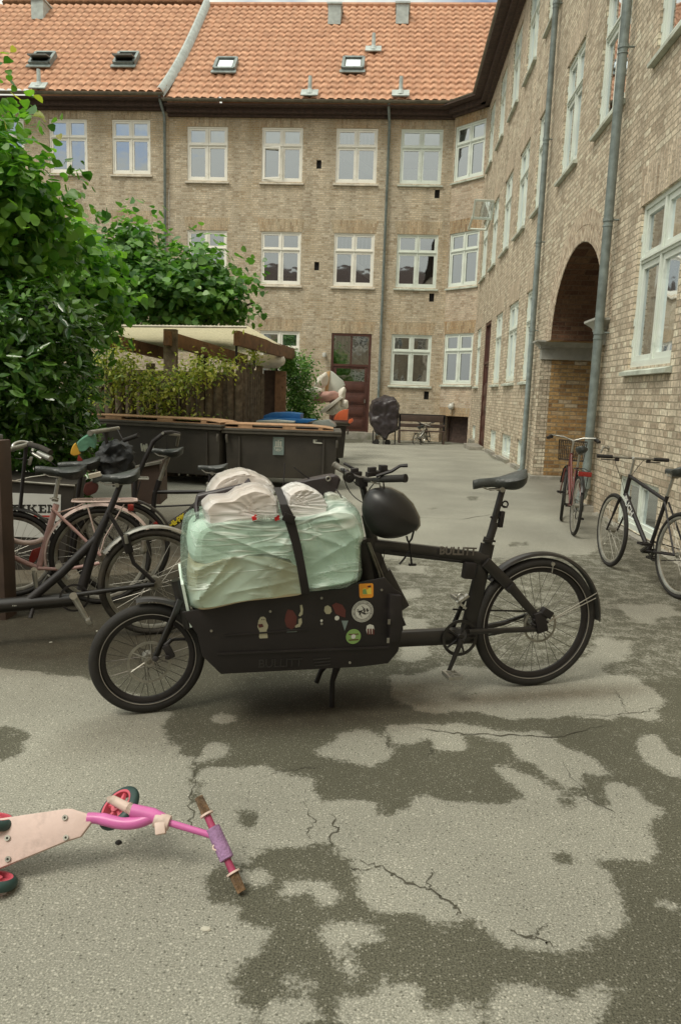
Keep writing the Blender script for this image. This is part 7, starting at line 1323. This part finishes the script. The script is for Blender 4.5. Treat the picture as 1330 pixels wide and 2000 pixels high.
def sprays(P, D, per, spread):
    n = len(P); tw = D*.8+rng.normal(0, .55, (n, 3)); tw /= np.linalg.norm(tw, axis=1)[:, None]; tw *= rng.uniform(.6, 2.2, n)[:, None]*spread*2.2
    t = np.tile(np.linspace(-.3, 1, per), n)[:, None]; Q = np.repeat(P, per, 0)+np.repeat(tw, per, 0)*t+rng.normal(0, spread*.33, (n*per, 3)); return Q, np.repeat(D, per, 0)
def px_blobs(items):
    out = []
    for px, py, Y, rx, rz, ry in items: p = atY(px, py, Y); s_ = Y/FPX; out.append((p[0], p[1], p[2], rx*s_, ry, rz*s_))
    return out
def trunk(name, par, pts, r0, r1, mat='bark'): b = MB(); P = [Vector(p)-par.location for p in pts]; n = len(P); b.tube(bezier(P, 12), [r0+(r1-r0)*i/12 for i in range(13)], 10); return b.build(name, mat, par, smooth=True)
# big lime at the left edge
B = px_blobs([(-90, 280, 6.6, 80, 100, .6), (-60, 420, 6.6, 130, 90, .7), (5, 320, 6.4, 40, 60, .4), (45, 385, 6.5, 50, 40, .4), (90, 410, 6.7, 35, 26, .3), (20, 490, 6.8, 95, 40, .5), (110, 480, 7.2, 50, 30, .4), (-35, 175, 6.4, 20, 30, .25), (-90, 560, 6.8, 160, 60, .7)])
lt = thing('lime_tree', 'large bright-green lime tree leaning in from the left edge', 'tree', (-4.1, 6.9, 0))
P, D = cloud(B, 1150, .25); P, D = sprays(P, D, 6, .10); leaves('crown', 'leaf_lime', lt, P, .088, HEART, .9, D)
q = [(140, 310), (150, 335), (165, 345), (175, 365), (190, 415), (205, 420), (150, 380), (120, 250), (100, 300), (125, 325), (60, 190), (45, 215), (30, 235), (20, 135), (10, 115), (35, 160)]
P = np.array([atY(x, y, 6.4) for x, y in q for _ in range(3)])+rng.normal(0, .035, (len(q)*3, 3)); leaves('twig_leaves', 'leaf_lime', lt, P, .075, HEART, .7)
P = np.array([atY(x, y, 6.3) for x, y in ((70, 185), (42, 195), (90, 235), (116, 262), (30, 92), (18, 106), (10, 240), (66, 225))]); leaves('yellow_leaves', 'leaf_yellow', lt, P, .085, HEART, .3)
trunk('trunk', lt, [(-4.1, 6.9, 0), (-4.05, 6.9, 1.2), (-3.8, 6.8, 2.2), (-3.6, 6.7, 3.4)], .14, .05)
for e in ((-3.3, 6.6, 3.0), (-3.4, 6.7, 3.5), (-3.9, 6.5, 3.8), (-3.2, 6.9, 2.5)): trunk('limb', lt, [(-3.95, 6.85, 1.7), ((-3.95+e[0])/2, 6.75, 2.0+.4*e[2]/3), e], .05, .012)
# pollarded lime above the shelter
B = px_blobs([(235, 525, 15.2, 70, 58, .9), (300, 560, 15.0, 100, 50, 1.0), (390, 560, 15.2, 62, 50, .9), (450, 592, 15.4, 34, 28, .6), (268, 478, 15.2, 28, 28, .4), (408, 520, 15.3, 24, 20, .4), (190, 590, 14.8, 50, 50, .8), (350, 602, 15.2, 100, 26, .9)])
l2 = thing('lime_tree', 'wide pollarded lime with broad leaves spreading above the shelter roof', 'tree', (-4.0, 15.6, 0)); P, D = cloud(B, 1250, .22); P, D = sprays(P, D, 6, .15); leaves('crown', 'leaf_far', l2, P, .14, HEART, .9, D)
q = [(497, 570), (510, 555), (505, 615), (470, 545), (250, 440), (232, 445), (300, 455), (330, 480), (200, 440), (500, 600), (440, 535), (350, 500), (385, 490)]
P = np.array([atY(x, y, 15.0) for x, y in q for _ in range(6)])+rng.normal(0, .10, (len(q)*6, 3)); leaves('twig_leaves', 'leaf_far', l2, P, .12, HEART, .7)
trunk('trunk', l2, [(-4.0, 15.6, 0), (-4.0, 15.6, 1.5), (-3.9, 15.6, 2.6), (-4, 15.5, 3.4)], .16, .1)
for e in ((-4.9, 15.4, 4.0), (-3.1, 15.4, 3.6), (-3.9, 15.3, 4.2), (-2.9, 15.5, 3.3)): trunk('limb', l2, [(-4.0, 15.6, 2.7), ((-4+e[0])/2, 15.5, 3.1), e], .07, .015)
l3 = thing('lime_tree', 'lime tree foliage between the left edge tree and the pollarded one', 'tree', (-5.0, 11.5, 0)); B = px_blobs([(120, 545, 10.5, 90, 60, .8), (60, 600, 10.2, 110, 60, .8), (175, 600, 10.8, 50, 50, .6), (150, 500, 10.5, 50, 30, .4)]); P, D = cloud(B, 650, .22); P, D = sprays(P, D, 6, .12); leaves('crown', 'leaf_lime', l3, P, .13, HEART, .9, D); trunk('trunk', l3, [(-5.0, 11.5, 0), (-5, 11.4, 1.2), (-4.8, 11, 2.0), (-4.4, 10.8, 3.0)], .1, .04)
# laurel
B = px_blobs([(40, 620, 6.3, 110, 60, .5), (120, 650, 6.7, 60, 45, .45), (20, 740, 6.2, 120, 110, .55), (110, 760, 6.6, 70, 90, .5), (60, 850, 6.5, 100, 60, .5), (145, 850, 7.0, 40, 50, .4), (-60, 700, 6.2, 120, 160, .6), (160, 650, 6.9, 35, 30, .3), (60, 940, 6.6, 110, 60, .5)])
la = thing('laurel_bush', 'dense dark laurel with glossy leaves behind the left bicycles', 'bush', (-3.5, 6.6, 0)); P, D = cloud(B, 1250, .2); P, D = sprays(P, D, 6, .05); leaves('foliage', 'leaf_laurel', la, P, .12, LONG, .75, D, droop=-.2)
for x in (-3.9, -3.6, -3.3, -3.0): trunk('stem', la, [(x, 6.9, 0), (x+.05, 6.85, .7), (x+random.uniform(-.2, .2), 6.7, 1.6)], .03, .01)
l4 = thing('dark_hedge', 'dark hedge closing the gap below the trees at the left', 'hedge', (-5.2, 9.5, 0)); B = px_blobs([(20, 700, 9.5, 130, 110, .5), (120, 720, 9.8, 60, 90, .5), (60, 800, 9.5, 110, 60, .5), (-80, 650, 9.5, 120, 140, .5), (100, 870, 9.5, 100, 50, .5)]); P, D = cloud(B, 1200, .25); P, D = sprays(P, D, 4, .08); leaves('foliage', 'leaf_laurel', l4, P, .13, LONG, .6, D)
trunk('stem', l4, [(-5.2, 9.5, 0), (-5.1, 9.5, .8), (-5.0, 9.4, 1.5)], .04, .02)
# vine on the fence
vn = thing('climbing_vine', 'yellow-green climbing vine trailing over the log fence', 'vine', (-4.0, 12.4, 0)); B = px_blobs([(215, 710, 12.35, 45, 34, .18), (260, 745, 12.3, 60, 34, .2), (320, 755, 12.3, 50, 34, .2), (300, 800, 12.3, 50, 24, .15), (368, 728, 12.35, 34, 20, .16), (412, 716, 12.35, 40, 22, .18), (438, 708, 12.4, 20, 16, .12), (196, 700, 12.3, 14, 24, .12), (246, 706, 12.4, 34, 16, .12), (370, 750, 12.35, 30, 20, .15), (205, 775, 12.3, 24, 14, .1), (340, 820, 12.3, 60, 9, .1), (395, 822, 12.2, 25, 8, .1)])
P, D = cloud(B, 850, .3); P, D = sprays(P, D, 4, .06); leaves('foliage', 'leaf_vine', vn, P, .075, OVAL, .5, D, droop=.8)
q = [(190, 795), (200, 765), (212, 748), (170, 750), (178, 735), (170, 800), (240, 660), (225, 670), (390, 700), (340, 690), (470, 650), (462, 690), (478, 700)]; P = np.array([atY(x, y, 12.2) for x, y in q for _ in range(3)])+rng.normal(0, .05, (len(q)*3, 3)); leaves('loose_leaves', 'leaf_vine', vn, P, .085, OVAL, .2)
for a_, c_, e_ in (((190, 900), (230, 760), (300, 740)), ((330, 880), (350, 760), (430, 700)), ((240, 900), (200, 780), (210, 690))): trunk('vine_stem', vn, [atY(*a_, 12.45), atY(*c_, 12.35), atY(*e_, 12.35)], .014, .005)
v2 = thing('climbing_vine', 'small vine strand on the right end of the log wall', 'vine', (-2.3, 13.6, 0)); B = px_blobs([(485, 700, 13.4, 12, 30, .1), (500, 690, 13.8, 10, 14, .1)]); P, D = cloud(B, 60, .3); P, D = sprays(P, D, 4, .05); leaves('foliage', 'leaf_vine', v2, P, .07, OVAL, .4, D)
sb = thing('shrub', 'dense green shrub between the shelter and the rubbish heap', 'shrub', (-2.0, 16.4, 0)); B = px_blobs([(585, 728, 16.3, 24, 34, .4), (573, 780, 16.2, 26, 42, .4), (592, 792, 16.3, 20, 28, .4), (562, 710, 16.2, 20, 20, .3), (608, 815, 16.2, 14, 10, .3)]); P, D = cloud(B, 1300, .25); P, D = sprays(P, D, 4, .06); leaves('foliage', 'leaf_shrub', sb, P, .075, OVAL, .6, D); trunk('stem', sb, [(-2.0, 16.4, 0), (-2, 16.3, .5), (-1.9, 16.3, 1.2)], .03, .01)
# small litter
for i, (px, py, s_) in enumerate(((402, 1816, .012), (1180, 1062, .015), (80, 1145, .02), (100, 1255, .008), (190, 1233, .008))):
    g = gnd(px, py); b = MB(); b.lathe((0, 0, 0), [(0, 0), (s_, .002), (s_*.8, s_*.5), (0, s_*.6)], 7, 1.4, .8); o = b.build('pebble', 'stone_light', None, smooth=True); o.location = g; o.rotation_euler = (0, 0, i*1.3)
    tag(o, ['pale pebble on the asphalt below the scooter', 'pale stone chip beside the flat-bar bicycle', 'pale stone in the moss under the pink bicycle', 'tiny pale chip left of the crank on the ground', 'tiny chip on the ground by the pedal'][i], 'pebble')
g = gnd(232, 1647); o = MB().lathe((0, 0, 0), [(0, 0), (.012, .003), (.007, .009), (0, .011)], 9).build('dark_blot', 'black_void', None, smooth=True); o.location = g; tag(o, 'small black lump on the asphalt under the scooter neck', 'lump')
